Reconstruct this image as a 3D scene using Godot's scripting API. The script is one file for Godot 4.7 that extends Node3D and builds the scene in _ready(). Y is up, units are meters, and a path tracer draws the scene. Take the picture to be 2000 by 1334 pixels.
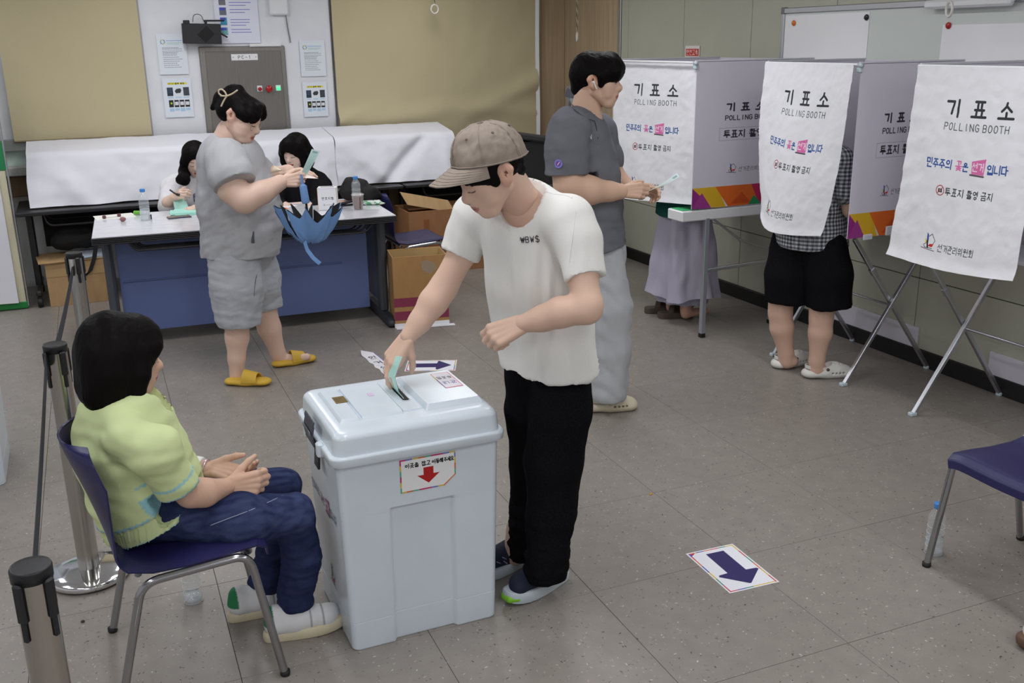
extends Node3D
# A polling place in a classroom: a voter drops his ballot into the box while others queue, sign in and stand in the booths.

var M := {}

func _ready() -> void:
	# camera
	var cam := Camera3D.new()
	cam.name = "camera"
	cam.keep_aspect = Camera3D.KEEP_HEIGHT
	cam.fov = 38.178
	cam.near = 0.05
	cam.far = 60.0
	cam.transform = Transform3D(Basis(Vector3(0.9160, -0.0153, 0.4008), Vector3(0.1299, 0.9567, -0.2604), Vector3(-0.3795, 0.2906, 0.8784)), Vector3(0, 1.85, 0))
	add_child(cam)
	cam.current = true
	# environment
	var env := Environment.new()
	env.background_mode = Environment.BG_COLOR
	env.background_color = Color(0.02, 0.02, 0.02)
	env.tonemap_mode = Environment.TONE_MAPPER_LINEAR
	env.tonemap_exposure = 1.0
	env.sdfgi_enabled = true
	env.ssao_enabled = true
	env.ssil_enabled = true
	var we := WorldEnvironment.new()
	we.name = "environment"
	we.environment = env
	add_child(we)
	# ceiling lamps: rows of recessed panels
	for x in [-1.3, 0.7, 2.7]:
		for z in [-7.3, -4.9, -2.5, -0.1, 1.7]:
			ceiling_lamp(Vector3(x, 2.7, z), 1.45 if z < -6.0 else 1.45 if z < -1.0 else 1.35 if z < 1.0 else 0.95)
	materials()
	room()
	back_wall()
	right_wall()
	desks()
	booths()
	sign_in_table()
	foreground()
	small_things()
	people()

func ceiling_lamp(at: Vector3, power: float) -> void:
	var row: String = "above the back desks" if at.z < -7 else "above the sign-in table" if at.z < -4 else "above the ballot box" if at.z < -1 else "above the camera" if at.z < 1 else "behind the camera"
	var col: String = "left" if at.x < 0 else "middle" if at.x < 2 else "right"
	var t := thing("ceiling_lamp", "long recessed ceiling lamp %s, the %s of its row" % [row, col], "lamp", at, 0.0, "ceiling lamps")
	part(bx(Vector3(0.34, 0.03, 1.28), Vector3(0, -0.012, 0), 0.004), "housing", mat(Color(0.9, 0.9, 0.9), 0.5), t)
	var m := mat(Color(1, 1, 1), 0.4)
	m.emission_enabled = true
	m.emission = Color(0.985, 0.99, 1.0)
	m.emission_energy_multiplier = 1.6
	part(bx(Vector3(0.28, 0.006, 1.2), Vector3(0, -0.028, 0), 0.002), "diffuser_lamp", m, t)
	var l := AreaLight3D.new()
	l.name = "lamp_light"
	l.area_size = Vector2(0.28, 1.2)
	l.area_normalize_energy = true
	l.light_energy = power
	l.light_color = Color(0.985, 0.99, 1.0)
	l.area_range = 14.0
	l.shadow_enabled = true
	l.rotation.x = -PI / 2
	l.position = Vector3(0, -0.034, 0)
	t.add_child(l)

func materials() -> void:
	# floor vinyl: grey with pale, pink and dark flecks
	var ink := Ink.new(1024, 1024, rgb(146, 141, 134))
	var f := noise(0.012, 11, 4)
	var rng := RandomNumberGenerator.new()
	rng.seed = 7
	for y in 1024:
		for x in 1024:
			var a := f.get_noise_2d(x, y)
			var g := 0.985 + a * 0.045 + rng.randf_range(-0.03, 0.03)
			ink.im.set_pixel(x, y, Color(0.568 * g, 0.542 * g, 0.515 * g))
	for i in 2400:
		var p := Vector2(rng.randf() * 1024, rng.randf() * 1024)
		var d := Vector2.from_angle(rng.randf() * TAU) * rng.randf_range(0.5, 6.0)
		var c: Color = [rgb(44, 40, 38), rgb(206, 202, 198), rgb(60, 54, 50), rgb(190, 168, 160), rgb(220, 218, 214), rgb(110, 102, 94)][rng.randi() % 6]
		c.a = rng.randf_range(0.2, 0.9)
		ink.line(p, p + d, rng.randf_range(0.9, 3.4), c)
	M.floor = tri_tex(mat(Color.WHITE, 0.38), ink.tex(), 1.0 / 1.3, true)
	M.joint = mat(rgb(52, 48, 45), 0.9)
	M.white_wall = tri_tex(mat(Color.WHITE, 0.75), grain_tex(256, rgb(222, 223, 228), rgb(232, 233, 237), 0.02), 0.8)
	M.ceiling = mat(rgb(225, 225, 222), 0.9)
	M.green_panel = tri_tex(mat(Color.WHITE, 0.5), grain_tex(256, rgb(180, 180, 164), rgb(187, 187, 172), 0.012), 0.7)
	M.seam = mat(rgb(60, 60, 54), 0.9)
	M.black_rubber = mat(rgb(22, 21, 22), 0.6)
	M.wood = tri_tex(mat(Color.WHITE, 0.55), grain_tex(512, rgb(170, 148, 120), rgb(194, 172, 143), 0.03, 1.6, 0.06, 9), 1.0)
	M.blind = tri_tex(mat(Color.WHITE, 0.9), grain_tex(512, rgb(192, 180, 146), rgb(202, 190, 155), 0.5, 1.0, 0.15, 4), 2.2)
	M.blind.backlight_enabled = true
	M.blind.backlight = Color(0.08, 0.07, 0.05)
	M.steel_paint = tri_tex(mat(Color.WHITE, 0.38, 0.55), grain_tex(256, rgb(136, 132, 127), rgb(150, 146, 141), 0.2, 1.0, 0.05, 8), 1.5)
	M.alu = mat(rgb(196, 198, 204), 0.3, 0.9)
	M.chrome = mat(rgb(225, 225, 228), 0.08, 1.0)
	M.brushed = mat(rgb(190, 186, 180), 0.2, 1.0)
	M.black_plastic = mat(rgb(30, 30, 34), 0.45)
	M.black_matte = mat(rgb(16, 15, 16), 0.75)
	M.white_plastic = mat(rgb(232, 233, 236), 0.35)
	M.paper = mat(rgb(240, 240, 244), 0.85)
	M.kraft = tri_tex(mat(Color.WHITE, 0.85), grain_tex(256, rgb(180, 146, 104), rgb(194, 160, 116), 0.04, 1.0, 0.3, 6), 1.5)
	M.kraft_dark = tri_tex(mat(Color.WHITE, 0.7), grain_tex(256, rgb(158, 110, 72), rgb(170, 121, 82), 0.03, 1.0, 0.4, 6), 1.5)
	M.kraft_inside = mat(rgb(196, 164, 112), 0.9)
	M.navy = mat(rgb(38, 36, 84), 0.38)
	M.tape = mat(rgb(150, 96, 52), 0.3)

func room() -> void:
	var fl := frame_of("floor")
	part(bx(Vector3(8.0, 0.2, 12.0), Vector3(0.6, -0.104, -3.0), 0.0), "subfloor", M.joint, fl)
	var tile := bx(Vector3(0.6005, 0.02, 0.6005), Vector3(0, -0.01, 0), 0.0008).mesh()
	var bas := Basis(Vector3.UP, -0.0154)
	for i in range(-10, 10):
		for j in range(-4, 12):
			var p := Vector3(2.6707, 0, -3.2784) + bas * Vector3(-(j - 0.5) * 0.6021, 0, (i + 0.5) * 0.6021)
			if p.x > 4.35 or p.x < -2.95 or p.z < -8.7 or p.z > 2.4: continue
			var o := part(tile, "tile", M.floor, fl)
			o.transform = Transform3D(bas, p)
	var ce := frame_of("ceiling")
	part(bx(Vector3(8.0, 0.2, 12.0), Vector3(0.6, 2.8, -3.0), 0.0), "ceiling_slab", M.ceiling, ce)
	var wl := frame_of("wall_left")
	part(bx(Vector3(0.2, 2.9, 12.0), Vector3(-3.1, 1.25, -3.0), 0.0), "wall_body", M.white_wall, wl)
	var wf := frame_of("wall_front")
	part(bx(Vector3(8.0, 2.9, 0.2), Vector3(0.6, 1.25, 2.6), 0.0), "wall_body", M.white_wall, wf)

func back_wall() -> void:
	var w := frame_of("wall_back")
	part(bx(Vector3(8.0, 2.9, 0.2), Vector3(0.6, 1.25, -8.87), 0.0), "wall_body", M.white_wall, w)
	part(bx(Vector3(1.545, 2.7, 0.06), Vector3(1.36, 1.35, -8.75), 0.012), "pillar", M.white_wall, w)
	part(bx(Vector3(0.32, 2.7, 0.03), Vector3(4.215, 1.35, -8.756), 0.01), "wood_trim", M.wood, w)
	part(bx(Vector3(0.06, 2.7, 0.05), Vector3(4.09, 1.35, -8.745), 0.012), "wood_post", M.wood, w)
	part(bx(Vector3(1.9, 0.10, 0.10), Vector3(3.1, 0.81, -8.72), 0.006), "window_ledge", M.wood, w)
	part(bx(Vector3(1.9, 0.72, 0.04), Vector3(3.1, 0.38, -8.75), 0.004), "wood_apron", M.wood, w)
	# the window that shows under the left blind
	var wi := frame_of("window_1")
	part(bx(Vector3(1.5, 0.09, 0.06), Vector3(-0.2, 1.135, -8.74), 0.004), "window_frame", mat(rgb(150, 152, 150), 0.4, 0.3), wi)
	part(bx(Vector3(0.05, 0.3, 0.06), Vector3(-0.335, 1.0, -8.745), 0.004), "mullion", mat(rgb(130, 134, 132), 0.4, 0.3), wi)
	var gl := mat(rgb(206, 226, 216), 0.08)
	part(bx(Vector3(1.5, 0.24, 0.01), Vector3(-0.2, 1.0, -8.765), 0.0), "pane", gl, wi)
	part(bx(Vector3(1.5, 0.07, 0.14), Vector3(-0.2, 0.94, -8.70), 0.006), "window_sill", mat(rgb(196, 196, 194), 0.5), wi)
	part(bx(Vector3(1.5, 0.16, 0.10), Vector3(-0.2, 0.82, -8.72), 0.006), "wood_apron", mat(rgb(120, 96, 74), 0.6), wi)
	# roller blinds
	var f := noise(1.4, 21, 3)
	var b := B.new()
	b.sheet(24, 30, func(u: float, v: float) -> Vector3:
		var p := Vector3(lerpf(-0.43, 0.585, u), lerpf(1.165, 2.64, v), -8.69)
		return p + Vector3(0, 0, 0.006 * f.get_noise_2d(p.x * 2.0, p.y * 1.2)), 0.002)
	var t := thing("roller_blind", "tan roller blind left of the white pillar", "blind", Vector3.ZERO, 0.0, "tan roller blinds")
	part(b, "fabric", M.blind, t)
	part(tb([Vector3(-0.43, 1.165, -8.69), Vector3(0.585, 1.165, -8.69)], 0.008), "bottom_bar", mat(rgb(140, 126, 96), 0.6), t)
	b = B.new()
	b.sheet(60, 60, func(u: float, v: float) -> Vector3:
		var p := Vector3(lerpf(2.135, 4.045, u), lerpf(0.872, 2.64, v), -8.68)
		var d := 0.010 * f.get_noise_2d(p.x * 1.3 + 9.0, p.y * 0.9)
		# slack folds low down, running in from both lower corners
		var e1 := (p.y - 1.22) - (p.x - 2.14) * 0.28
		d += 0.035 * exp(-pow(e1 / 0.05, 2.0)) * exp(-(p.x - 2.135) * 4.5)
		var e2 := (p.y - 1.50) + (4.045 - p.x) * 0.42
		d += 0.045 * exp(-pow(e2 / 0.09, 2.0)) * exp(-(4.045 - p.x) * 1.6)
		var e3 := (p.y - 1.22) - 0.05 * sin(p.x * 2.4)
		d += 0.02 * exp(-pow(e3 / 0.08, 2.0))
		return p + Vector3(0, 0, d), 0.002)
	t = thing("roller_blind", "tan roller blind with slack folds right of the white pillar", "blind", Vector3.ZERO, 0.0, "tan roller blinds")
	part(b, "fabric", M.blind, t)
	part(tb([Vector3(2.135, 0.872, -8.675), Vector3(4.045, 0.872, -8.675)], 0.012), "bottom_bar", M.white_plastic, t)
	b = B.new()
	b.sheet(3, 30, func(u: float, v: float) -> Vector3:
		return Vector3(4.03 + u * 0.035, lerpf(0.872, 2.64, v), -8.668 + 0.006 * sin(v * 9.0) + 0.01 * u), 0.002)
	part(b, "side_edge", M.white_plastic, t)

func right_wall() -> void:
	var w := frame_of("wall_right")
	part(bx(Vector3(0.2, 2.9, 12.0), Vector3(4.482, 1.25, -3.0), 0.0), "wall_body", M.seam, w)
	var zs := [-7.68, -7.565, -6.722, -5.879, -5.036, -4.17, -3.327, -2.484, -1.641, -0.798, 0.045, 0.888, 1.731, 2.5]
	for i in zs.size() - 1:
		var z0: float = zs[i]; var z1: float = zs[i + 1]
		part(bx(Vector3(0.02, 2.19, z1 - z0 - 0.005), Vector3(4.386, 1.602, (z0 + z1) / 2), 0.002), "panel", M.green_panel, w)
		part(bx(Vector3(0.02, 0.41, z1 - z0 - 0.005), Vector3(4.386, 0.297, (z0 + z1) / 2), 0.002), "panel", M.green_panel, w)
	part(bx(Vector3(0.03, 2.7, 0.055), Vector3(4.383, 1.35, -7.71), 0.003), "metal_strip", M.alu, w)
	part(bx(Vector3(0.03, 2.7, 0.165), Vector3(4.385, 1.35, -7.826), 0.003), "wood_panel", M.wood, w)
	part(bx(Vector3(0.03, 2.7, 0.85), Vector3(4.385, 1.35, -8.34), 0.003), "wood_panel", M.wood, w)
	var bb := frame_of("baseboard_right")
	part(bx(Vector3(0.025, 0.095, 10.2), Vector3(4.366, 0.0475, -2.55), 0.004), "skirting", M.black_rubber, bb)
	var tr := frame_of("trim_1")
	for z in [[-4.92, -4.125], [-3.62, -2.4]]:
		part(bx(Vector3(0.012, 0.135, z[1] - z[0]), Vector3(4.37, 0.150, (z[0] + z[1]) / 2), 0.002), "kick_plate", mat(rgb(214, 212, 222), 0.5), tr)
	# whiteboard with sheets of paper, magnets and a lamp
	var t := thing("whiteboard", "wide whiteboard in an aluminium frame on the green panelled wall", "whiteboard", Vector3(4.36, 1.45, -4.0))
	part(bx(Vector3(0.012, 1.12, 3.0), Vector3(0, 0, 0), 0.0), "board", mat(rgb(214, 220, 216), 0.18), t)
	part(bx(Vector3(0.03, 0.035, 3.05), Vector3(-0.002, 0.565, 0), 0.004), "top_rail", M.alu, t)
	part(bx(Vector3(0.03, 0.035, 3.05), Vector3(-0.002, -0.565, 0), 0.004), "bottom_rail", M.alu, t)
	part(bx(Vector3(0.03, 1.1, 0.03), Vector3(-0.002, 0, -1.51), 0.004), "side_rail", M.alu, t)
	part(bx(Vector3(0.03, 1.1, 0.03), Vector3(-0.002, 0, 1.51), 0.004), "side_rail", M.alu, t)
	for z in [-1.51, 1.51]:
		part(bx(Vector3(0.036, 0.045, 0.04), Vector3(-0.002, 0.565, z), 0.006), "corner_cap", mat(rgb(120, 122, 124), 0.5), t)
	var pt := [rgb(245, 245, 248), "white sheet of paper under the orange magnet on the whiteboard", "wide white sheet of paper under the red magnet on the whiteboard"]
	single(card(0.76, 0.66, 0.002, Basis(Vector3(0, 0, 1), Vector3.UP, Vector3(-1, 0, 0))), "paper_sheet", mat(pt[0], 0.8), pt[1], "paper", Vector3(4.353, 1.655, -5.105))
	single(card(1.5, 0.60, 0.002, Basis(Vector3(0, 0, 1), Vector3.UP, Vector3(-1, 0, 0))), "paper_sheet", mat(pt[0], 0.8), pt[2], "paper", Vector3(4.353, 1.60, -3.42))
	var turn := Basis(Vector3(0, 1, 0), Vector3(-1, 0, 0), Vector3(0, 0, 1))
	var mag := [Vector2(0.0, 0.0), Vector2(0.016, 0.0), Vector2(0.018, 0.004), Vector2(0.014, 0.010), Vector2(0.0, 0.011)]
	single(lt(mag, 18, Vector3.ZERO, turn), "magnet", mat(rgb(222, 120, 32), 0.35), "round orange magnet on the whiteboard", "magnet", Vector3(4.3500, 1.9379, -5.3969))
	single(lt(mag, 18, Vector3.ZERO, turn), "magnet", mat(rgb(30, 30, 32), 0.35), "round black magnet on the whiteboard", "magnet", Vector3(4.3500, 1.9550, -4.7446))
	single(lt(mag, 18, Vector3.ZERO, turn), "magnet", mat(rgb(176, 32, 30), 0.35), "round red magnet on the whiteboard", "magnet", Vector3(4.3500, 1.8970, -4.1277))
	t = thing("board_lamp", "slim white lamp bar over the whiteboard", "lamp", Vector3(4.305, 2.005, -3.98))
	part(bx(Vector3(0.05, 0.045, 0.55), Vector3(0, 0, 0), 0.012), "housing", M.white_plastic, t)
	part(tb([Vector3(0.0, 0.0, 0.27), Vector3(-0.02, 0.01, 0.31), Vector3(0.0, 0.04, 0.34), Vector3(0.0, 0.12, 0.35)], 0.008), "cable", M.white_plastic, t)
	# small notice on the wall
	var ink := Ink.new(128, 128, rgb(232, 226, 224))
	ink.rect(6, 14, 116, 34, rgb(196, 62, 54))
	ink.text("안전교육", 12, 31, Vector2(22, 24), 26, 2.6, rgb(240, 230, 226))
	for y in [62, 76, 92, 106]: ink.line(Vector2(14, y), Vector2(110, y), 2.0, rgb(180, 130, 124))
	single(card(0.19, 0.20, 0.002, Basis(Vector3(0, 0, 1), Vector3.UP, Vector3(-1, 0, 0))), "wall_notice", printed(ink.tex()), "small white notice with a red heading on the green wall", "notice", Vector3(4.372, 1.70, -6.585))
	# switch box on the wood panel
	t = thing("alarm_box", "grey box with a blue mark on the wood panel", "alarm box", Vector3(4.3600, 1.3120, -8.5487))
	part(bx(Vector3(0.03, 0.26, 0.22), Vector3(-0.01, 0, 0), 0.008), "case", mat(rgb(172, 172, 168), 0.5), t)
	part(lt([Vector2(0.0, 0), Vector2(0.045, 0), Vector2(0.05, 0.01), Vector2(0.03, 0.022), Vector2(0, 0.024)], 18, Vector3(-0.024, -0.04, 0.03), turn), "bell", M.alu, t)
	part(bx(Vector3(0.004, 0.06, 0.07), Vector3(-0.027, 0.06, 0.04), 0.001), "mark", mat(rgb(44, 40, 130), 0.5), t)

# wall signs and boxes between the blinds
func pillar_things() -> void:
	var z := -8.715
	# steel cabinet
	var t := thing("steel_cabinet", "grey steel control cabinet set in the white pillar", "cabinet", Vector3(1.37, 1.39, z))
	part(bx(Vector3(0.70, 0.92, 0.03), Vector3(0, 0, 0.0), 0.008), "frame", M.steel_paint, t)
	var dr := part(bx(Vector3(0.615, 0.84, 0.02), Vector3(0.005, 0.0, 0.012), 0.003), "door", tri_tex(mat(Color.WHITE, 0.42, 0.5), grain_tex(256, rgb(122, 118, 114), rgb(132, 128, 124), 0.2, 1.0, 0.05, 8), 1.5), t)
	var ink := Ink.new(256, 64, rgb(238, 238, 240))
	ink.text("PC-1", 66, 32, Vector2(20, 30), 34, 4.0, rgb(40, 40, 48))
	ink.disc(Vector2(18, 32), 4, rgb(40, 40, 48)); ink.disc(Vector2(238, 32), 4, rgb(40, 40, 48))
	part(card(0.215, 0.05, 0.003, Basis.IDENTITY, Vector3(0.01, 0.372, 0.023)), "name_plate", printed(ink.tex()), dr)
	part(bx(Vector3(0.035, 0.012, 0.02), Vector3(-0.255, 0.0, 0.03), 0.004), "latch", M.chrome, dr)
	var face := Basis(Vector3(1, 0, 0), Vector3(0, 0, 1), Vector3(0, -1, 0))
	var red := mat(rgb(178, 20, 24), 0.3)
	var green := mat(rgb(120, 255, 190), 0.3)
	green.emission_enabled = true; green.emission = Color(0.1, 0.9, 0.5); green.emission_energy_multiplier = 0.9
	for q in [[0.112, "pilot_lamp", red, 0.012], [0.267, "pilot_lamp", green, 0.012]]:
		part(bx(Vector3(0.042, 0.048, 0.006), Vector3(q[0], 0.116, 0.025), 0.002), "lamp_plate", M.white_plastic, dr)
		part(lt([Vector2(0, 0), Vector2(0.016, 0), Vector2(0.016, 0.01), Vector2(0.011, 0.02), Vector2(0, 0.022)], 16, Vector3(q[0], 0.112, 0.028), face), q[1], q[2], dr)
	part(lt([Vector2(0, 0), Vector2(0.016, 0), Vector2(0.016, 0.012), Vector2(0.028, 0.016), Vector2(0.026, 0.026), Vector2(0, 0.03)], 20, Vector3(0.188, 0.112, 0.024), face), "stop_button", red, dr)
	single(bx(Vector3(0.26, 0.025, 0.04), Vector3.ZERO, 0.004), "cable_duct", M.white_plastic, "short white cable duct lying on the steel cabinet", "duct", Vector3(1.5593, 1.8555, -8.7000))
	# notices: two kinds, left and right of the cabinet
	ink = Ink.new(256, 360, rgb(226, 232, 240))
	var grey := rgb(84, 86, 98)
	for i in 8: ink.disc(Vector2(52 + cos(i * PI / 4) * 18, 70 + sin(i * PI / 4) * 18), 6, [rgb(90, 160, 200), rgb(150, 180, 110), rgb(220, 190, 120), rgb(110, 140, 200)][i % 4])
	ink.line(Vector2(84, 60), Vector2(220, 60), 5, rgb(130, 170, 220)); ink.line(Vector2(84, 80), Vector2(214, 80), 4, rgb(150, 200, 180)); ink.line(Vector2(90, 92), Vector2(190, 92), 3, rgb(150, 200, 180))
	var rng := RandomNumberGenerator.new()
	rng.seed = 5
	var y := 122
	while y < 300:
		var x := 44.0
		var far := rng.randf_range(150, 216)
		while x < far:
			var l := rng.randf_range(6, 16)
			ink.line(Vector2(x, y), Vector2(x + l, y), 3.4, grey)
			x += l + 6
		y += 12 if rng.randf() < 0.6 else 18
	var rules := printed(ink.tex(), 0.35)
	ink = Ink.new(256, 360, rgb(226, 232, 240))
	ink.rect(46, 40, 170, 18, rgb(232, 222, 60))
	ink.text("출력 방법", 112, 49, Vector2(15, 15), 19, 2.4, rgb(40, 40, 30))
	ink.text("DP101", 54, 49, Vector2(9, 13), 11, 2.2, rgb(120, 116, 40))
	for q in [[36, 84, 52, 78, rgb(44, 54, 66)], [180, 84, 52, 78, rgb(66, 70, 78)]]: ink.rect(q[0], q[1], q[2], q[3], q[4])
	ink.poly(PackedVector2Array([Vector2(104, 118), Vector2(120, 98), Vector2(156, 94), Vector2(164, 112), Vector2(152, 136), Vector2(114, 138)]), rgb(56, 58, 60))
	for y2 in [96, 112, 128]: ink.line(Vector2(46, y2), Vector2(78, y2), 4, rgb(80, 110, 140))
	for i in 4:
		ink.rect(42 + i * 48, 200, 40, 66, rgb(42, 44, 46))
		if i == 0: ink.disc(Vector2(64, 230), 9, rgb(190, 210, 40))
		else: ink.rect(46 + i * 48, 216, 32, 32, rgb(226, 226, 230))
		ink.rect(44 + i * 48, 276, 40, 30 - (i % 2) * 8, rgb(176, 206, 232))
		if i < 3: ink.rect(38 + i * 70, 170, 50, 12, rgb(186, 212, 234))
	var steps := printed(ink.tex(), 0.35)
	single(card(0.225, 0.315, 0.003), "notice_sheet", rules, "laminated notice of printed rules left of the cabinet", "notice", Vector3(0.8151, 1.7955, -8.7120), "laminated notices on the white pillar")
	single(card(0.225, 0.31, 0.003), "notice_sheet", steps, "laminated notice with yellow heading and device pictures left of cabinet", "notice", Vector3(0.8214, 1.4531, -8.7120), "laminated notices on the white pillar")
	single(card(0.215, 0.295, 0.003), "notice_sheet", rules, "laminated notice of printed rules right of the cabinet", "notice", Vector3(1.9537, 1.7406, -8.7120), "laminated notices on the white pillar")
	single(card(0.21, 0.29, 0.003), "notice_sheet", steps, "laminated notice with yellow heading and device pictures right of cabinet", "notice", Vector3(1.9506, 1.4005, -8.7120), "laminated notices on the white pillar")
	# safety poster
	ink = Ink.new(360, 460, rgb(228, 230, 244))
	ink.text("10대 안전수칙", 76, 66, Vector2(30, 38), 34, 6.0, rgb(40, 130, 196))
	ink.rect(230, 20, 90, 10, rgb(170, 170, 190)); ink.disc(Vector2(56, 66), 16, rgb(190, 210, 230))
	for i in 4:
		ink.rect(40, 110 + i * 76, 56, 58, [rgb(120, 116, 118), rgb(108, 112, 118), rgb(70, 160, 196), rgb(120, 180, 180)][i])
		ink.rect(40, 110 + i * 76, 46, 22, rgb(72, 84, 190))
		for j in 3:
			if j == 2 and (i == 1 or i == 3): continue
			ink.line(Vector2(126, 126 + i * 76 + j * 22), Vector2(126 + rng.randf_range(90, 190), 126 + i * 76 + j * 22), 5, rgb(120, 116, 200))
	single(card(0.35, 0.47, 0.003), "safety_poster", printed(ink.tex(), 0.5), "pale blue safety poster above the steel cabinet", "poster", Vector3(1.3509, 2.1080, -8.7120))
	# black box with its brackets
	t = thing("terminal_box", "flat black terminal box with brackets above the cabinet", "box", Vector3(1.0502, 1.9500, -8.6400))
	part(bx(Vector3(0.30, 0.155, 0.06), Vector3.ZERO, 0.004, Basis(Vector3(0, 0, 1), -0.03)), "case", M.black_plastic, t)
	var dk := part(bx(Vector3(0.10, 0.085, 0.004), Vector3(0.03, -0.005, 0.032), 0.001, Basis(Vector3(0, 0, 1), 0.75)), "badge", M.black_matte, t)
	dk.name = "badge"
	part(tb([Vector3(0.03, 0.1, 0.0), Vector3(0.19, 0.1, -0.03)], 0.007), "bracket", M.black_plastic, t)
	part(bx(Vector3(0.05, 0.03, 0.02), Vector3(-0.11, 0.09, 0), 0.004), "clip", M.black_plastic, t)
	part(bx(Vector3(0.02, 0.03, 0.02), Vector3(0.04, 0.09, 0), 0.004), "clip", M.black_plastic, t)
	part(tb([Vector3(0.15, 0.0, 0), Vector3(0.2, -0.03, 0.0)], 0.007), "bracket", M.black_plastic, t)
	part(tb(bent([Vector3(-0.06, 0.09, 0), Vector3(-0.05, 0.15, 0), Vector3(0.01, 0.15, -0.01), Vector3(0.03, 0.09, -0.01)], 0.04), 0.003), "wire", mat(rgb(90, 88, 88), 0.6), t)
	# wireless box with its cable
	t = thing("access_point", "white wireless box high on the pillar", "access point", Vector3(1.6952, 2.2112, -8.7000))
	part(bx(Vector3(0.155, 0.24, 0.045), Vector3(0, 0, 0), 0.012), "case", M.white_plastic, t)
	part(tb([Vector3(0.055, -0.11, -0.005), Vector3(0.062, -0.2, -0.01), Vector3(0.078, -0.34, -0.01)], 0.004), "cable", mat(rgb(110, 108, 112), 0.6), t)
	# pull cords of the blinds
	pull_cord("blind_cord", "white pull ring on a cord before the right blind", Vector3(2.9775, 2.1278, -8.4500), 0.0)
	pull_cord("blind_cord", "white pull ring on a twisted cord before the wood panel", Vector3(4.1699, 1.8828, -8.1000), 1.25)
	pull_cord("blind_cord", "white pull ring hanging before the whiteboard lamp", Vector3(4.1000, 1.9727, -3.8985), 1.2)

func pull_cord(called: String, label: String, at: Vector3, turn: float) -> void:
	var t := thing(called, label, "cord", at, turn, "pull cords")
	var ring := []
	for i in 25: ring.append(Vector3(sin(TAU * i / 24) * 0.032, cos(TAU * i / 24) * 0.036, 0))
	part(tb(ring, 0.007, 8), "ring", mat(rgb(224, 220, 214), 0.4), t)
	var a := []
	var c := []
	for i in 60:
		var y := 0.045 + i * 0.012
		a.append(Vector3(cos(i * 0.9) * 0.0028, y, sin(i * 0.9) * 0.0028))
		c.append(Vector3(-cos(i * 0.9) * 0.0028, y, -sin(i * 0.9) * 0.0028))
	part(tb(a, 0.0032, 5), "cord", mat(rgb(60, 64, 58), 0.8), t)
	part(tb(c, 0.0032, 5), "cord", mat(rgb(206, 204, 198), 0.8), t)

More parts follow.
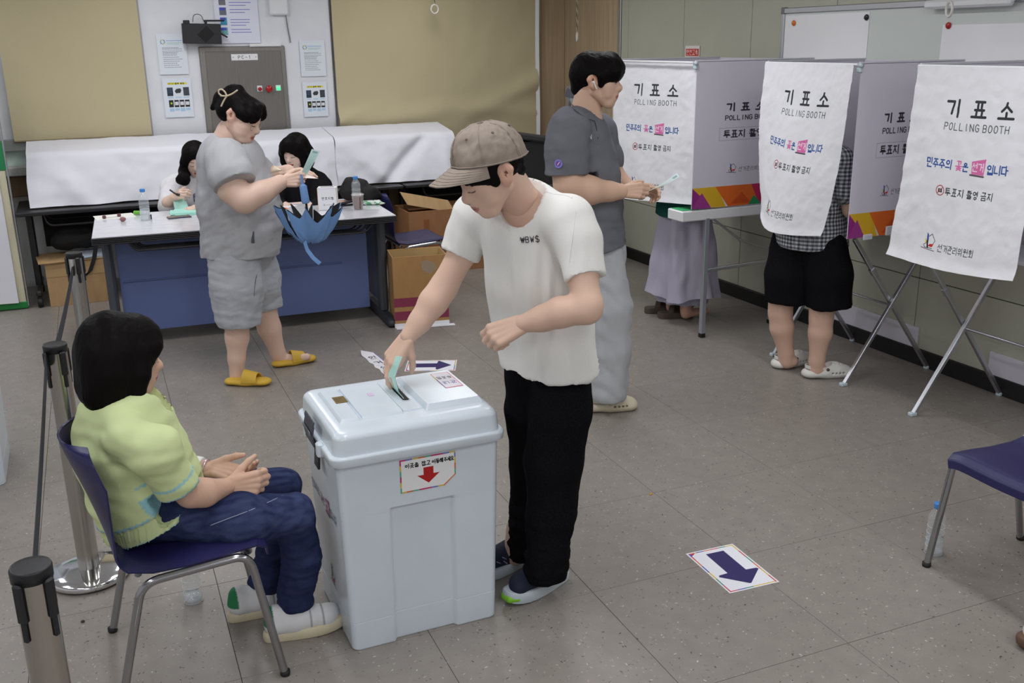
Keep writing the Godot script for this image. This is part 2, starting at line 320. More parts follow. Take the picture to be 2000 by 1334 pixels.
func desks() -> void:
	pillar_things()
	# black folding desks along the wall
	var words := ["black folding desk on casters at the left end of wall row", "black folding desk in the middle of the wall row behind the workers", "black folding desk behind the brown cartons"]
	var xs := [[-0.46, 1.02], [1.04, 2.46], [2.48, 3.95]]
	for i in 3:
		var x0: float = xs[i][0]; var x1: float = xs[i][1]
		var t := thing("folding_desk", words[i], "desk", Vector3((x0 + x1) / 2, 0, -8.25), 0.0, "black desks along the wall")
		var w := x1 - x0
		part(bx(Vector3(w, 0.028, 0.68), Vector3(0, 0.706, 0), 0.006), "desktop", M.black_plastic, t)
		part(bx(Vector3(w - 0.3, 0.30, 0.015), Vector3(0, 0.52, -0.2), 0.003), "modesty_panel", M.black_matte, t)
		part(tb(bent([Vector3(-w / 2 + 0.18, 0.69, 0.22), Vector3(-w / 2 + 0.2, 0.60, 0.24), Vector3(w / 2 - 0.2, 0.60, 0.24), Vector3(w / 2 - 0.18, 0.69, 0.22)], 0.05), 0.009), "shelf_rail", M.black_plastic, t)
		part(tb(bent([Vector3(-w / 2 + 0.18, 0.69, -0.1), Vector3(-w / 2 + 0.2, 0.60, -0.08), Vector3(w / 2 - 0.2, 0.60, -0.08), Vector3(w / 2 - 0.18, 0.69, -0.1)], 0.05), 0.009), "shelf_rail", M.black_plastic, t)
		for s in [-1.0, 1.0]:
			var px: float = s * (w / 2 - 0.07)
			var b := B.new()
			b.box(Vector3(px, 0.40, 0.0), Vector3(0.05, 0.58, 0.09), 0.01)
			b.box(Vector3(px, 0.105, 0.0), Vector3(0.045, 0.045, 0.60), 0.012)
			part(b, "leg", mat(rgb(46, 46, 50), 0.35, 0.3), t)
			for z in [-0.27, 0.27]:
				var c := B.new()
				c.lathe([Vector2(0.0, -0.018), Vector2(0.034, -0.018), Vector2(0.038, -0.010), Vector2(0.038, 0.010), Vector2(0.034, 0.018), Vector2(0, 0.018)], 18, Vector3(px, 0.038, z), Basis(Vector3(0, 1, 0), Vector3(1, 0, 0), Vector3(0, 0, -1)))
				c.box(Vector3(px, 0.07, z), Vector3(0.03, 0.03, 0.03), 0.004)
				part(c, "caster", M.black_rubber, t)
	# white paper spread over what stands on the desks
	var f := noise(1.1, 31, 3)
	var drape := func(x0: float, x1: float, sag: float, seed_x: float) -> B:
		var b := B.new()
		b.sheet(70, 46, func(u: float, v: float) -> Vector3:
			var x := lerpf(x0, x1, u)
			var y: float; var z: float
			if v < 0.62:
				var k := v / 0.62
				y = lerpf(0.732, 1.085, k); z = lerpf(-8.055, -8.19, k)
			elif v < 0.72:
				var k := (v - 0.62) / 0.10
				y = 1.085 + 0.032 * sin(k * PI / 2); z = lerpf(-8.19, -8.25, k)
			else:
				var k := (v - 0.72) / 0.28
				y = lerpf(1.117, 1.168, k); z = lerpf(-8.25, -8.62, k)
			var low := clampf((0.62 - v) / 0.3, 0, 1)
			var d := 0.028 * f.get_noise_2d(x * 1.3 + seed_x, y * 1.6) * clampf((1.0 - v) * 3.0, 0, 1) + 0.004 * f.get_noise_2d(x * 6.0, y * 6.0 + 4.0)
			# a crease that falls from the upper left corner, and one near the right end
			d += 0.03 * exp(-pow(((x - x0) - 0.10 - (1.08 - y) * 0.9) / 0.10, 2.0)) * low
			d -= sag * exp(-pow(((x1 - x) - 0.28 - (1.08 - y) * 1.1) / 0.07, 2.0)) * clampf((0.72 - v) * 4.0, 0, 1)
			d += sag * 0.6 * exp(-pow(((x1 - x) - 0.10) / 0.06, 2.0)) * low
			return Vector3(x - 0.05 * low * (0.4 if u < 0.02 else 0.0), y + 0.006 * f.get_noise_1d(x * 3.0), z + d), 0.0015)
		return b
	var pm := mat(rgb(232, 232, 240), 0.7)
	single(drape.call(-0.345, 1.962, 0.03, 0.0), "cover_paper", pm, "long white paper sheet draped over the desks behind the workers", "paper", Vector3.ZERO, "white paper over the desks")
	single(drape.call(1.968, 3.02, 0.05, 7.0), "cover_paper", pm, "creased white paper sheet draped over the desk right of the workers", "paper", Vector3(0, 0, 0.008), "white paper over the desks")
	# dark lectern beyond the man in the polo shirt
	var t := thing("lectern", "dark grey lectern with a sloping top by the right blind", "lectern", Vector3(3.42, 0, -7.55))
	part(bx(Vector3(0.62, 0.05, 0.46), Vector3(0, 1.10, 0), 0.012, Basis(Vector3(0, 0, 1), -0.17)), "top", mat(rgb(62, 62, 64), 0.5), t)
	var rows := []
	for q in [[0.72, 0.16], [0.85, 0.17], [0.98, 0.22], [1.075, 0.28]]:
		rows.append(B.rrect(Vector3(0.02, 0, 0), q[0], q[1], 0.18, 0.02, 3))
	var b := B.new()
	b.loft(rows)
	part(b, "neck", mat(rgb(48, 48, 50), 0.5), t)
	part(bx(Vector3(0.34, 0.72, 0.4), Vector3(0.03, 0.36, 0), 0.01), "cabinet", mat(rgb(74, 78, 84), 0.5), t)
	# rolling board at the left edge
	t = thing("rolling_board", "cream rolling board with green frame at the left edge", "board", Vector3(-0.95, 0, -8.0))
	part(bx(Vector3(0.93, 0.98, 0.03), Vector3(0, 0.53, 0), 0.004), "panel", mat(rgb(214, 208, 180), 0.6), t)
	part(bx(Vector3(0.95, 0.2, 0.035), Vector3(0, 1.125, 0), 0.004), "top_band", mat(rgb(30, 132, 78), 0.5), t)
	part(bx(Vector3(0.95, 0.7, 0.03), Vector3(0, 1.58, 0), 0.004), "upper_panel", mat(rgb(168, 168, 176), 0.5), t)
	part(bx(Vector3(0.95, 0.05, 0.04), Vector3(0, 0.03, 0), 0.004), "bottom_rail", mat(rgb(30, 132, 60), 0.5), t)
	part(bx(Vector3(0.012, 1.9, 0.045), Vector3(0.478, 0.97, 0), 0.004), "side_rail", M.alu, t)
	b = B.new()
	b.sheet(10, 12, func(u: float, v: float) -> Vector3: return Vector3(lerpf(-1.38, -0.535, u), lerpf(0.055 + 0.03 * (1.0 - u), 1.03, v), -7.975 + 0.02 * pow(1.0 - v, 6.0)), 0.0015)
	single(b, "board_paper", pm, "white paper hung over the cream rolling board", "paper")
	# carton under the desk, with what lies on it
	carton_low()

func carton(called: String, label: String, at: Vector3, size: Vector3, m: Material, turn := 0.0) -> Node3D:
	var t := thing(called, label, "box", at, turn, "cardboard boxes")
	var k := 0.006
	for q in [["side_panel", Vector3(size.x, size.y, k), Vector3(0, size.y / 2, size.z / 2)], ["side_panel", Vector3(size.x, size.y, k), Vector3(0, size.y / 2, -size.z / 2)],
			["side_panel", Vector3(k, size.y, size.z - k), Vector3(size.x / 2 - k / 2, size.y / 2, 0)], ["side_panel", Vector3(k, size.y, size.z - k), Vector3(-size.x / 2 + k / 2, size.y / 2, 0)],
			["bottom", Vector3(size.x - 2 * k, k, size.z - k), Vector3(0, k, 0)]]:
		part(bx(q[1], q[2], 0.0015), q[0], m, t)
	return t

func flap(t: Node3D, hinge: Vector3, along: Vector3, outw: Vector3, m: Material) -> void:
	var b := B.new()
	b.sheet(2, 3, func(u: float, v: float) -> Vector3: return hinge + along * (u - 0.5) + outw * v, 0.005)
	part(b, "flap", m, t)

func carton_low() -> void:
	var t := carton("cardboard_box", "tan cardboard box under the black desk behind the steel post", Vector3(-0.10, 0, -8.17), Vector3(0.45, 0.33, 0.44), M.kraft)
	part(bx(Vector3(0.44, 0.008, 0.43), Vector3(0, 0.328, 0), 0.001), "lid", M.kraft, t)
	part(card(0.45, 0.06, 0.001, Basis.IDENTITY, Vector3(0, 0.255, 0.2245)), "tape", mat(rgb(190, 158, 112), 0.4), t)
	single(bx(Vector3(0.50, 0.008, 0.40), Vector3.ZERO, 0.001, Basis(Vector3.UP, 0.08)), "cardboard_sheet", M.kraft, "flat cardboard sheet lying on the tan box under the desk", "cardboard", Vector3(-0.13, 0.338, -8.13))
	for i in 3:
		single(bx(Vector3(0.21, 0.004, 0.297), Vector3.ZERO, 0.0, Basis(Vector3.UP, 0.1 + 0.12 * i)), "loose_paper", mat(rgb(196, 206, 222), 0.8), ["lowest", "middle", "topmost"][i] + " loose paper on the tan box under the desk", "paper", Vector3(0.01, 0.345 + i * 0.005, -8.10), "loose papers under the desk")
	var s := Sdf.new(Vector3(-0.36, 0.35, -8.4), Vector3(0.16, 0.64, -8.0), 0.012, 60)
	s.cap(Vector3(-0.2, 0.445, -8.2), Vector3(0.0, 0.455, -8.2), 0.07, 0.075)
	s.cap(Vector3(-0.16, 0.51, -8.22), Vector3(-0.02, 0.50, -8.22), 0.05, 0.05)
	s.done()
	var b := B.new()
	var f := noise(9.0, 3, 2)
	s.into(b, func(p: Vector3) -> float: return 0.01 * f.get_noise_3dv(p))
	t = thing("shoulder_bag", "black cloth bag on the tan box under the desk", "bag")
	part(b, "bag_body", M.black_matte, t)
	b = B.new()
	var path := [Vector3(0.0463, 0.4431, -7.9300), Vector3(0.0188, 0.3412, -7.9250), Vector3(-0.0218, 0.2482, -7.9200), Vector3(-0.0696, 0.2079, -7.9300), Vector3(-0.1226, 0.1818, -7.9500)]
	b.sheet(20, 1, func(u: float, v: float) -> Vector3:
		var q := u * 3.999
		var i := int(q)
		var p: Vector3 = path[i].lerp(path[i + 1], q - i)
		return p + Vector3(0.035 * (v - 0.5), 0.012 * (v - 0.5), 0), 0.003)
	part(b, "strap", mat(rgb(26, 26, 30), 0.8), t)

func square_bar(a: Vector3, b: Vector3, w: float) -> B:
	var q := B.new()
	var z := (b - a).normalized()
	var x := z.cross(Vector3(0, 0, 1) if absf(z.z) < 0.8 else Vector3.UP).normalized()
	q.box((a + b) / 2, Vector3(w, w, (b - a).length()), 0.003, Basis(x, z.cross(x), z))
	return q

func emblem(ink: Ink, x: float, y: float, s: float) -> void:
	var k := rgb(60, 60, 62)
	ink.poly(PackedVector2Array([Vector2(x + 0.34 * s, y), Vector2(x + 0.46 * s, y + 0.1 * s), Vector2(x + 0.5 * s, y + 0.62 * s), Vector2(x + 0.36 * s, y + 0.5 * s)]), rgb(40, 80, 160))
	ink.poly(PackedVector2Array([Vector2(x + 0.22 * s, y + 0.32 * s), Vector2(x + 0.4 * s, y + 0.5 * s), Vector2(x + 0.46 * s, y + 0.66 * s), Vector2(x + 0.3 * s, y + 0.58 * s)]), rgb(226, 196, 40))
	ink.poly(PackedVector2Array([Vector2(x + 0.9 * s, y + 0.6 * s), Vector2(x + 0.8 * s, y + 0.78 * s), Vector2(x + 0.5 * s, y + 0.76 * s), Vector2(x + 0.62 * s, y + 0.62 * s)]), rgb(214, 50, 50))
	ink.line(Vector2(x + 0.42 * s, y + 0.5 * s), Vector2(x + 0.5 * s, y + 0.84 * s), s * 0.1, rgb(24, 24, 26))
	for q in [[0.5, 0.2, 0.68, 0.04], [0.68, 0.04, 0.95, 0.4], [0.95, 0.4, 0.84, 0.6], [0.36, 0.6, 0.2, 0.72], [0.2, 0.72, 0.3, 0.86], [0.3, 0.86, 0.8, 0.86], [0.02, 0.9, 0.98, 0.98]]:
		ink.line(Vector2(x + q[0] * s, y + q[1] * s), Vector2(x + q[2] * s, y + q[3] * s), s * 0.035, k)

func no_photo(ink: Ink, x: float, y: float, r: float) -> void:
	ink.rect(x - r * 0.5, y - r * 0.35, r, r * 0.75, rgb(50, 48, 48)); ink.disc(Vector2(x, y), r * 0.25, rgb(200, 196, 196))
	ink.ring(Vector2(x, y), r, r, r * 0.16, rgb(176, 44, 44)); ink.line(Vector2(x + r * 0.7, y - r * 0.7), Vector2(x - r * 0.7, y + r * 0.7), r * 0.14, rgb(176, 44, 44))

func slogan(ink: Ink, x: float, y: float, g: float, w: float, dull := 0.0) -> void:
	var blue := rgb(52, 86, 158).lerp(rgb(120, 116, 130), dull)
	var pink := rgb(226, 116, 176).lerp(rgb(150, 100, 130), dull)
	ink.text("민주주의", x, y, Vector2(g, g * 1.25), g * 1.12, w, blue)
	ink.text("꽃", x + g * 5.0, y, Vector2(g, g * 1.25), g, w, pink)
	ink.text("은", x + g * 6.15, y + g * 0.1, Vector2(g * 0.9, g * 1.1), g, w, blue)
	var bxx := x + g * 7.6
	ink.poly(PackedVector2Array([Vector2(bxx, y - g * 0.75), Vector2(bxx + g * 2.2, y - g * 1.2), Vector2(bxx + g * 2.1, y + g * 0.95), Vector2(bxx + g * 0.1, y + g * 0.9)]), pink)
	ink.line(Vector2(bxx - g * 0.1, y + g * 1.0), Vector2(bxx + g * 2.1, y + g * 1.1), g * 0.22, rgb(90, 84, 90))
	ink.text("선거", bxx + g * 0.1, y - g * 0.05, Vector2(g * 0.9, g * 1.1), g * 1.0, w * 0.9, rgb(250, 226, 240))
	ink.text("입니다", bxx + g * 2.5, y + g * 0.12, Vector2(g, g * 1.2), g * 1.1, w, blue)

func booths() -> void:
	# print of the curtains
	var k := rgb(52, 54, 58)
	var ink := Ink.new(640, 800, rgb(238, 238, 243))
	ink.text("기표소", 183, 160, Vector2(72, 66), 128, 10.0, k)
	var word := "POLLING BOOTH"
	ink.text(word, 187, 230, Vector2(19, 27), 25.5, 3.2, rgb(74, 76, 80))
	slogan(ink, 126, 380, 30, 5.2)
	no_photo(ink, 217, 486, 20)
	ink.text("투표지", 243, 488, Vector2(27, 32), 32, 3.6, k); ink.text("촬영", 350, 488, Vector2(25, 31), 31, 3.6, k); ink.text("금지", 421, 488, Vector2(25, 31), 31, 3.6, k)
	emblem(ink, 168, 664, 72)
	ink.text("선거관리위원회", 256, 716, Vector2(23, 31), 26.5, 3.0, rgb(78, 80, 84))
	var cloth := printed(ink.tex(), 0.9)
	bumpy(cloth, 128, 0.12, 1.0, 1.0, 0.04)
	cloth.backlight_enabled = true
	cloth.backlight = Color(0.25, 0.25, 0.26)
	# print of the side panels
	ink = Ink.new(512, 640, rgb(218, 214, 226))
	ink.text("기표소", 134, 198, Vector2(38, 34), 64, 6.4, rgb(28, 28, 34))
	ink.text(word, 130, 244, Vector2(14.5, 19), 17.4, 3.4, rgb(28, 28, 34))
	ink.line(Vector2(108, 288), Vector2(402, 288), 1.4, rgb(150, 148, 156)); ink.line(Vector2(108, 342), Vector2(402, 342), 1.4, rgb(150, 148, 156))
	ink.line(Vector2(108, 288), Vector2(108, 342), 1.4, rgb(150, 148, 156)); ink.line(Vector2(402, 288), Vector2(402, 342), 1.4, rgb(150, 148, 156))
	ink.text("투표지", 126, 315, Vector2(29, 33), 33, 4.6, rgb(28, 28, 34)); ink.text("촬영금지", 240, 315, Vector2(29, 33), 33, 4.6, rgb(28, 28, 34))
	emblem(ink, 146, 446, 44)
	ink.text("선거관리위원회", 200, 474, Vector2(15, 20), 17.5, 1.9, rgb(110, 108, 114))
	var y0 := 546.0
	var hh := 94.0
	for q in [[[0, 0, 30, 0, 84, 1, 0, 1], rgb(146, 44, 128)], [[0, 0, 110, 0, 150, 1, 90, 1], rgb(222, 178, 40)], [[100, 0, 300, 0, 330, 1, 160, 1], rgb(226, 106, 32)],
			[[262, 0, 512, 0, 512, 1, 300, 1], rgb(190, 30, 92)], [[250, 1, 276, 0.55, 310, 1], rgb(34, 146, 88)], [[400, 1, 450, 0.2, 512, 1], rgb(110, 40, 130)], [[170, 0.9, 220, 0.35, 262, 0.9], rgb(206, 82, 24)], [[330, 0, 380, 0, 356, 0.6], rgb(226, 120, 40)]]:
		var pts := PackedVector2Array()
		for i in range(0, q[0].size(), 2): pts.append(Vector2(q[0][i], y0 + q[0][i + 1] * hh))
		ink.poly(pts, q[1])
	ink.poly(PackedVector2Array([Vector2(0, y0 + hh), Vector2(42, y0 + hh * 0.25), Vector2(86, y0 + hh)]), rgb(160, 58, 140))
	var board := printed(ink.tex(), 0.45)
	var plain := mat(rgb(216, 212, 224), 0.5)
	var f := noise(1.0, 77, 3)
	var words := ["first", "second", "third"]
	# x of front, z of far and near side, curtain plane, bottoms (far, near)
	var spec := [[3.43, -6.12, -5.12, 3.447, 0.80, 0.872], [3.61, -4.67, -3.95, 3.585, 0.86, 0.85], [3.61, -3.555, -2.84, 3.585, 0.845, 0.86]]
	for i in 3:
		var q: Array = spec[i]
		var x0: float = q[0]; var za: float = q[1]; var zb: float = q[2]
		var t := thing("polling_booth", ["wide polling booth farthest from the camera, with straight legs", "polling booth in the middle, with crossed legs behind the bare legs", "polling booth nearest the camera at the right edge"][i], "booth", Vector3(x0, 0, (za + zb) / 2), 0.0, "polling booths")
		var xw := 4.29
		var w := xw - x0
		var mid := (za + zb) / 2
		var lo := 0.842
		part(card(w, 1.72 - lo, 0.006, Basis.IDENTITY, Vector3(w / 2, (1.72 + lo) / 2, zb - mid)), "side_panel", board, t)
		part(bx(Vector3(w, 1.72 - lo, 0.006), Vector3(w / 2, (1.72 + lo) / 2, za - mid), 0.001), "side_panel", plain, t)
		part(bx(Vector3(0.006, 1.72 - lo, zb - za), Vector3(w, (1.72 + lo) / 2, 0), 0.001), "back_panel", plain, t)
		part(bx(Vector3(w + 0.02, 0.012, 0.012), Vector3(w / 2, 1.722, zb - mid), 0.002), "top_rail", mat(rgb(206, 206, 214), 0.4), t)
		part(bx(Vector3(w + 0.02, 0.012, 0.012), Vector3(w / 2, 1.722, za - mid), 0.002), "top_rail", mat(rgb(206, 206, 214), 0.4), t)
		for z in [za, zb]:
			var br := part(bx(Vector3(0.02, 0.045, 0.03), Vector3(-0.006, 1.70, z - mid), 0.004), "rod_bracket", mat(rgb(196, 214, 220), 0.3), t)
			part(lt([Vector2(0, -0.008), Vector2(0.011, -0.008), Vector2(0.011, 0.008), Vector2(0, 0.008)], 12, Vector3(-0.012, 1.712, z - mid + 0.016), Basis(Vector3(1, 0, 0), Vector3(0, 0, 1), Vector3(0, -1, 0))), "knob", mat(rgb(196, 204, 212), 0.3), br)
		part(tb([Vector3(-0.02, 1.716, za - mid), Vector3(-0.02, 1.716, zb - mid)], 0.007), "curtain_rod", M.white_plastic, t)
		if i == 0:
			# shelf and straight legs
			part(bx(Vector3(0.9, 0.065, 0.17), Vector3(0.385, 0.80, 0.42), 0.006), "shelf", M.white_plastic, t)
			part(bx(Vector3(0.12, 0.004, 0.12), Vector3(0.01, 0.835, 0.42), 0.001), "shelf_mat", mat(rgb(60, 176, 110), 0.6), t)
			for p in [Vector3(0.125, 0, 0.49), Vector3(0.72, 0, 0.42), Vector3(0.72, 0, -0.42)]:
				part(square_bar(p + Vector3(0, 0.02, 0), p + Vector3(0, 0.78, 0), 0.032), "leg", mat(rgb(176, 180, 190), 0.35, 0.6), t)
				part(bx(Vector3(0.036, 0.03, 0.036), p + Vector3(0, 0.016, 0), 0.004), "foot", M.black_rubber, t)
			part(square_bar(Vector3(0.125, 0.44, 0.49), Vector3(0.75, 0.44, 0.42), 0.022), "stretcher", M.alu, t)
			part(square_bar(Vector3(0.17, 0.77, 0.49), Vector3(0.42, 0.60, 0.46), 0.014), "brace", M.alu, t)
			part(square_bar(Vector3(0.42, 0.60, 0.46), Vector3(0.72, 0.50, 0.44), 0.010), "brace", M.alu, t)
		else:
			part(bx(Vector3(w - 0.34, 0.018, zb - za - 0.02), Vector3(w / 2 + 0.16, lo - 0.012, 0), 0.003), "table_top", M.white_plastic, t)
			for z in [zb - mid - 0.06, za - mid + 0.05]:
				part(square_bar(Vector3(0.115, 0.01, z + 0.012), Vector3(0.66, 0.82, z + 0.012), 0.022), "leg", M.alu, t)
				part(square_bar(Vector3(0.745, 0.01, z - 0.012), Vector3(0.12, 0.82, z - 0.012), 0.022), "leg", M.alu, t)
				part(bx(Vector3(0.04, 0.02, 0.03), Vector3(0.108, 0.01, z + 0.012), 0.004), "foot", mat(rgb(196, 214, 222), 0.4), t)
				part(bx(Vector3(0.04, 0.02, 0.03), Vector3(0.748, 0.01, z - 0.012), 0.004), "foot", mat(rgb(196, 214, 222), 0.4), t)
				part(bx(Vector3(0.03, 0.05, 0.03), Vector3(0.27, 0.625, z - 0.012), 0.004, Basis(Vector3(0, 0, 1), 0.65)), "hinge", M.alu, t)
			part(tb([Vector3(0.40, 0.425, zb - mid - 0.06), Vector3(0.40, 0.425, za - mid + 0.05)], 0.007), "stretcher", M.alu, t)
			for z in [0.13, 0.22]:
				part(bx(Vector3(0.06, 0.03 if z < 0.2 else 0.05, 0.012), Vector3(z + (0.06 if z > 0.2 else 0.0), lo + (0.0 if z < 0.2 else 0.022), zb - mid + 0.012), 0.004), "clip", mat(rgb(214, 218, 224), 0.4), t)
		# curtain, a thing that hangs from the rod
		var b := B.new()
		var xc: float = q[3]
		b.sheet(48, 60, func(u: float, v: float) -> Vector3:
			var dn := 1.0 - v
			var z := lerpf(za + 0.012, zb - 0.012, u)
			var bot := lerpf(q[4], q[5], u)
			var bulge := 0.0
			if i == 1:
				# pushed out by the voter behind it, swept towards its far lower corner
				bulge = 0.12 * pow(dn, 1.3) * (0.35 + 0.65 * sin(PI * clampf(u * 0.9 + 0.1, 0, 1)))
				z += -0.02 * pow(dn, 1.5) + (0.16 * pow(dn, 3.0) * pow(1.0 - u, 3.0)) - 0.06 * pow(dn, 2.0) * u
				bot += 0.06 * pow(1.0 - u, 4.0) - 0.03 * sin(PI * u)
			elif i == 2:
				bulge = 0.05 * pow(dn, 1.5)
				bot += -0.02 * sin(PI * u)
				z += -0.02 * dn * (1.0 - u)
			else:
				bulge = (0.03 * dn + 0.02 * dn * sin(u * 5.0)) * (1.0 - pow(u, 4.0))
				z += 0.05 * pow(dn, 2.0) * (1.0 - u) + 0.014 * u
			var y := lerpf(1.716, bot, dn)
			var d := 0.010 * f.get_noise_3d(u * 3.0 + i * 9.0, y * 2.2, 0.0) * clampf(dn * 4.0, 0, 1) + 0.003 * f.get_noise_3d(u * 9.0, y * 24.0, i * 5.0)
			d += 0.0025 * sin(y * 60.0 + f.get_noise_2d(u * 4.0, y) * 3.0) * clampf(0.25 - u, 0, 1) * 3.0 * (1.0 if i == 2 else 0.4)
			if dn > 0.96: d += (dn - 0.96) * 0.25
			return Vector3(xc - bulge - d - 0.012, y, z), 0.0012)
		single(b, "booth_curtain", cloth, ["white printed curtain of the farthest booth, behind the polo shirt", "white printed curtain swept round a voter in black shorts", "white printed curtain of the nearest booth at the right edge"][i], "curtain", Vector3.ZERO, "printed booth curtains")

func sign_in_table() -> void:
	var t := thing("office_table", "white marbled table with blue front panel where the workers sit", "table", Vector3(0.975, 0, -6.77), -0.05)
	var im := grain_tex(512, rgb(214, 214, 222), rgb(236, 236, 242), 0.012, 0.7, 2.0, 14, 5)
	M.marble = mat(Color.WHITE, 0.12)
	M.marble.albedo_texture = im
	M.marble.uv1_triplanar = true
	M.marble.uv1_scale = Vector3(1.2, 1.2, 1.2)
	var edge := mat(rgb(38, 37, 40), 0.45)
	part(bx(Vector3(1.875, 0.006, 0.875), Vector3(0, 0.7575, 0), 0.001), "table_top", M.marble, t)
	part(bx(Vector3(1.868, 0.012, 0.868), Vector3(0, 0.7485, 0), 0.002), "core", edge, t)
	for i in 4:
		part(bx(Vector3(1.884, 0.0085, 0.884), Vector3(0, 0.7485 - i * 0.0105, 0), 0.003), "edge_band", edge, t)
	part(bx(Vector3(1.60, 0.60, 0.014), Vector3(-0.02, 0.392, 0.20), 0.002), "front_panel", mat(rgb(92, 108, 156), 0.42), t)
	part(tb(bent([Vector3(-0.80, 0.425, 0.212), Vector3(0.6, 0.425, 0.212)], 0.02), 0.004), "panel_crease", mat(rgb(84, 100, 148), 0.42), t)
	var grey := mat(rgb(74, 78, 86), 0.45, 0.2)
	for s in [-1.0, 1.0]:
		part(bx(Vector3(0.055, 0.66, 0.12), Vector3(s * 0.87, 0.39, 0.22), 0.016), "leg", grey, t)
		part(bx(Vector3(0.012, 0.56, 0.40), Vector3(s * 0.855, 0.40, 0.0), 0.002), "end_panel", mat(rgb(92, 108, 156), 0.42), t)
		var b := B.new()
		b.rstack(Vector3(s * 0.87, 0, 0.13), [[0.012, 0.032, 0.36, 0.03], [0.03, 0.038, 0.37, 0.035], [0.055, 0.032, 0.36, 0.03], [0.068, 0.02, 0.3, 0.02]])
		part(b, "foot", mat(rgb(52, 54, 60), 0.5), t)
		for z in [-0.18, 0.44]:
			part(lt([Vector2(0, 0), Vector2(0.02, 0), Vector2(0.022, 0.006), Vector2(0.02, 0.014), Vector2(0, 0.014)], 12, Vector3(s * 0.87, 0, z)), "glide", M.black_rubber, t)
	for i in 4:
		var z := 0.40 - i * 0.045
		part(tb(bent([Vector3(-0.74 + i * 0.012, 0.715, z), Vector3(-0.70 + i * 0.012, 0.655, z), Vector3(0.74 - i * 0.02, 0.655, z), Vector3(0.79 - i * 0.02, 0.715, z)], 0.05), 0.007), "shelf_wire", mat(rgb(36, 36, 40), 0.4), t)
	table_things()

func bottle(label: String, at: Vector3, fill: float, capped := true) -> void:
	var t := thing("water_bottle", label, "bottle", at, 0.0, "clear plastic water bottles")
	var glass := mat(Color(0.93, 0.96, 0.98, 0.16), 0.06)
	glass.transparency = BaseMaterial3D.TRANSPARENCY_ALPHA
	var prof := [Vector2(0.0, 0.002), Vector2(0.022, 0.0), Vector2(0.030, 0.004), Vector2(0.032, 0.014)]
	for i in 9:
		var y := 0.022 + i * 0.013
		prof.append(Vector2(0.032, y)); prof.append(Vector2(0.0305, y + 0.0065))
	prof.append_array([Vector2(0.032, 0.142), Vector2(0.030, 0.155), Vector2(0.022, 0.172), Vector2(0.0135, 0.184), Vector2(0.0125, 0.190)])
	part(lt(prof, 20), "bottle_wall", glass, t)
	var rib := mat(Color(0.95, 0.97, 0.99, 0.55), 0.05)
	rib.transparency = BaseMaterial3D.TRANSPARENCY_ALPHA
	for y in [0.004, 0.036, 0.062, 0.088, 0.114]:
		var ring := []
		for j in 21: ring.append(Vector3(cos(TAU * j / 20) * 0.0316, y, sin(TAU * j / 20) * 0.0316))
		part(tb(ring, 0.0009, 5), "rib", rib, t)
	if fill > 0.0:
		var wat := mat(Color(0.86, 0.91, 0.93, 0.30), 0.03)
		wat.transparency = BaseMaterial3D.TRANSPARENCY_ALPHA
		part(lt([Vector2(0, 0.004), Vector2(0.028, 0.005), Vector2(0.0298, 0.014), Vector2(0.0298, fill), Vector2(0, fill)], 20), "water", wat, t)
	if capped:
		part(lt([Vector2(0, 0.186), Vector2(0.0165, 0.186), Vector2(0.017, 0.189), Vector2(0.017, 0.204), Vector2(0.0155, 0.206), Vector2(0, 0.206)], 20), "bottle_cap", mat(rgb(72, 146, 222), 0.4), t)

func paper_on(called: String, label: String, c: Color, at: Vector3, w: float, h: float, turn: float, group := "", thick := 0.001) -> void:
	var o := single(bx(Vector3(w, thick, h), Vector3.ZERO, 0.0), called, mat(c, 0.8), label, "paper", at, group)
	o.rotation.y = turn

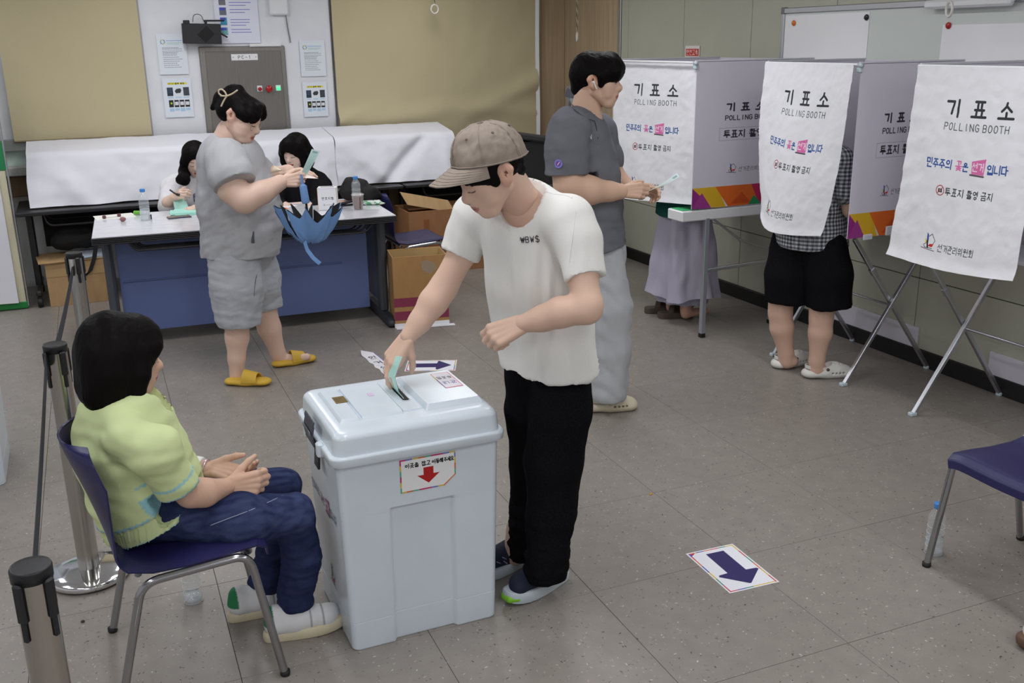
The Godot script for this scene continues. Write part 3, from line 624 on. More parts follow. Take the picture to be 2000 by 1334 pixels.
func table_things() -> void:
	var y := 0.7605
	bottle("half full water bottle on the left half of the marbled table", Vector3(0.3622, 0.7605, -6.8983), 0.075)
	bottle("water bottle beside the paper cup on the marbled table", Vector3(1.7540, 0.7605, -6.6990) + Vector3(0.01, 0, -0.10), 0.06)
	# number-slip box
	var ink := Ink.new(256, 320, rgb(240, 240, 244))
	ink.text("번호지함", 56, 150, Vector2(32, 38), 42, 4.6, rgb(34, 34, 40))
	emblem(ink, 70, 228, 28); ink.text("선거관리위원회", 106, 244, Vector2(10, 12), 12, 1.2, rgb(120, 120, 126))
	ink.rect(0, 0, 256, 5, rgb(190, 150, 200)); ink.rect(0, 0, 5, 320, rgb(226, 170, 120)); ink.rect(251, 0, 5, 320, rgb(222, 190, 130))
	ink.poly(PackedVector2Array([Vector2(200, 320), Vector2(256, 270), Vector2(256, 320)]), rgb(226, 120, 60)); ink.poly(PackedVector2Array([Vector2(150, 320), Vector2(200, 296), Vector2(220, 320)]), rgb(60, 80, 170))
	var t := thing("slip_box", "small white box for number slips on the marbled table", "box", Vector3(1.5490, 0.7605, -6.6885) + Vector3(0, 0, -0.06), -0.33)
	part(bx(Vector3(0.13, 0.152, 0.10), Vector3(0, 0.077, 0), 0.002), "carton", mat(rgb(238, 238, 242), 0.6), t)
	part(card(0.129, 0.150, 0.001, Basis.IDENTITY, Vector3(0, 0.077, 0.0502)), "print", printed(ink.tex()), t)
	part(bx(Vector3(0.09, 0.002, 0.012), Vector3(0, 0.1535, 0), 0.0), "slot", M.black_matte, t)
	# iced drink
	t = thing("drink_cup", "clear plastic cup of brown iced drink on the table", "cup", Vector3(1.7300, 0.7605, -6.6374))
	var cl := mat(Color(0.95, 0.95, 0.95, 0.22), 0.08)
	cl.transparency = BaseMaterial3D.TRANSPARENCY_ALPHA
	part(lt([Vector2(0, 0.002), Vector2(0.03, 0), Vector2(0.041, 0.095), Vector2(0.043, 0.097), Vector2(0.043, 0.101)], 24), "cup_wall", cl, t)
	part(lt([Vector2(0, 0.004), Vector2(0.0285, 0.004), Vector2(0.0385, 0.088), Vector2(0, 0.088)], 24), "drink", mat(rgb(112, 66, 46), 0.3), t)
	part(tb([Vector3(0.005, 0.01, 0.036), Vector3(0.005, 0.09, 0.040)], 0.002, 6), "straw", mat(rgb(40, 34, 34), 0.4), t)
	part(lt([Vector2(0.043, 0.1), Vector2(0.044, 0.105), Vector2(0.03, 0.112), Vector2(0, 0.113)], 24), "cup_lid", cl, t)
	# phone, glue stick, corded earphones, papers
	t = thing("smartphone", "grey smartphone lying beside the mint papers", "phone", Vector3(0.5724, 0.7605, -6.8957), 0.08)
	part(bx(Vector3(0.15, 0.009, 0.075), Vector3(0, 0.0045, 0), 0.003), "case", mat(rgb(70, 68, 80), 0.35), t)
	part(bx(Vector3(0.142, 0.001, 0.069), Vector3(0, 0.0095, 0), 0.0), "screen_glass", mat(rgb(112, 104, 104), 0.08), t)
	t = thing("glue_tube", "green and white tube lying left of the bottle", "tube", Vector3(0.3079, 0.7605, -7.1568), -0.6)
	part(lt([Vector2(0, 0), Vector2(0.014, 0), Vector2(0.015, 0.05), Vector2(0, 0.05)], 14, Vector3(0, 0.016, 0), Basis(Vector3(0, -1, 0), Vector3(1, 0, 0), Vector3(0, 0, 1))), "tube_cap", mat(rgb(110, 190, 60), 0.4), t)
	part(lt([Vector2(0, 0.05), Vector2(0.015, 0.05), Vector2(0.012, 0.11), Vector2(0, 0.115)], 14, Vector3(0, 0.015, 0), Basis(Vector3(0, -1, 0), Vector3(1, 0, 0), Vector3(0, 0, 1))), "tube_body", M.white_plastic, t)
	t = thing("earphones", "pink corded earphones on a paper at the table's left end", "earphones", Vector3(0.1589, 0.7605, -7.0994))
	for q in [Vector3(-0.045, 0.012, 0.01), Vector3(0.05, 0.012, -0.03)]:
		part(lt([Vector2(0, -0.012), Vector2(0.010, -0.010), Vector2(0.013, 0), Vector2(0.010, 0.010), Vector2(0, 0.012)], 12, q), "earbud", mat(rgb(112, 70, 76), 0.4), t)
	part(tb([Vector3(-0.045, 0.006, 0.01), Vector3(-0.03, 0.003, -0.02), Vector3(0.0, 0.003, -0.01), Vector3(0.05, 0.006, -0.03)], 0.0015, 5), "cord", mat(rgb(200, 186, 186), 0.5), t)
	single(lt([Vector2(0, -0.02), Vector2(0.014, -0.014), Vector2(0.016, 0.0), Vector2(0.01, 0.016), Vector2(0, 0.02)], 12, Vector3.ZERO, Basis(Vector3(0, -1, 0), Vector3(1, 0, 0), Vector3(0, 0, 1))), "stamp", mat(rgb(150, 104, 104), 0.4), "small pink stamp lying right of the earphones", "stamp", Vector3(0.2224, 0.7760, -6.9178))
	single(lt([Vector2(0, 0), Vector2(0.010, 0.001), Vector2(0.010, 0.03), Vector2(0, 0.031)], 12), "ink_stamp", M.black_plastic, "small black ink stamp beside the bottle", "stamp", Vector3(0.3931, 0.7605, -6.9260))
	paper_on("paper_sheet", "white paper under the earphones", rgb(238, 238, 232), Vector3(0.1806, 0.7610, -7.1532), 0.25, 0.20, 0.1)
	for i in 4:
		paper_on("ballot_bundle", ["lowest", "second", "third", "topmost"][i] + " sheet of the mint papers before the left worker", rgb(172, 226, 212), Vector3(0.6829, 0.7625, -7.0560) + Vector3(0.02 * (i % 2), i * 0.003, -0.01 * i), 0.30, 0.21, 0.12 - 0.10 * i, "mint papers", 0.0025)
	var up_b := B.new()
	up_b.sheet(6, 8, func(u: float, v: float) -> Vector3: return (Vector3(0.5763, 0.7465, -7.2239).lerp(Vector3(0.6715, 0.7373, -7.1610), u)).lerp(Vector3(0.5756, 0.8294, -7.3004).lerp(Vector3(0.6583, 0.8315, -7.2647), u), v) + Vector3(0, 0, 0.012 * sin(v * PI)), 0.001)
	single(up_b, "ballot_bundle", mat(rgb(182, 228, 216), 0.8), "mint sheet leaning up under the left worker's pen", "paper", Vector3.ZERO, "mint papers")
	paper_on("paper_slip", "orange and green printed slip behind the grey shirt", rgb(222, 128, 70), Vector3(1.2517, 0.7610, -6.9240), 0.10, 0.06, 0.2)
	paper_on("paper_slip", "pale pink slip of paper before the right worker", rgb(238, 206, 190), Vector3(1.3977, 0.7610, -7.1280), 0.16, 0.05, 0.1)
	paper_on("paper_slip", "white slip of paper under the umbrella", rgb(236, 232, 240), Vector3(1.3235, 0.7615, -7.0337), 0.10, 0.10, 0.6)
	paper_on("paper_slip", "salmon pink slips beside the number box", rgb(240, 196, 176), Vector3(1.7606, 0.7610, -7.0610), 0.16, 0.10, 0.15)
	t = thing("stapler", "black stapler beside the number box", "stapler", Vector3(1.7073, 0.7605, -6.8271), 0.1)
	part(bx(Vector3(0.11, 0.012, 0.03), Vector3(0, 0.006, 0), 0.003), "base", M.black_plastic, t)
	part(bx(Vector3(0.11, 0.016, 0.028), Vector3(0, 0.026, 0), 0.005, Basis(Vector3(0, 0, 1), 0.12)), "arm", M.black_plastic, t)
	t = thing("snack_bag", "small green and clear snack bag on the table corner", "bag", Vector3(1.8615, 0.7605, -6.7932), -0.3)
	var s := Sdf.new(Vector3(-0.1, -0.01, -0.06), Vector3(0.1, 0.06, 0.06), 0.005, 90)
	s.cap(Vector3(-0.04, 0.016, 0), Vector3(0.045, 0.016, 0.0), 0.03, 0.028, Vector3.UP, 0.5)
	s.cap(Vector3(0.05, 0.012, 0), Vector3(0.075, 0.008, 0.0), 0.03, 0.03, Vector3.UP, 0.2)
	s.done()
	s.clip(Vector3.ZERO, Vector3.DOWN)
	var b := B.new()
	var f := noise(30.0, 4, 2)
	s.into(b, func(p: Vector3) -> float: return 0.004 * f.get_noise_3dv(p), func(p: Vector3) -> Color: return Color(0.12, 0.42, 0.18) if absf(f.get_noise_3dv(p * 0.6)) < 0.16 else Color(0.75, 0.80, 0.78))
	var sm := mat(Color.WHITE, 0.25)
	sm.vertex_color_use_as_albedo = true
	part(b, "wrapper", sm, t)

func make_chair(label: String, at: Vector3, turn: float) -> Node3D:
	var t := thing("plastic_chair", label, "chair", at, turn, "navy plastic chairs")
	# seat and back are one moulded shell: profile (z, y, half width)
	var pr := [[0.225, 0.405, 0.205], [0.222, 0.435, 0.215], [0.19, 0.452, 0.222], [0.10, 0.446, 0.228], [0.0, 0.438, 0.230], [-0.10, 0.438, 0.230], [-0.165, 0.452, 0.226], [-0.20, 0.49, 0.216], [-0.222, 0.56, 0.208], [-0.245, 0.64, 0.212], [-0.268, 0.71, 0.215], [-0.285, 0.765, 0.205], [-0.292, 0.79, 0.185], [-0.295, 0.800, 0.15]]
	var b := B.new()
	b.sheet(18, 52, func(u: float, v: float) -> Vector3:
		var q := v * (pr.size() - 1.001)
		var i := int(q)
		var k := q - i
		var z := lerpf(pr[i][0], pr[i + 1][0], k); var y := lerpf(pr[i][1], pr[i + 1][1], k); var w := lerpf(pr[i][2], pr[i + 1][2], k)
		var s := u * 2.0 - 1.0
		var e := pow(absf(s), 6.0)
		var up := clampf((v - 0.5) * 4.0, 0, 1)
		return Vector3(s * w, y - e * 0.018 * (1.0 - up) + 0.012 * s * s * (1.0 - up), z + (0.062 * s * s + e * 0.012) * up), 0.006)
	# the sheet's front is its upper side only if u runs the right way; thickness makes both closed
	part(b, "shell", M.navy, t)
	b = B.new()
	for z in [0.17, -0.14]: part(tb([Vector3(-0.19, 0.415, z), Vector3(0.19, 0.415, z)], 0.011, 10), "cross_bar", M.tube_steel, t)
	for s in [-1.0, 1.0]:
		var x: float = s * 0.232
		part(tb(bent([Vector3(x * 1.03, 0.0, 0.235), Vector3(x, 0.428, 0.165), Vector3(x, 0.405, -0.135), Vector3(x * 1.03, 0.0, -0.24)], 0.05, 6), 0.0125, 12), "leg_frame", M.tube_steel, t)
		for z in [0.235, -0.24]:
			part(lt([Vector2(0, 0), Vector2(0.014, 0), Vector2(0.0155, 0.004), Vector2(0.0155, 0.016), Vector2(0, 0.018)], 12, Vector3(x * 1.03, 0, z)), "foot_cap", M.black_rubber, t)
	return t

func post(label: String, at: Vector3, turn: float) -> void:
	var t := thing("stanchion", label, "stanchion", at, turn, "steel queue posts")
	part(lt([Vector2(0, 0.004), Vector2(0.135, 0.004), Vector2(0.142, 0.01), Vector2(0.142, 0.022), Vector2(0.136, 0.03), Vector2(0.10, 0.036), Vector2(0.045, 0.042), Vector2(0, 0.043)], 40), "base", M.chrome, t)
	part(lt([Vector2(0, 0), Vector2(0.128, 0), Vector2(0.132, 0.006), Vector2(0, 0.006)], 32), "rubber_ring", M.black_rubber, t)
	part(lt([Vector2(0.0, 0.04), Vector2(0.0365, 0.04), Vector2(0.0365, 0.86), Vector2(0.0365, 0.868), Vector2(0, 0.868)], 32), "pole", M.brushed, t)
	part(lt([Vector2(0.0, 0.862), Vector2(0.039, 0.862), Vector2(0.0395, 0.885), Vector2(0.037, 0.890), Vector2(0.034, 0.888), Vector2(0, 0.888)], 32), "top_cap", M.black_plastic, t)
	for i in 4:
		var a := i * PI / 2 + 0.35
		var d := Vector3(sin(a), 0, cos(a))
		var bas := Basis(Vector3(cos(a), 0, -sin(a)), Vector3.UP, d)
		part(bx(Vector3(0.022, 0.085, 0.010), d * 0.040 + Vector3(0, 0.825, 0), 0.004, bas), "belt_clip", M.black_plastic, t)
		part(bx(Vector3(0.013, 0.05, 0.008), d * 0.039 + Vector3(0, 0.765, 0), 0.003, bas), "belt_clip", M.black_plastic, t)

func belt(label: String, a: Vector3, c: Vector3, sag: float) -> void:
	var b := B.new()
	b.sheet(24, 1, func(u: float, v: float) -> Vector3: return a.lerp(c, u) + Vector3(0, 0.048 * (v - 0.5) - sag * 4.0 * u * (1.0 - u), 0), 0.0015)
	single(b, "queue_belt", mat(rgb(46, 47, 54), 0.8), label, "belt", Vector3.ZERO, "queue belts")

func ballot_box(label: String, at: Vector3) -> Node3D:
	var t := thing("ballot_box", label, "ballot box", at, 0.0, "white ballot boxes")
	var shell := tri_tex(mat(Color.WHITE, 0.25), grain_tex(256, rgb(212, 222, 232), rgb(217, 226, 235), 0.03), 0.9)
	var b := B.new()
	var rows := []
	var ring := func(y: float, hx: float, hz: float, notch: float, inset := 0.0) -> PackedVector3Array:
		var r := B.rrect(Vector3.ZERO, y, hx - inset, hz - inset, 0.022, 5)
		var out := PackedVector3Array()
		for i in 18: out.append(r[i])
		for q in [[-0.108, 0.0], [-0.098, notch], [0.098, notch], [0.108, 0.0]]: out.append(Vector3(q[0], y, hz - inset - q[1]))
		for i in range(18, 24): out.append(r[i])
		return out
	for q in [[0.0, 0.016, 0.004], [0.006, 0.016, 0.0], [0.0985, 0.016, 0.0], [0.0985, 0.016, 0.0], [0.0995, 0.016, 0.0018], [0.101, 0.016, 0.0018], [0.102, 0.016, 0.0], [0.102, 0.016, 0.0], [0.468, 0.016, 0.0], [0.468, 0.016, 0.0], [0.482, 0.0, 0.0], [0.482, 0.0, 0.0], [0.655, 0.0, 0.0]]:
		var k: float = q[0] / 0.655
		rows.append(ring.call(q[0], lerpf(0.246, 0.262, k), lerpf(0.210, 0.226, k), q[1], q[2]))
	b.loft(rows)
	part(b, "body", shell, t)
	b = B.new()
	b.rstack(Vector3.ZERO, [[0.648, 0.274, 0.240, 0.035], [0.650, 0.280, 0.246, 0.04], [0.672, 0.283, 0.249, 0.04], [0.678, 0.281, 0.247, 0.04], [0.680, 0.277, 0.243, 0.04]], 6)
	part(b, "rim", shell, t)
	var lid := B.new()
	lid.rstack(Vector3.ZERO, [[0.674, 0.268, 0.236, 0.034], [0.728, 0.264, 0.232, 0.034], [0.737, 0.261, 0.229, 0.034], [0.744, 0.254, 0.222, 0.032], [0.748, 0.244, 0.212, 0.03], [0.751, 0.222, 0.190, 0.028], [0.752, 0.10, 0.08, 0.02]], 6)
	var lo := part(lid, "lid", shell, t)
	# raised plates with sloping edges, the slot between them
	b = B.new()
	b.rstack(Vector3(-0.190, 0, -0.008), [[0.744, 0.036, 0.158, 0.006], [0.752, 0.034, 0.150, 0.006], [0.760, 0.026, 0.140, 0.004]], 2)
	part(b, "lock_plate", shell, lo)
	b = B.new()
	b.rstack(Vector3(-0.0885, 0, -0.008), [[0.744, 0.0655, 0.158, 0.003], [0.752, 0.0655, 0.150, 0.003], [0.760, 0.064, 0.140, 0.002]], 2)
	part(b, "slide_door", shell, lo)
	b = B.new()
	b.rstack(Vector3(0.144, 0, -0.008), [[0.744, 0.098, 0.166, 0.006], [0.756, 0.096, 0.158, 0.006], [0.768, 0.086, 0.146, 0.006]], 3)
	part(b, "top_plate", shell, lo)
	b = B.new()
	b.rstack(Vector3(0.012, 0, -0.015), [[0.744, 0.032, 0.150, 0.002], [0.754, 0.032, 0.146, 0.002], [0.756, 0.030, 0.144, 0.002]], 2)
	part(b, "slot_plate", shell, lo)
	b = B.new()
	b.rstack(Vector3(0.017, 0, -0.045), [[0.750, 0.0105, 0.098, 0.010], [0.7575, 0.0105, 0.098, 0.010]], 5)
	part(b, "slot", M.black_matte, lo)
	var edge := []
	for p in B.rrect(Vector3(0.017, 0, -0.045), 0.7575, 0.0125, 0.100, 0.012, 4): edge.append(p)
	edge.append(edge[0])
	part(tb(edge, 0.0016, 6), "slot_rim", shell, lo)
	var ink := Ink.new(128, 72, rgb(142, 118, 66))
	for y in [20, 34, 50]: ink.line(Vector2(16, y), Vector2(112 - y, y), 4, rgb(84, 66, 30))
	var up := Basis(Vector3(1, 0, 0), Vector3(0, 0, -1), Vector3(0, 1, 0))
	var brass := printed(ink.tex(), 0.3)
	brass.metallic = 0.6
	part(card(0.038, 0.062, 0.001, up, Vector3(-0.178, 0.7602, -0.04)), "brass_label", brass, lo)
	ink = Ink.new(128, 256, rgb(238, 234, 242))
	for q in [[0, 0, 128, 5, rgb(226, 100, 130)], [0, 0, 5, 256, rgb(226, 100, 130)], [123, 0, 5, 150, rgb(110, 100, 180)], [123, 150, 5, 106, rgb(230, 200, 90)], [0, 251, 128, 5, rgb(226, 120, 110)]]: ink.rect(q[0], q[1], q[2], q[3], q[4])
	# the label is read from the far side of the box
	var tmp := Ink.new(128, 256, rgb(238, 234, 242))
	ink.text("관내", 14, 84, Vector2(40, 44), 52, 5.0, rgb(110, 100, 170)); ink.text("투표함", 12, 170, Vector2(32, 40), 36, 4.4, rgb(70, 68, 76))
	ink.im.flip_x(); ink.im.flip_y(); tmp.im.copy_from(ink.im)
	part(card(0.062, 0.155, 0.001, up, Vector3(0.190, 0.7682, -0.052)), "paper_label", printed(tmp.tex()), lo)
	part(card(0.018, 0.03, 0.0008, up, Vector3(-0.075, 0.7602, -0.045)), "stamp_mark", mat(rgb(206, 186, 214), 0.6), lo)
	# front label
	ink = Ink.new(360, 220, rgb(238, 238, 240))
	var cs := [rgb(200, 40, 110), rgb(110, 120, 200), rgb(220, 190, 70), rgb(214, 110, 50), rgb(80, 176, 140), rgb(200, 40, 110)]
	for i in 9:
		ink.rect(i * 40, 0, 40, 9, cs[i % 6])
		if i < 7: ink.rect(i * 40, 211, 40, 9, cs[(i + 2) % 6])
		if i < 6:
			ink.rect(0, i * 37, 9, 37, cs[(i * 2) % 6])
			if i < 4: ink.rect(351, i * 40, 9, 40, cs[(i + 1) % 6])
	ink.line(Vector2(357, 156), Vector2(282, 216), 9, rgb(214, 110, 50))
	ink.text("이곳을", 34, 46, Vector2(26, 28), 30, 5.2, rgb(24, 24, 28)); ink.text("잡고", 140, 46, Vector2(26, 28), 30, 5.2, rgb(24, 24, 28))
	ink.text("이동해", 206, 46, Vector2(23, 27), 25, 5.2, rgb(24, 24, 28)); ink.text("주세요", 284, 46, Vector2(20, 27), 22, 4.8, rgb(24, 24, 28))
	ink.poly(PackedVector2Array([Vector2(150, 74), Vector2(214, 74), Vector2(214, 122), Vector2(254, 122), Vector2(182, 180), Vector2(110, 122), Vector2(150, 122)]), rgb(182, 20, 26))
	for y in range(150, 220):
		for x in range(280, 360):
			if (x - 282) / 76.0 + (y - 156) / 62.0 > 1.02 and (x - 282) * 62 + (y - 216) * 76 > 0: ink.im.set_pixel(x, y, Color(1, 1, 1, 0))
	var lm := printed(ink.tex(), 0.45)
	lm.transparency = BaseMaterial3D.TRANSPARENCY_ALPHA_SCISSOR
	lm.alpha_scissor_threshold = 0.5
	var lean := Basis(Vector3(1, 0, 0), 0.0244)
	part(card(0.182, 0.112, 0.0008, lean, Vector3(0.022, 0.578, 0.2246), Vector2(0.985, 0.985)), "handling_label", lm, t)
	# faded print on the left side
	ink = Ink.new(720, 110, Color(1, 1, 1, 0))
	slogan(ink, 10, 54, 46, 7.0, 0.75)
	var pm := printed(ink.tex(), 0.5)
	pm.transparency = BaseMaterial3D.TRANSPARENCY_ALPHA_SCISSOR
	pm.alpha_scissor_threshold = 0.4
	var side := Basis(Vector3(0, 0, 1), Vector3(-0.0244, 1, 0).normalized(), Vector3(-1, -0.0244, 0).normalized())
	part(card(0.40, 0.061, 0.0006, side, Vector3(-0.2575, 0.43, 0.0)), "side_print", pm, t)
	ink = Ink.new(128, 128, Color(1, 1, 1, 0))
	emblem(ink, 8, 8, 110)
	var em := printed(ink.tex(), 0.5)
	em.transparency = BaseMaterial3D.TRANSPARENCY_ALPHA_SCISSOR
	em.alpha_scissor_threshold = 0.4
	part(card(0.09, 0.09, 0.0006, side, Vector3(-0.2510, 0.17, 0.0)), "side_emblem", em, t)
	# latch straps at the short sides
	for s in [-1.0]:
		var lb := B.new()
		lb.sheet(6, 10, func(u: float, v: float) -> Vector3:
			var y := lerpf(0.642, 0.742, v)
			return Vector3(s * (0.286 + 0.012 * sin(v * PI) + (0.004 if v > 0.85 else 0.0)), y, lerpf(-0.045, 0.075, u) * s * -1.0 * -1.0 if s > 0 else lerpf(0.075, -0.045, 1.0 - u)), 0.004)
		var la := part(lb, "latch", mat(rgb(62, 64, 76), 0.45), t)
		for i in 3: part(bx(Vector3(0.002, 0.012, 0.05), Vector3(s * 0.301, 0.700 + i * 0.0, -0.02 + i * 0.03), 0.0005), "embossing", mat(rgb(120, 122, 134), 0.5), la)
		part(bx(Vector3(0.008, 0.085, 0.055), Vector3(s * 0.276, 0.615, 0.025), 0.003, Basis(Vector3(0, 0, 1), s * 0.08)), "latch_tongue", mat(rgb(44, 45, 54), 0.5), t)
		part(tb([Vector3(s * 0.288, 0.660, -0.05), Vector3(s * 0.288, 0.660, 0.08)], 0.006), "hinge_pin", M.black_plastic, t)
		for z in [-0.075, 0.105]:
			part(bx(Vector3(0.022, 0.046, 0.03), Vector3(s * 0.283, 0.664, z), 0.005), "latch_mount", shell, t)
	return t

func arrow_paper(label: String, at: Vector3, turn: float) -> void:
	var o := single(card(0.204, 0.30, 0.0008, Basis(Vector3(1, 0, 0), Vector3(0, 0, -1), Vector3(0, 1, 0))), "arrow_sign", M.arrow, label, "sign", at, "arrow papers on the floor")
	o.rotation.y = turn

func foreground() -> void:
	M.tube_steel = mat(rgb(168, 168, 172), 0.18, 1.0)
	post("steel queue post with round chrome base behind the seated woman", Vector3(-0.153, 0, -3.575), 0.2)
	post("steel queue post in the lower left corner", Vector3(-0.187, 0, -1.95), 0.5)
	post("far steel queue post before the tan cardboard box", Vector3(-0.078, 0, -5.26), 0.0)
	belt("dark belt between the far and the middle queue post", Vector3(-0.095, 0.80, -5.225), Vector3(-0.150, 0.865, -3.62), 0.012)
	belt("dark belt between the middle and the nearest queue post", Vector3(-0.185, 0.845, -3.555), Vector3(-0.190, 0.835, -1.995), 0.01)
	make_chair("navy plastic chair under the seated woman in green", Vector3(0.145, 0, -2.915), PI / 2)
	make_chair("empty navy plastic chair at the right edge", Vector3(2.875, 0, -2.10), -PI / 2)
	make_chair("navy plastic chair at the right end of the marbled table", Vector3(2.25, 0, -7.12), PI / 2)
	var main := ballot_box("white ballot box that the man drops his paper into", Vector3(0.848, 0, -2.91))
	copy(main, "white ballot box cut off by the left edge", Vector3(-0.725, 0, -4.80))
	# arrow papers
	var ink := Ink.new(408, 600, rgb(238, 238, 246))
	var cs := [rgb(222, 186, 60), rgb(206, 50, 70), rgb(70, 74, 170), rgb(40, 140, 100), rgb(220, 110, 50)]
	for i in 6:
		ink.rect(14 + i * 64, 12, 64, 10, cs[(i * 2) % 5]); ink.rect(14 + i * 64, 578, 64, 10, cs[(i + 1) % 5 if i < 3 else 0])
		ink.rect(12, 14 + i * 96, 10, 96, cs[(i * 3 + 1) % 5]); ink.rect(386, 14 + i * 96, 10, 96, cs[(i + (0 if i < 2 else 1)) % 5])
	ink.poly(PackedVector2Array([Vector2(14, 14), Vector2(64, 14), Vector2(14, 64)]), rgb(80, 80, 180)); ink.poly(PackedVector2Array([Vector2(20, 14), Vector2(70, 14), Vector2(40, 44)]), rgb(214, 50, 70))
	var pts := PackedVector2Array()
	for q in [[0.33, 0.108], [0.70, 0.108], [0.70, 0.61], [0.905, 0.62], [0.93, 0.645], [0.535, 0.895], [0.50, 0.895], [0.12, 0.645], [0.145, 0.61], [0.33, 0.60]]: pts.append(Vector2(q[0] * 408, q[1] * 600))
	ink.poly(pts, rgb(44, 34, 98))
	M.arrow = printed(ink.tex(), 0.5)
	arrow_paper("white paper with a blue arrow on the open floor", Vector3(1.994, 0.0004, -2.63), -0.05)
	arrow_paper("white paper with a blue arrow behind the ballot box", Vector3(1.782, 0.0004, -5.352), 1.157)
	ink = Ink.new(110, 520, rgb(232, 230, 236))
	ink.rect(104, 0, 6, 520, rgb(120, 90, 190))
	ink.text("인", 26, 110, Vector2(58, 64), 60, 9, rgb(40, 38, 44)); ink.text("거", 26, 240, Vector2(58, 64), 60, 9, rgb(40, 38, 44)); ink.text("선", 26, 370, Vector2(58, 64), 60, 9, rgb(40, 38, 44))
	for y in [175, 305]: ink.line(Vector2(20, y), Vector2(90, y), 2, rgb(150, 148, 154))
	var b := B.new()
	b.sheet(4, 24, func(u: float, v: float) -> Vector3:
		return Vector3(lerpf(-0.043, 0.043, u) - 0.004 * sin(v * 22.0) * (1.0 - u), 0.0015 + 0.03 * pow(maxf(0.0, v - 0.9) * 10.0, 2.0) * (1.0 - u) + 0.002 * sin(v * 30.0) * (1.0 - u), lerpf(0.22, -0.22, v)), 0.0008)
	var o := single(b, "text_strip", printed(ink.tex(), 0.7), "torn paper strip with lettering on the floor behind the ballot box", "paper", Vector3(1.512, 0.001, -5.53))
	o.rotation.y = 0.05
	bottle("water bottle standing by the leg of the empty chair", Vector3(2.735, 0, -2.40), 0.07)
	bottle("water bottle under the seated woman's chair", Vector3(0.172, 0, -3.235), 0.03)
	# cartons on the right of the table
	var t := carton("cardboard_box", "open cardboard box with two crimson stripes beside the table", Vector3(2.035, 0, -6.33), Vector3(0.37, 0.49, 0.27), tri_tex(mat(Color.WHITE, 0.8), grain_tex(256, rgb(172, 130, 80), rgb(184, 142, 90), 0.04, 1.0, 0.3, 6), 1.5), -0.17)
	for y in [[0.145, 0.062], [0.052, 0.062]]:
		part(card(0.372, y[1], 0.0006, Basis.IDENTITY, Vector3(0, y[0] + y[1] / 2, 0.1382)), "stripe", mat(rgb(142, 52, 82), 0.7), t)
	part(card(0.376, 0.03, 0.0008, Basis.IDENTITY, Vector3(0, 0.016, 0.1384)), "base_tape", M.paper, t)
	part(bx(Vector3(0.40, 0.002, 0.05), Vector3(0.02, 0.003, 0.16), 0.0), "base_tape", M.paper, t)
	ink = Ink.new(64, 64, Color(1, 1, 1, 0))
	ink.poly(PackedVector2Array([Vector2(8, 10), Vector2(24, 4), Vector2(50, 16), Vector2(58, 40), Vector2(36, 60), Vector2(10, 44)]), rgb(164, 146, 124))
	var torn := printed(ink.tex(), 0.9)
	torn.transparency = BaseMaterial3D.TRANSPARENCY_ALPHA_SCISSOR
	part(card(0.13, 0.11, 0.0006, Basis.IDENTITY, Vector3(0.06, 0.41, 0.1384)), "torn_patch", torn, t)
	flap(t, Vector3(0, 0.488, 0.135), Vector3(0.36, 0, 0), Vector3(0, -0.03, -0.10), M.kraft_inside)
	flap(t, Vector3(0, 0.488, -0.135), Vector3(0.36, 0, 0), Vector3(0, -0.10, 0.012), M.kraft_inside)
	flap(t, Vector3(-0.183, 0.488, 0), Vector3(0, 0, -0.25), Vector3(0.015, -0.12, 0), M.kraft_inside)
	flap(t, Vector3(0.183, 0.488, 0), Vector3(0, 0, 0.25), Vector3(-0.015, -0.12, 0), M.kraft_inside)
	t = carton("cardboard_box", "large reddish brown cardboard box behind the striped box", Vector3(2.76, 0, -7.90), Vector3(0.68, 0.53, 0.42), M.kraft_dark)
	for q in [[-0.19, 0.39, 0.05, 0.14], [0.03, 0.42, 0.05, 0.08], [0.27, 0.2, 0.05, 0.12]]:
		part(card(q[2], q[3], 0.0006, Basis.IDENTITY, Vector3(q[0], q[1], 0.2132)), "tape", M.tape, t)
	part(card(0.62, 0.07, 0.0006, Basis.IDENTITY, Vector3(0.0, 0.27, 0.2131)), "tape", M.tape, t)
	flap(t, Vector3(-0.1, 0.525, 0.10), Vector3(0.42, -0.10, 0.0), Vector3(-0.04, 0.10, -0.07), M.kraft)
	flap(t, Vector3(0.05, 0.525, -0.2), Vector3(0.6, 0, 0), Vector3(0.0, -0.03, 0.12), M.kraft_dark)
	# black bag at the table's right corner
	var s := Sdf.new(Vector3(1.64, 0.70, -7.25), Vector3(2.08, 1.0, -6.85), 0.01, 60)
	s.cap(Vector3(1.78, 0.82, -7.08), Vector3(1.92, 0.80, -7.0), 0.065, 0.06)
	s.cap(Vector3(1.80, 0.88, -7.08), Vector3(1.86, 0.87, -7.04), 0.045, 0.05)
	s.cap(Vector3(1.92, 0.80, -7.02), Vector3(1.96, 0.79, -7.0), 0.05, 0.035)
	s.done()
	s.clip(Vector3(0, 0.762, 0), Vector3.DOWN)
	b = B.new()
	var f := noise(9.0, 3, 2)
	s.into(b, func(p: Vector3) -> float: return 0.012 * f.get_noise_3dv(p))
	single(b, "black_bag", M.black_matte, "black cloth bag at the back right corner of the table", "bag")

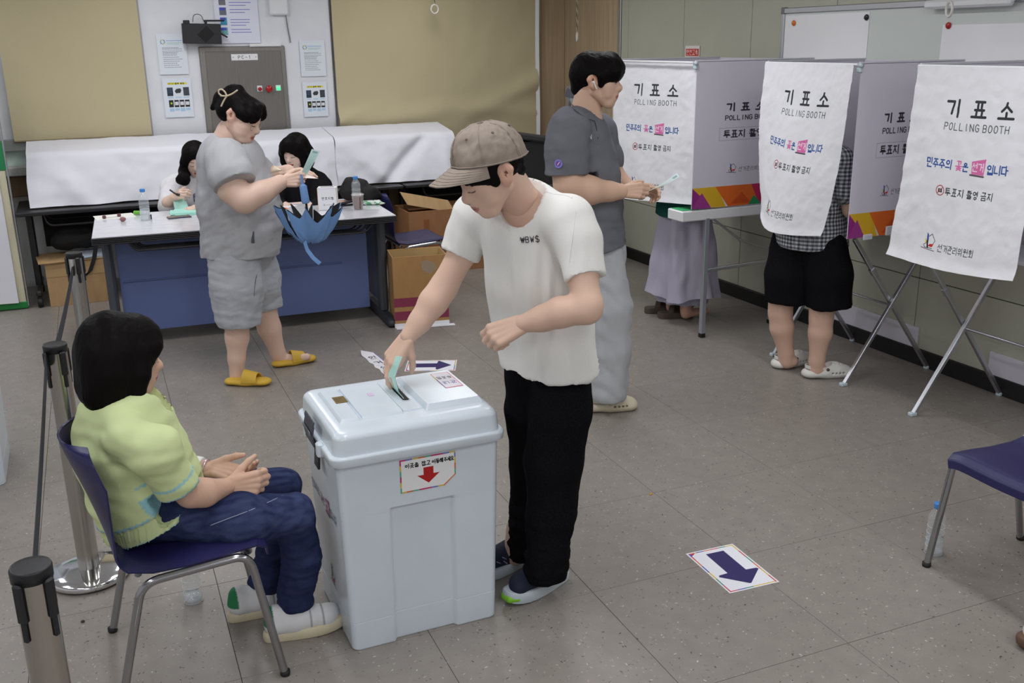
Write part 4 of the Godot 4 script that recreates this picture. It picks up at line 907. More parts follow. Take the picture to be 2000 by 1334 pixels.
func small_things() -> void:
	# crumbs on the floor
	for q in [[1271, 966, rgb(206, 150, 50)], [1117, 1067, rgb(190, 120, 60)], [1538, 1141, rgb(110, 96, 70)]]:
		pass
	single(bx(Vector3(0.018, 0.004, 0.007), Vector3(0, 0.002, 0), 0.001, Basis(Vector3.UP, 0.6)), "floor_crumb", mat(rgb(206, 150, 50), 0.8), "tiny yellow scrap on the floor by a tile joint", "scrap", Vector3(2.0469, -0.0000, -3.2773))
	single(lt([Vector2(0, 0), Vector2(0.006, 0.001), Vector2(0.007, 0.004), Vector2(0.003, 0.007), Vector2(0, 0.007)], 8), "floor_crumb", mat(rgb(70, 64, 58), 0.8), "tiny dark pellet on the floor behind the chair", "scrap", Vector3(-0.1856, 0.0000, -3.2561))

# ---------------------------------------------------------------- people
class Clay:
	var list := []
	func cap(a: Vector3, b: Vector3, ra: float, rb: float, fl := Vector3.ZERO, fs := 1.0) -> void: list.append([a, b, ra, rb, fl, fs])
	func chain(p: Array, r: Array, fl := Vector3.ZERO, fs := 1.0) -> void:
		for i in p.size() - 1: cap(p[i], p[i + 1], r[i], r[i + 1], fl, fs)
	func make(cell: float, k: float) -> Sdf:
		var lo := Vector3(1e9, 1e9, 1e9)
		var hi := -lo
		for q in list:
			var r: float = maxf(q[2], q[3]) * maxf(1.0, q[5]) + 0.014
			for p in [q[0], q[1]]:
				lo = lo.min(p - Vector3(r, r, r)); hi = hi.max(p + Vector3(r, r, r))
		var s := Sdf.new(lo, hi, cell, k)
		for q in list: s.cap(q[0], q[1], q[2], q[3], q[4], q[5])
		s.done()
		return s

func lin(r: float, g: float, b: float) -> Color: return rgb(r, g, b).srgb_to_linear()

# axes of a head or a hand: x to the person's left, y up, z forward
func facing(fwd: Vector3, up: Vector3) -> Basis:
	var z := fwd.normalized()
	var x := up.cross(z).normalized()
	return Basis(x, z.cross(x), z)

# directions as the camera sees them: right, up, towards the camera
func dir(r: float, u: float, t: float) -> Vector3: return Vector3(0.9180, 0.0000, 0.3966) * r + Vector3.UP * u - Vector3(0.3966, 0.0000, -0.9180) * t

# a head in its own axes, about 0.23 m from chin to crown; look: "down" or "open"; mouth slightly open or not
func head(b: B, o: Vector3, bas: Basis, s: float, skin: Color, lips: Color, opt := {}) -> void:
	var c := Clay.new()
	var fat: float = opt.get("fat", 0.0)
	var P := func(x: float, y: float, z: float) -> Vector3: return o + bas * (Vector3(x, y, z) * s)
	var add := func(x0: float, y0: float, z0: float, r0: float, x1: float, y1: float, z1: float, r1: float) -> void: c.cap(P.call(x0, y0, z0), P.call(x1, y1, z1), r0 * s, r1 * s)
	add.call(0, 0.028, -0.036, 0.072, 0, 0.034, 0.018, 0.070)
	add.call(0, 0.0, 0.01, 0.066, 0, -0.02, 0.03, 0.058)
	add.call(0, -0.03, 0.038, 0.050 + fat * 0.5, 0, -0.072, 0.052, 0.036 + fat)
	add.call(-0.024, -0.092, 0.058, 0.017 + fat, 0.024, -0.092, 0.058, 0.017 + fat)
	add.call(0, -0.096, 0.070, 0.015 + fat, 0, -0.089, 0.067, 0.017 + fat)
	for q in [-1.0, 1.0]:
		add.call(q * 0.036, -0.028, 0.048, 0.028 + fat, q * 0.034, -0.05, 0.05, 0.026 + fat)
		add.call(q * 0.050, -0.045, -0.002, 0.020 + fat, q * 0.026, -0.088, 0.05, 0.016 + fat)
		add.call(q * 0.033, 0.012, 0.060, 0.022, q * 0.012, 0.018, 0.070, 0.020)
		add.call(q * 0.032, -0.003, 0.0655, 0.0155, q * 0.030, -0.003, 0.067, 0.0155)
		# ears: a rim, a lobe and a thin bowl
		add.call(q * 0.073, 0.022, -0.006, 0.005, q * 0.083, 0.024, -0.020, 0.0055)
		add.call(q * 0.083, 0.024, -0.020, 0.0055, q * 0.086, 0.006, -0.027, 0.0055)
		add.call(q * 0.086, 0.006, -0.027, 0.0055, q * 0.079, -0.020, -0.014, 0.0060)
		add.call(q * 0.079, -0.020, -0.014, 0.0070, q * 0.074, -0.028, -0.004, 0.0065)
		add.call(q * 0.072, -0.006, 0.002, 0.0060, q * 0.074, 0.004, 0.0, 0.0055)
		c.cap(P.call(q * 0.074, 0.004, -0.014), P.call(q * 0.074, -0.010, -0.012), 0.016 * s, 0.012 * s, bas.x, 0.35)
	add.call(0, 0.012, 0.081, 0.0085, 0, -0.022, 0.101, 0.0105)
	add.call(0, -0.026, 0.104, 0.0115, 0, -0.030, 0.096, 0.0115)
	for q in [-1.0, 1.0]: add.call(q * 0.0115, -0.031, 0.088, 0.0085, q * 0.009, -0.031, 0.084, 0.009)
	add.call(-0.017, -0.0595, 0.078, 0.0070, 0.0, -0.0555, 0.087, 0.0080)
	add.call(0.017, -0.0595, 0.078, 0.0070, 0.0, -0.0555, 0.087, 0.0080)
	add.call(-0.013, -0.0685, 0.079, 0.0075, 0.013, -0.0685, 0.079, 0.0075)
	add.call(0, -0.066, 0.084, 0.0085, 0, -0.0685, 0.084, 0.0085)
	# neck
	c.cap(P.call(0, -0.03, -0.028), opt.get("neck", P.call(0, -0.17, -0.05)), 0.052 * s, opt.get("neck_r", 0.054) as float)
	var sd := c.make(0.0031, 150.0)
	for q in [-1.0, 1.0]: sd.carve(P.call(q * 0.083, 0.006, -0.014), P.call(q * 0.081, -0.008, -0.008), 0.0075 * s, 0.005 * s)
	var mo: float = opt.get("mouth", 0.0)
	sd.carve(P.call(-0.018, -0.0625, 0.090), P.call(0.018, -0.0625, 0.090), 0.0035 + mo, 0.0035 + mo)
	var inv := bas.inverse()
	var shut: bool = opt.get("eyes", "down") == "down"
	var dark := lin(30, 22, 20)
	var brow := lin(52, 40, 36)
	sd.into(b, null, func(p: Vector3) -> Color:
		var l := inv * (p - o) / s
		var k := skin
		if l.z > 0.04:
			var ax := absf(l.x)
			if l.y < -0.049 and l.y > -0.078 and ax < 0.024:
				var e := pow(ax / 0.023, 2.0) + pow((l.y + 0.0635) / 0.0125, 2.0)
				k = k.lerp(lips, clampf((1.15 - e) * 2.5, 0, 1))
				if absf(l.y + 0.0625) < 0.0016 + mo and ax < 0.017: k = lips.lerp(dark, 0.75)
			# brows
			var by := 0.0245 - pow((ax - 0.030) / 0.03, 2.0) * 0.006
			if ax > 0.013 and ax < 0.050: k = k.lerp(brow, clampf((0.0042 - absf(l.y - by)) * 420.0, 0, 0.75))
			# lids
			var ly := (-0.007 if shut else -0.001) - pow((ax - 0.031) / 0.016, 2.0) * (-0.0035 if shut else 0.0035)
			if ax > 0.016 and ax < 0.046: k = k.lerp(dark, clampf((0.0029 - absf(l.y - ly)) * 700.0, 0, 0.9))
			if not shut and pow((ax - 0.031) / 0.0125, 2.0) + pow((l.y + 0.0045) / 0.0042, 2.0) < 1.0:
				k = dark if absf(ax - 0.031) < 0.0055 else Color(0.62, 0.58, 0.56)
			# nostrils
			if ax > 0.004 and ax < 0.012 and l.y < -0.036 and l.y > -0.043 and l.z > 0.084: k = k.lerp(dark, 0.5)
		# a warmer ear
		if absf(l.x) > 0.074: k = k.lerp(Color(skin.r, skin.g * 0.8, skin.b * 0.75), 0.6)
		return k)

# a hand from the wrist: fwd along the palm, back out of its back; curls of four fingers (knuckle, middle, tip), thumb (out, in, bend)
func hand(b: B, wrist: Vector3, fwd: Vector3, back: Vector3, right: bool, s: float, skin: Color, curls: Array, thumb := [0.6, 0.35, 0.2], spread := 0.06) -> void:
	var z := fwd.normalized()
	var y := (back - z * back.dot(z)).normalized()
	var x := y.cross(z) * (1.0 if right else -1.0)
	var c := Clay.new()
	var P := func(px: float, py: float, pz: float) -> Vector3: return wrist + (x * px + y * py + z * pz) * s
	var bx_ := [0.029, 0.0095, -0.0095, -0.0275]
	var bz := [0.092, 0.096, 0.091, 0.082]
	var ln := [[0.043, 0.026, 0.021], [0.048, 0.029, 0.022], [0.044, 0.028, 0.021], [0.034, 0.021, 0.019]]
	for i in 4:
		var kx: float = bx_[i]; var kz: float = bz[i]
		c.cap(P.call(kx * 0.55, 0.0, 0.006), P.call(kx, 0.002, kz), 0.0155 * s, 0.0125 * s)
		c.cap(P.call(kx * 0.7, -0.008, 0.03), P.call(kx, -0.007, kz - 0.008), 0.0120 * s, 0.0105 * s)
		var p: Vector3 = P.call(kx, 0.002, kz)
		var an := 0.0
		var dx := x * (1.5 - i) * spread
		for j in 3:
			an += curls[i][j]
			var d := (z * cos(an) - y * sin(an) + dx * cos(an)).normalized()
			var q: Vector3 = p + d * (ln[i][j] as float) * s
			var r0: float = [0.0098, 0.0088, 0.0080][j] * (0.88 if i == 3 else 1.0)
			var r1: float = [0.0090, 0.0081, 0.0068][j] * (0.88 if i == 3 else 1.0)
			c.cap(p, q, r0 * s, r1 * s)
			p = q
	# thumb: ball of the thumb, then two bones
	var t0: Vector3 = P.call(0.016, -0.006, 0.014)
	var d0 := (x * (thumb[0] as float) + z * 0.75 - y * (thumb[1] as float)).normalized()
	var t1 := t0 + d0 * 0.046 * s
	var d1 := (d0 + (z * 0.5 - x * 0.35) * (thumb[2] as float) - y * (thumb[1] as float) * 0.2).normalized()
	var t2 := t1 + d1 * 0.034 * s
	var d2 := (d1 + (z * 0.4 - x * 0.5) * (thumb[2] as float)).normalized()
	c.cap(t0, t1, 0.0165 * s, 0.0125 * s)
	c.cap(t1, t2, 0.0118 * s, 0.0102 * s)
	c.cap(t2, t2 + d2 * 0.026 * s, 0.0100 * s, 0.0078 * s)
	c.cap(P.call(0, 0, -0.035), P.call(0, 0, 0.012), 0.0205 * s, 0.021 * s, y, 0.8)
	c.make(0.0026, 420.0).into(b, null, func(_p: Vector3) -> Color: return skin)

func skin_mat() -> StandardMaterial3D:
	if not M.has("skin"):
		var m := mat(Color.WHITE, 0.52)
		m.vertex_color_use_as_albedo = true
		M.skin = m
	return M.skin

func fabric(c: Color, v := 0.06, freq := 0.35, scale := 3.0) -> StandardMaterial3D:
	var lo := c.darkened(v); var hi := c.lightened(v * 0.6)
	var m := tri_tex(mat(Color.WHITE, 0.95), grain_tex(128, lo, hi, freq, 1.0, 1.0, 13, 2), scale)
	m.metallic_specular = 0.15
	return m

func vfab() -> StandardMaterial3D:
	var m := mat(Color.WHITE, 0.95)
	m.metallic_specular = 0.15
	m.vertex_color_use_as_albedo = true
	return m

# hair: fine ridges that run along the direction given
func strands(along: Vector3, amp := 0.0022, sd := 3) -> Callable:
	var f := noise(1.0, sd, 2)
	var a := along.normalized()
	var u := a.cross(Vector3(0.3, 0.5, 0.8)).normalized()
	var w := a.cross(u)
	return func(p: Vector3) -> float: return amp * f.get_noise_3d(p.dot(u) * 130.0, p.dot(w) * 130.0, p.dot(a) * 9.0) + amp * 1.6 * f.get_noise_3d(p.dot(u) * 38.0 + 5.0, p.dot(w) * 38.0, p.dot(a) * 5.0)

func hair_mat() -> StandardMaterial3D:
	if not M.has("hair"): M.hair = mat(rgb(19, 17, 17), 0.5)
	M.hair.metallic_specular = 0.14
	return M.hair

# a shoe from heel to toe: sole and upper in its own axes (x width, y up, z towards the toe)
func shoe(parent: Node, heel: Vector3, fwd: Vector3, length: float, upper: Material, sole: Material, opt := {}) -> Node3D:
	var sh := Node3D.new()
	sh.name = "shoe"
	parent.add_child(sh, true)
	var z := Vector3(fwd.x, 0, fwd.z).normalized()
	var bas := Basis(Vector3.UP.cross(z), Vector3.UP, z)
	sh.transform = Transform3D(bas, heel)
	var L := length
	var side: float = opt.get("bend", 0.0)
	var st: float = opt.get("sole", 0.028)
	var lift: float = opt.get("toe_up", 0.012)
	var outline := func(y: float, grow: float) -> PackedVector3Array:
		var r := PackedVector3Array()
		for j in 28:
			var a := TAU * j / 28.0
			var w := cos(a); var k := -sin(a)
			var q := (k + 1.0) * 0.5
			var half := (0.030 + 0.017 * smoothstep(0.15, 0.72, q)) * (L / 0.27) + grow
			r.append(Vector3(signf(w) * pow(absf(w), 0.72) * half + side * sin(q * PI) * 0.008, y + lift * pow(q, 5.0), L * 0.5 + (signf(k) * pow(absf(k), 0.85)) * (L * 0.5 + grow)))
		return r
	var b := B.new()
	b.loft([outline.call(0.0, -0.004), outline.call(0.003, 0.0), outline.call(st * 0.6, 0.003), outline.call(st, 0.001), outline.call(st + 0.002, -0.004)])
	part(b, "sole", sole, sh)
	var c := Clay.new()
	var k2 := L / 0.27
	var hgt: float = opt.get("height", 1.0)
	c.cap(Vector3(0, st + 0.022, 0.042 * k2), Vector3(0, st + 0.020, 0.10 * k2), 0.033 * k2, 0.035 * k2)
	c.cap(Vector3(0, st + 0.018, 0.10 * k2), Vector3(0, st + 0.012 + lift * 0.4, 0.205 * k2), 0.037 * k2, 0.034 * k2)
	c.cap(Vector3(-0.012, st + 0.008 + lift * 0.5, 0.205 * k2), Vector3(0.012, st + 0.008 + lift * 0.6, 0.228 * k2), 0.028 * k2, 0.024 * k2)
	c.cap(Vector3(0, st + 0.03 * hgt, 0.042 * k2), Vector3(0, st + 0.058 * hgt, 0.040 * k2), 0.032 * k2, 0.028 * k2)
	c.cap(Vector3(0, st + 0.055 * hgt, 0.055 * k2), Vector3(0, st + 0.032, 0.16 * k2), 0.026 * k2, 0.026 * k2)
	var s := c.make(0.005, 110.0)
	s.clip(Vector3(0, st - 0.004, 0), Vector3.DOWN)
	b = B.new()
	s.into(b, null, opt.get("paint", null))
	part(b, "upper", upper, sh)
	sh.set_meta("field", 0)
	sh.remove_meta("field")
	return sh

# a thin patch of print that follows the surface of a garment
func patch(s: Sdf, mid: Vector3, out: Vector3, up: Vector3, w: float, h: float, n := 14, push = null) -> B:
	var b := B.new()
	var z := out.normalized()
	var x := up.cross(z).normalized()
	var y := z.cross(x)
	b.sheet(n, n, func(u: float, v: float) -> Vector3:
		var p := mid + x * (u - 0.5) * w + y * (v - 0.5) * h + z * 0.16
		var q := s.hit(p, -z, 0.34)
		return q + z * (0.003 + (push.call(q) if push != null else 0.0)), 0.0005)
	return b

func cut(t: Texture2D, rough := 0.7) -> StandardMaterial3D:
	var m := printed(t, rough)
	m.transparency = BaseMaterial3D.TRANSPARENCY_ALPHA_SCISSOR
	m.alpha_scissor_threshold = 0.45
	return m

func person(label: String, at: Vector3) -> Node3D:
	return thing("person", label, "person", at)

func people() -> void:
	M.none = null
	voter()
	seated_woman()
	grey_woman()
	polo_man()
	workers()
	booth_voters()
	far_sneaker()

# the man at the ballot box: cap, white T-shirt, black trousers
func voter() -> void:
	var t := person("man in a taupe cap and white T-shirt dropping his ballot", Vector3.ZERO)
	var skin := lin(220, 184, 164)
	var lips := lin(184, 122, 112)
	var fw := dir(-0.67, 0.0, 0.74)
	var body := B.new()
	# arms, neck, upper chest and ankles
	var c := Clay.new()
	c.chain([Vector3(1.2933, 1.3459, -2.5568), Vector3(1.2945, 1.2114, -2.4800), Vector3(1.2926, 1.1221, -2.4372), Vector3(1.2877, 1.1067, -2.4339)], [0.0539, 0.0459, 0.0398, 0.0384])
	c.chain([Vector3(1.2877, 1.1098, -2.4339), Vector3(1.2275, 1.0964, -2.4817), Vector3(1.1882, 1.0732, -2.5205), Vector3(1.1418, 1.0543, -2.5568)], [0.0398, 0.0431, 0.0360, 0.0279])
	c.chain([Vector3(1.1355, 1.3165, -2.9081), Vector3(1.0982, 1.2094, -2.9243), Vector3(1.0353, 1.0887, -2.9514)], [0.0554, 0.0444, 0.0433])
	c.chain([Vector3(1.0353, 1.0887, -2.9514), Vector3(0.9967, 1.0463, -2.9463), Vector3(0.9484, 0.9872, -2.9454), Vector3(0.9053, 0.9435, -2.9422)], [0.0433, 0.0448, 0.0348, 0.0265])
	c.chain([Vector3(1.1689, 1.4463, -2.6867), Vector3(1.2151, 1.3662, -2.7104), Vector3(1.2341, 1.2967, -2.7240)], [0.0515, 0.0619, 0.0941])
	c.chain([Vector3(1.2341, 1.2967, -2.7240), Vector3(1.3029, 0.9085, -2.7269)], [0.1098, 0.0985], fw, 0.6)
	c.chain([Vector3(1.3029, 0.9085, -2.7269), Vector3(1.3258, 0.8724, -2.6625), Vector3(1.3243, 0.5120, -2.7285), Vector3(1.3018, 0.1438, -2.7492)], [0.0985, 0.0649, 0.0580, 0.0389])
	c.chain([Vector3(1.3029, 0.9085, -2.7269), Vector3(1.2906, 0.8313, -2.8194), Vector3(1.3265, 0.4513, -2.8801), Vector3(1.2755, 0.1180, -2.9348)], [0.0985, 0.0677, 0.0571, 0.0370])
	c.chain([Vector3(1.1462, 1.3244, -2.8817), Vector3(1.2202, 1.3474, -2.7299), Vector3(1.2857, 1.3427, -2.5818)], [0.0583, 0.0687, 0.0512])
	c.chain([Vector3(1.3019, 0.1734, -2.7491), Vector3(1.3015, 0.0842, -2.7493)], [0.0352, 0.0355])
	c.chain([Vector3(1.2763, 0.1795, -2.9345), Vector3(1.2702, 0.0609, -2.9480)], [0.0368, 0.0373])
	c.make(0.007, 135.0).into(body, null, func(_p: Vector3) -> Color: return skin)
	var ho := Vector3(1.0884, 1.4895, -2.6562)
	var hb := facing(dir(-0.85, -0.52, 0.42), dir(-0.42, 1.0, 0.22))
	head(body, ho, hb, 0.98, skin, lips, {"eyes": "down", "neck": Vector3(1.2070, 1.3818, -2.6921), "neck_r": 0.056})
	hand(body, Vector3(0.9021, 0.9401, -2.9436), dir(-0.55, -0.78, 0.18), dir(-0.55, 0.45, 0.62), true, 1.0, skin, [[0.35, 0.55, 0.25], [0.32, 0.50, 0.25], [0.40, 0.55, 0.3], [0.5, 0.6, 0.35]], [0.35, 0.75, 0.5], 0.03)
	hand(body, Vector3(1.1390, 1.0527, -2.5581), dir(-0.88, -0.34, 0.12), dir(-0.15, 0.52, 0.84), false, 1.0, skin, [[0.95, 1.25, 0.6], [1.05, 1.3, 0.7], [1.1, 1.3, 0.7], [1.1, 1.3, 0.7]], [0.35, 0.6, 0.3], 0.05)
	part(body, "body", skin_mat(), t)
	# T-shirt
	c = Clay.new()
	c.chain([Vector3(1.2311, 1.2935, -2.7252), Vector3(1.2602, 1.1493, -2.7236), Vector3(1.2930, 0.9968, -2.7203), Vector3(1.3073, 0.8077, -2.7141)], [0.1600, 0.1691, 0.1786, 0.1850], fw, 0.72)
	c.chain([Vector3(1.1468, 1.3179, -2.8924), Vector3(1.2203, 1.3568, -2.7299), Vector3(1.2881, 1.3444, -2.5699)], [0.0763, 0.0904, 0.0721])
	c.chain([Vector3(1.2905, 1.3460, -2.5579), Vector3(1.3012, 1.2929, -2.5261), Vector3(1.2972, 1.1813, -2.4625)], [0.0778, 0.0716, 0.0591])
	c.chain([Vector3(1.1385, 1.3164, -2.9068), Vector3(1.1163, 1.2673, -2.9164), Vector3(1.0840, 1.1895, -2.9304)], [0.0799, 0.0688, 0.0594])
	var s := c.make(0.0065, 130.0)
	s.trim(Vector3(1.2958, 1.1920, -2.4631), (Vector3(1.2972, 1.1813, -2.4625) - Vector3(1.3008, 1.2919, -2.5317)).normalized(), 0.085, 0.09)
	s.trim(Vector3(1.0874, 1.2029, -2.9289), (Vector3(1.0840, 1.1895, -2.9304) - Vector3(1.1197, 1.2822, -2.9150)).normalized(), 0.085, 0.09)
	s.clip(Vector3(1.3075, 0.8719, -2.7140), dir(0.06, -1, -0.22).normalized())
	s.carve(Vector3(1.1898, 1.4460, -2.6777), Vector3(1.1851, 1.3883, -2.6580), 0.078, 0.070)
	var f := noise(1.0, 17, 2)
	var shirt := B.new()
	var low := Vector3(1.3075, 0.8719, -2.7140).y
	var fold := func(p: Vector3) -> float:
		var q := p.dot(dir(1, 0, 0)); var d := p.dot(dir(0, 0, 1))
		var drop := clampf((1.36 - p.y) * 5.0, 0, 1)
		return drop * (0.020 * f.get_noise_3d(q * 12.0, p.y * 1.4 + q * 2.0, d * 5.0) + 0.007 * f.get_noise_3d(q * 6.0 + 4.0, p.y * 4.0, d * 6.0))
	s.into(shirt, fold)
	var cloth := fabric(rgb(232, 231, 228), 0.02)
	var tee := part(shirt, "t_shirt", cloth, t)
	# lettering on the chest
	var ink := Ink.new(256, 80, Color(1, 1, 1, 0))
	var k := rgb(34, 30, 40)
	ink.text("WBWS", 12, 40, Vector2(46, 54), 58, 7.0, k)
	ink.line(Vector2(8, 40), Vector2(66, 40), 6.0, k); ink.line(Vector2(8, 28), Vector2(66, 28), 5.0, k); ink.line(Vector2(209, 6), Vector2(209, 74), 6.0, k)
	part(patch(s, Vector3(1.2050, 1.2876, -2.6167), dir(-0.35, 0.25, 0.9), dir(-0.12, 1, 0), 0.068, 0.024, 14, fold), "print", cut(ink.tex()), tee)
	# shoulder seam
	var seam := []
	for i in 9:
		var p0 := Vector3(1.2549, 1.3962, -2.6496).lerp(Vector3(1.3015, 1.3669, -2.5532), i / 8.0) + dir(0, 0.10, 0.06)
		var ph := s.hit(p0, dir(-0.05, -0.85, -0.5).normalized(), 0.3)
		seam.append(ph + dir(0, 0.7, 0.5) * maxf(0.0, fold.call(ph)))
	part(tb(seam, 0.0022, 5), "seam", cloth, tee)
	seam = []
	for i in 14:
		var p0 := Vector3(1.2787, 1.3794, -2.5412).lerp(Vector3(1.2390, 1.1949, -2.5148), i / 13.0) + dir(0.02, 0.02, 0.2)
		var ph := s.hit(p0, dir(0, -0.1, -1).normalized(), 0.4)
		seam.append(ph + dir(0, 0, 1) * (fold.call(ph) as float))
	part(tb(seam, 0.0020, 5), "seam", cloth, tee)
	# trousers
	c = Clay.new()
	c.chain([Vector3(1.2887, 0.8730, -2.7984), Vector3(1.3228, 0.9064, -2.6638)], [0.0905, 0.0873])
	c.chain([Vector3(1.3288, 0.8723, -2.6612), Vector3(1.3286, 0.7090, -2.6831), Vector3(1.3200, 0.5164, -2.7195), Vector3(1.3143, 0.3239, -2.7329), Vector3(1.2973, 0.1059, -2.7402)], [0.0876, 0.0994, 0.0969, 0.0815, 0.0742])
	c.chain([Vector3(1.2864, 0.8346, -2.8103), Vector3(1.3138, 0.6532, -2.8529), Vector3(1.3265, 0.4513, -2.8801), Vector3(1.3200, 0.2446, -2.9047), Vector3(1.2985, 0.0512, -2.9249)], [0.0911, 0.1009, 0.0892, 0.0767, 0.0651])
	s = c.make(0.008, 120.0)
	s.clip(Vector3(1.2971, 0.0700, -2.7403), dir(0, -1, 0))
	var pants := B.new()
	s.into(pants, func(p: Vector3) -> float:
		var d := clampf((0.45 - p.y) * 3.0, 0, 1)
		return 0.006 * f.get_noise_3d(p.x * 9.0, p.y * 5.0, p.z * 9.0) + d * 0.009 * f.get_noise_3d(p.x * 8.0, p.y * 22.0, p.z * 8.0))
	var pt := part(pants, "trousers", fabric(rgb(15, 14, 17), 0.10), t)
	ink = Ink.new(64, 64, Color(1, 1, 1, 0))
	for q in [[14, 10, 50, 6], [50, 6, 46, 44], [46, 44, 10, 56], [10, 56, 14, 10], [24, 40, 36, 22]]: ink.line(Vector2(q[0], q[1]), Vector2(q[2], q[3]), 5, rgb(190, 190, 194))
	part(patch(s, Vector3(1.3109, 0.8381, -2.6254), dir(-0.1, 0, 1), Vector3.UP, 0.017, 0.020, 4), "logo", cut(ink.tex()), pt)
	# running shoes
	var navy := mat(Color.WHITE, 0.8)
	navy.vertex_color_use_as_albedo = true
	var n0 := lin(26, 32, 54)
	var pf := func(_p: Vector3) -> Color: return n0
	var grey := mat(rgb(196, 206, 214), 0.6)
	for q in [[Vector3(1.4213, 0.0000, -2.8216), Vector3(1.1517, -0.0000, -2.7464), 0.285], [Vector3(1.3632, 0.0000, -2.9952), Vector3(1.1854, 0.0000, -2.9560), 0.285]]:
		var sh := shoe(t, q[0], q[1] - q[0], q[2], navy, grey, {"sole": 0.040, "toe_up": 0.016, "paint": pf})
		var tip := Clay.new()
		tip.chain([Vector3(-0.030, 0.028, q[2] - 0.030), Vector3(-0.012, 0.030, q[2] - 0.010), Vector3(0.012, 0.030, q[2] - 0.010), Vector3(0.030, 0.028, q[2] - 0.030)], [0.010, 0.0135, 0.0135, 0.010])
		var tb_ := B.new()
		tip.make(0.003, 220.0).into(tb_)
		part(tb_, "toe_tip", mat(rgb(130, 200, 50), 0.5), sh)
		for sd in [-1.0, 1.0]:
			for st in [[0.120, 0.050, 0.150, 0.084], [0.145, 0.050, 0.172, 0.078], [0.165, 0.082, 0.130, 0.054], [0.190, 0.072, 0.160, 0.050]]:
				part(tb([Vector3(sd * 0.041, st[1], st[0]), Vector3(sd * 0.039, (st[1] + st[3]) / 2, (st[0] + st[2]) / 2), Vector3(sd * 0.028, st[3], st[2])], 0.0022, 5), "stripe", mat(rgb(150, 150, 176), 0.5), sh)
	# hair below the cap
	c = Clay.new()
	var P := func(x: float, y: float, z: float) -> Vector3: return ho + hb * Vector3(x, y, z) * 0.98
	c.cap(P.call(0, 0.035, -0.035), P.call(0, 0.035, 0.012), 0.081, 0.078)
	c.cap(P.call(0, -0.005, -0.062), P.call(0, -0.03, -0.068), 0.050, 0.036)
	for q in [-1.0, 1.0]:
		c.cap(P.call(q * 0.068, 0.02, 0.018), P.call(q * 0.068, -0.012, 0.022), 0.013, 0.007)
		c.cap(P.call(q * 0.045, 0.03, 0.058), P.call(q * 0.058, 0.018, 0.048), 0.020, 0.012)
	c.cap(P.call(-0.03, 0.036, 0.072), P.call(0.03, 0.036, 0.072), 0.019, 0.019)
	s = c.make(0.004, 120.0)
	for q in [-1.0, 1.0]: s.carve(P.call(q * 0.085, 0.008, -0.012), P.call(q * 0.08, -0.02, -0.01), 0.024, 0.022)
	var hr := B.new()
	s.into(hr, strands(hb.y, 0.0016))
	part(hr, "hair", hair_mat(), t)
	cap_on(ho, hb)
	# the ballot he lets go: a strip that bends from his fingers into the slot
	var b := B.new()
	var rows := [[Vector3(0.8648, 0.7520, -3.0348), Vector3(0.8629, 0.7520, -2.8659)], [Vector3(0.8321, 0.8045, -2.9466), Vector3(0.8553, 0.7722, -2.9148)], [Vector3(0.8266, 0.8391, -2.9163), Vector3(0.8411, 0.8248, -2.8992)], [Vector3(0.8343, 0.8731, -2.8912), Vector3(0.8491, 0.8676, -2.8794)], [Vector3(0.8446, 0.9020, -2.8868), Vector3(0.8610, 0.9014, -2.8688)]]
	b.sheet(3, 24, func(u: float, v: float) -> Vector3:
		var q := v * 3.999
		var i := int(q)
		var ease_ := smoothstep(0.0, 1.0, q - i) * 0.4 + (q - i) * 0.6
		return (rows[i][0] as Vector3).lerp(rows[i][1], u).lerp((rows[i + 1][0] as Vector3).lerp(rows[i + 1][1], u), ease_), 0.0012)
	single(b, "ballot_paper", mat(rgb(196, 238, 226), 0.7), "mint ballot paper going into the slot of the box", "ballot")

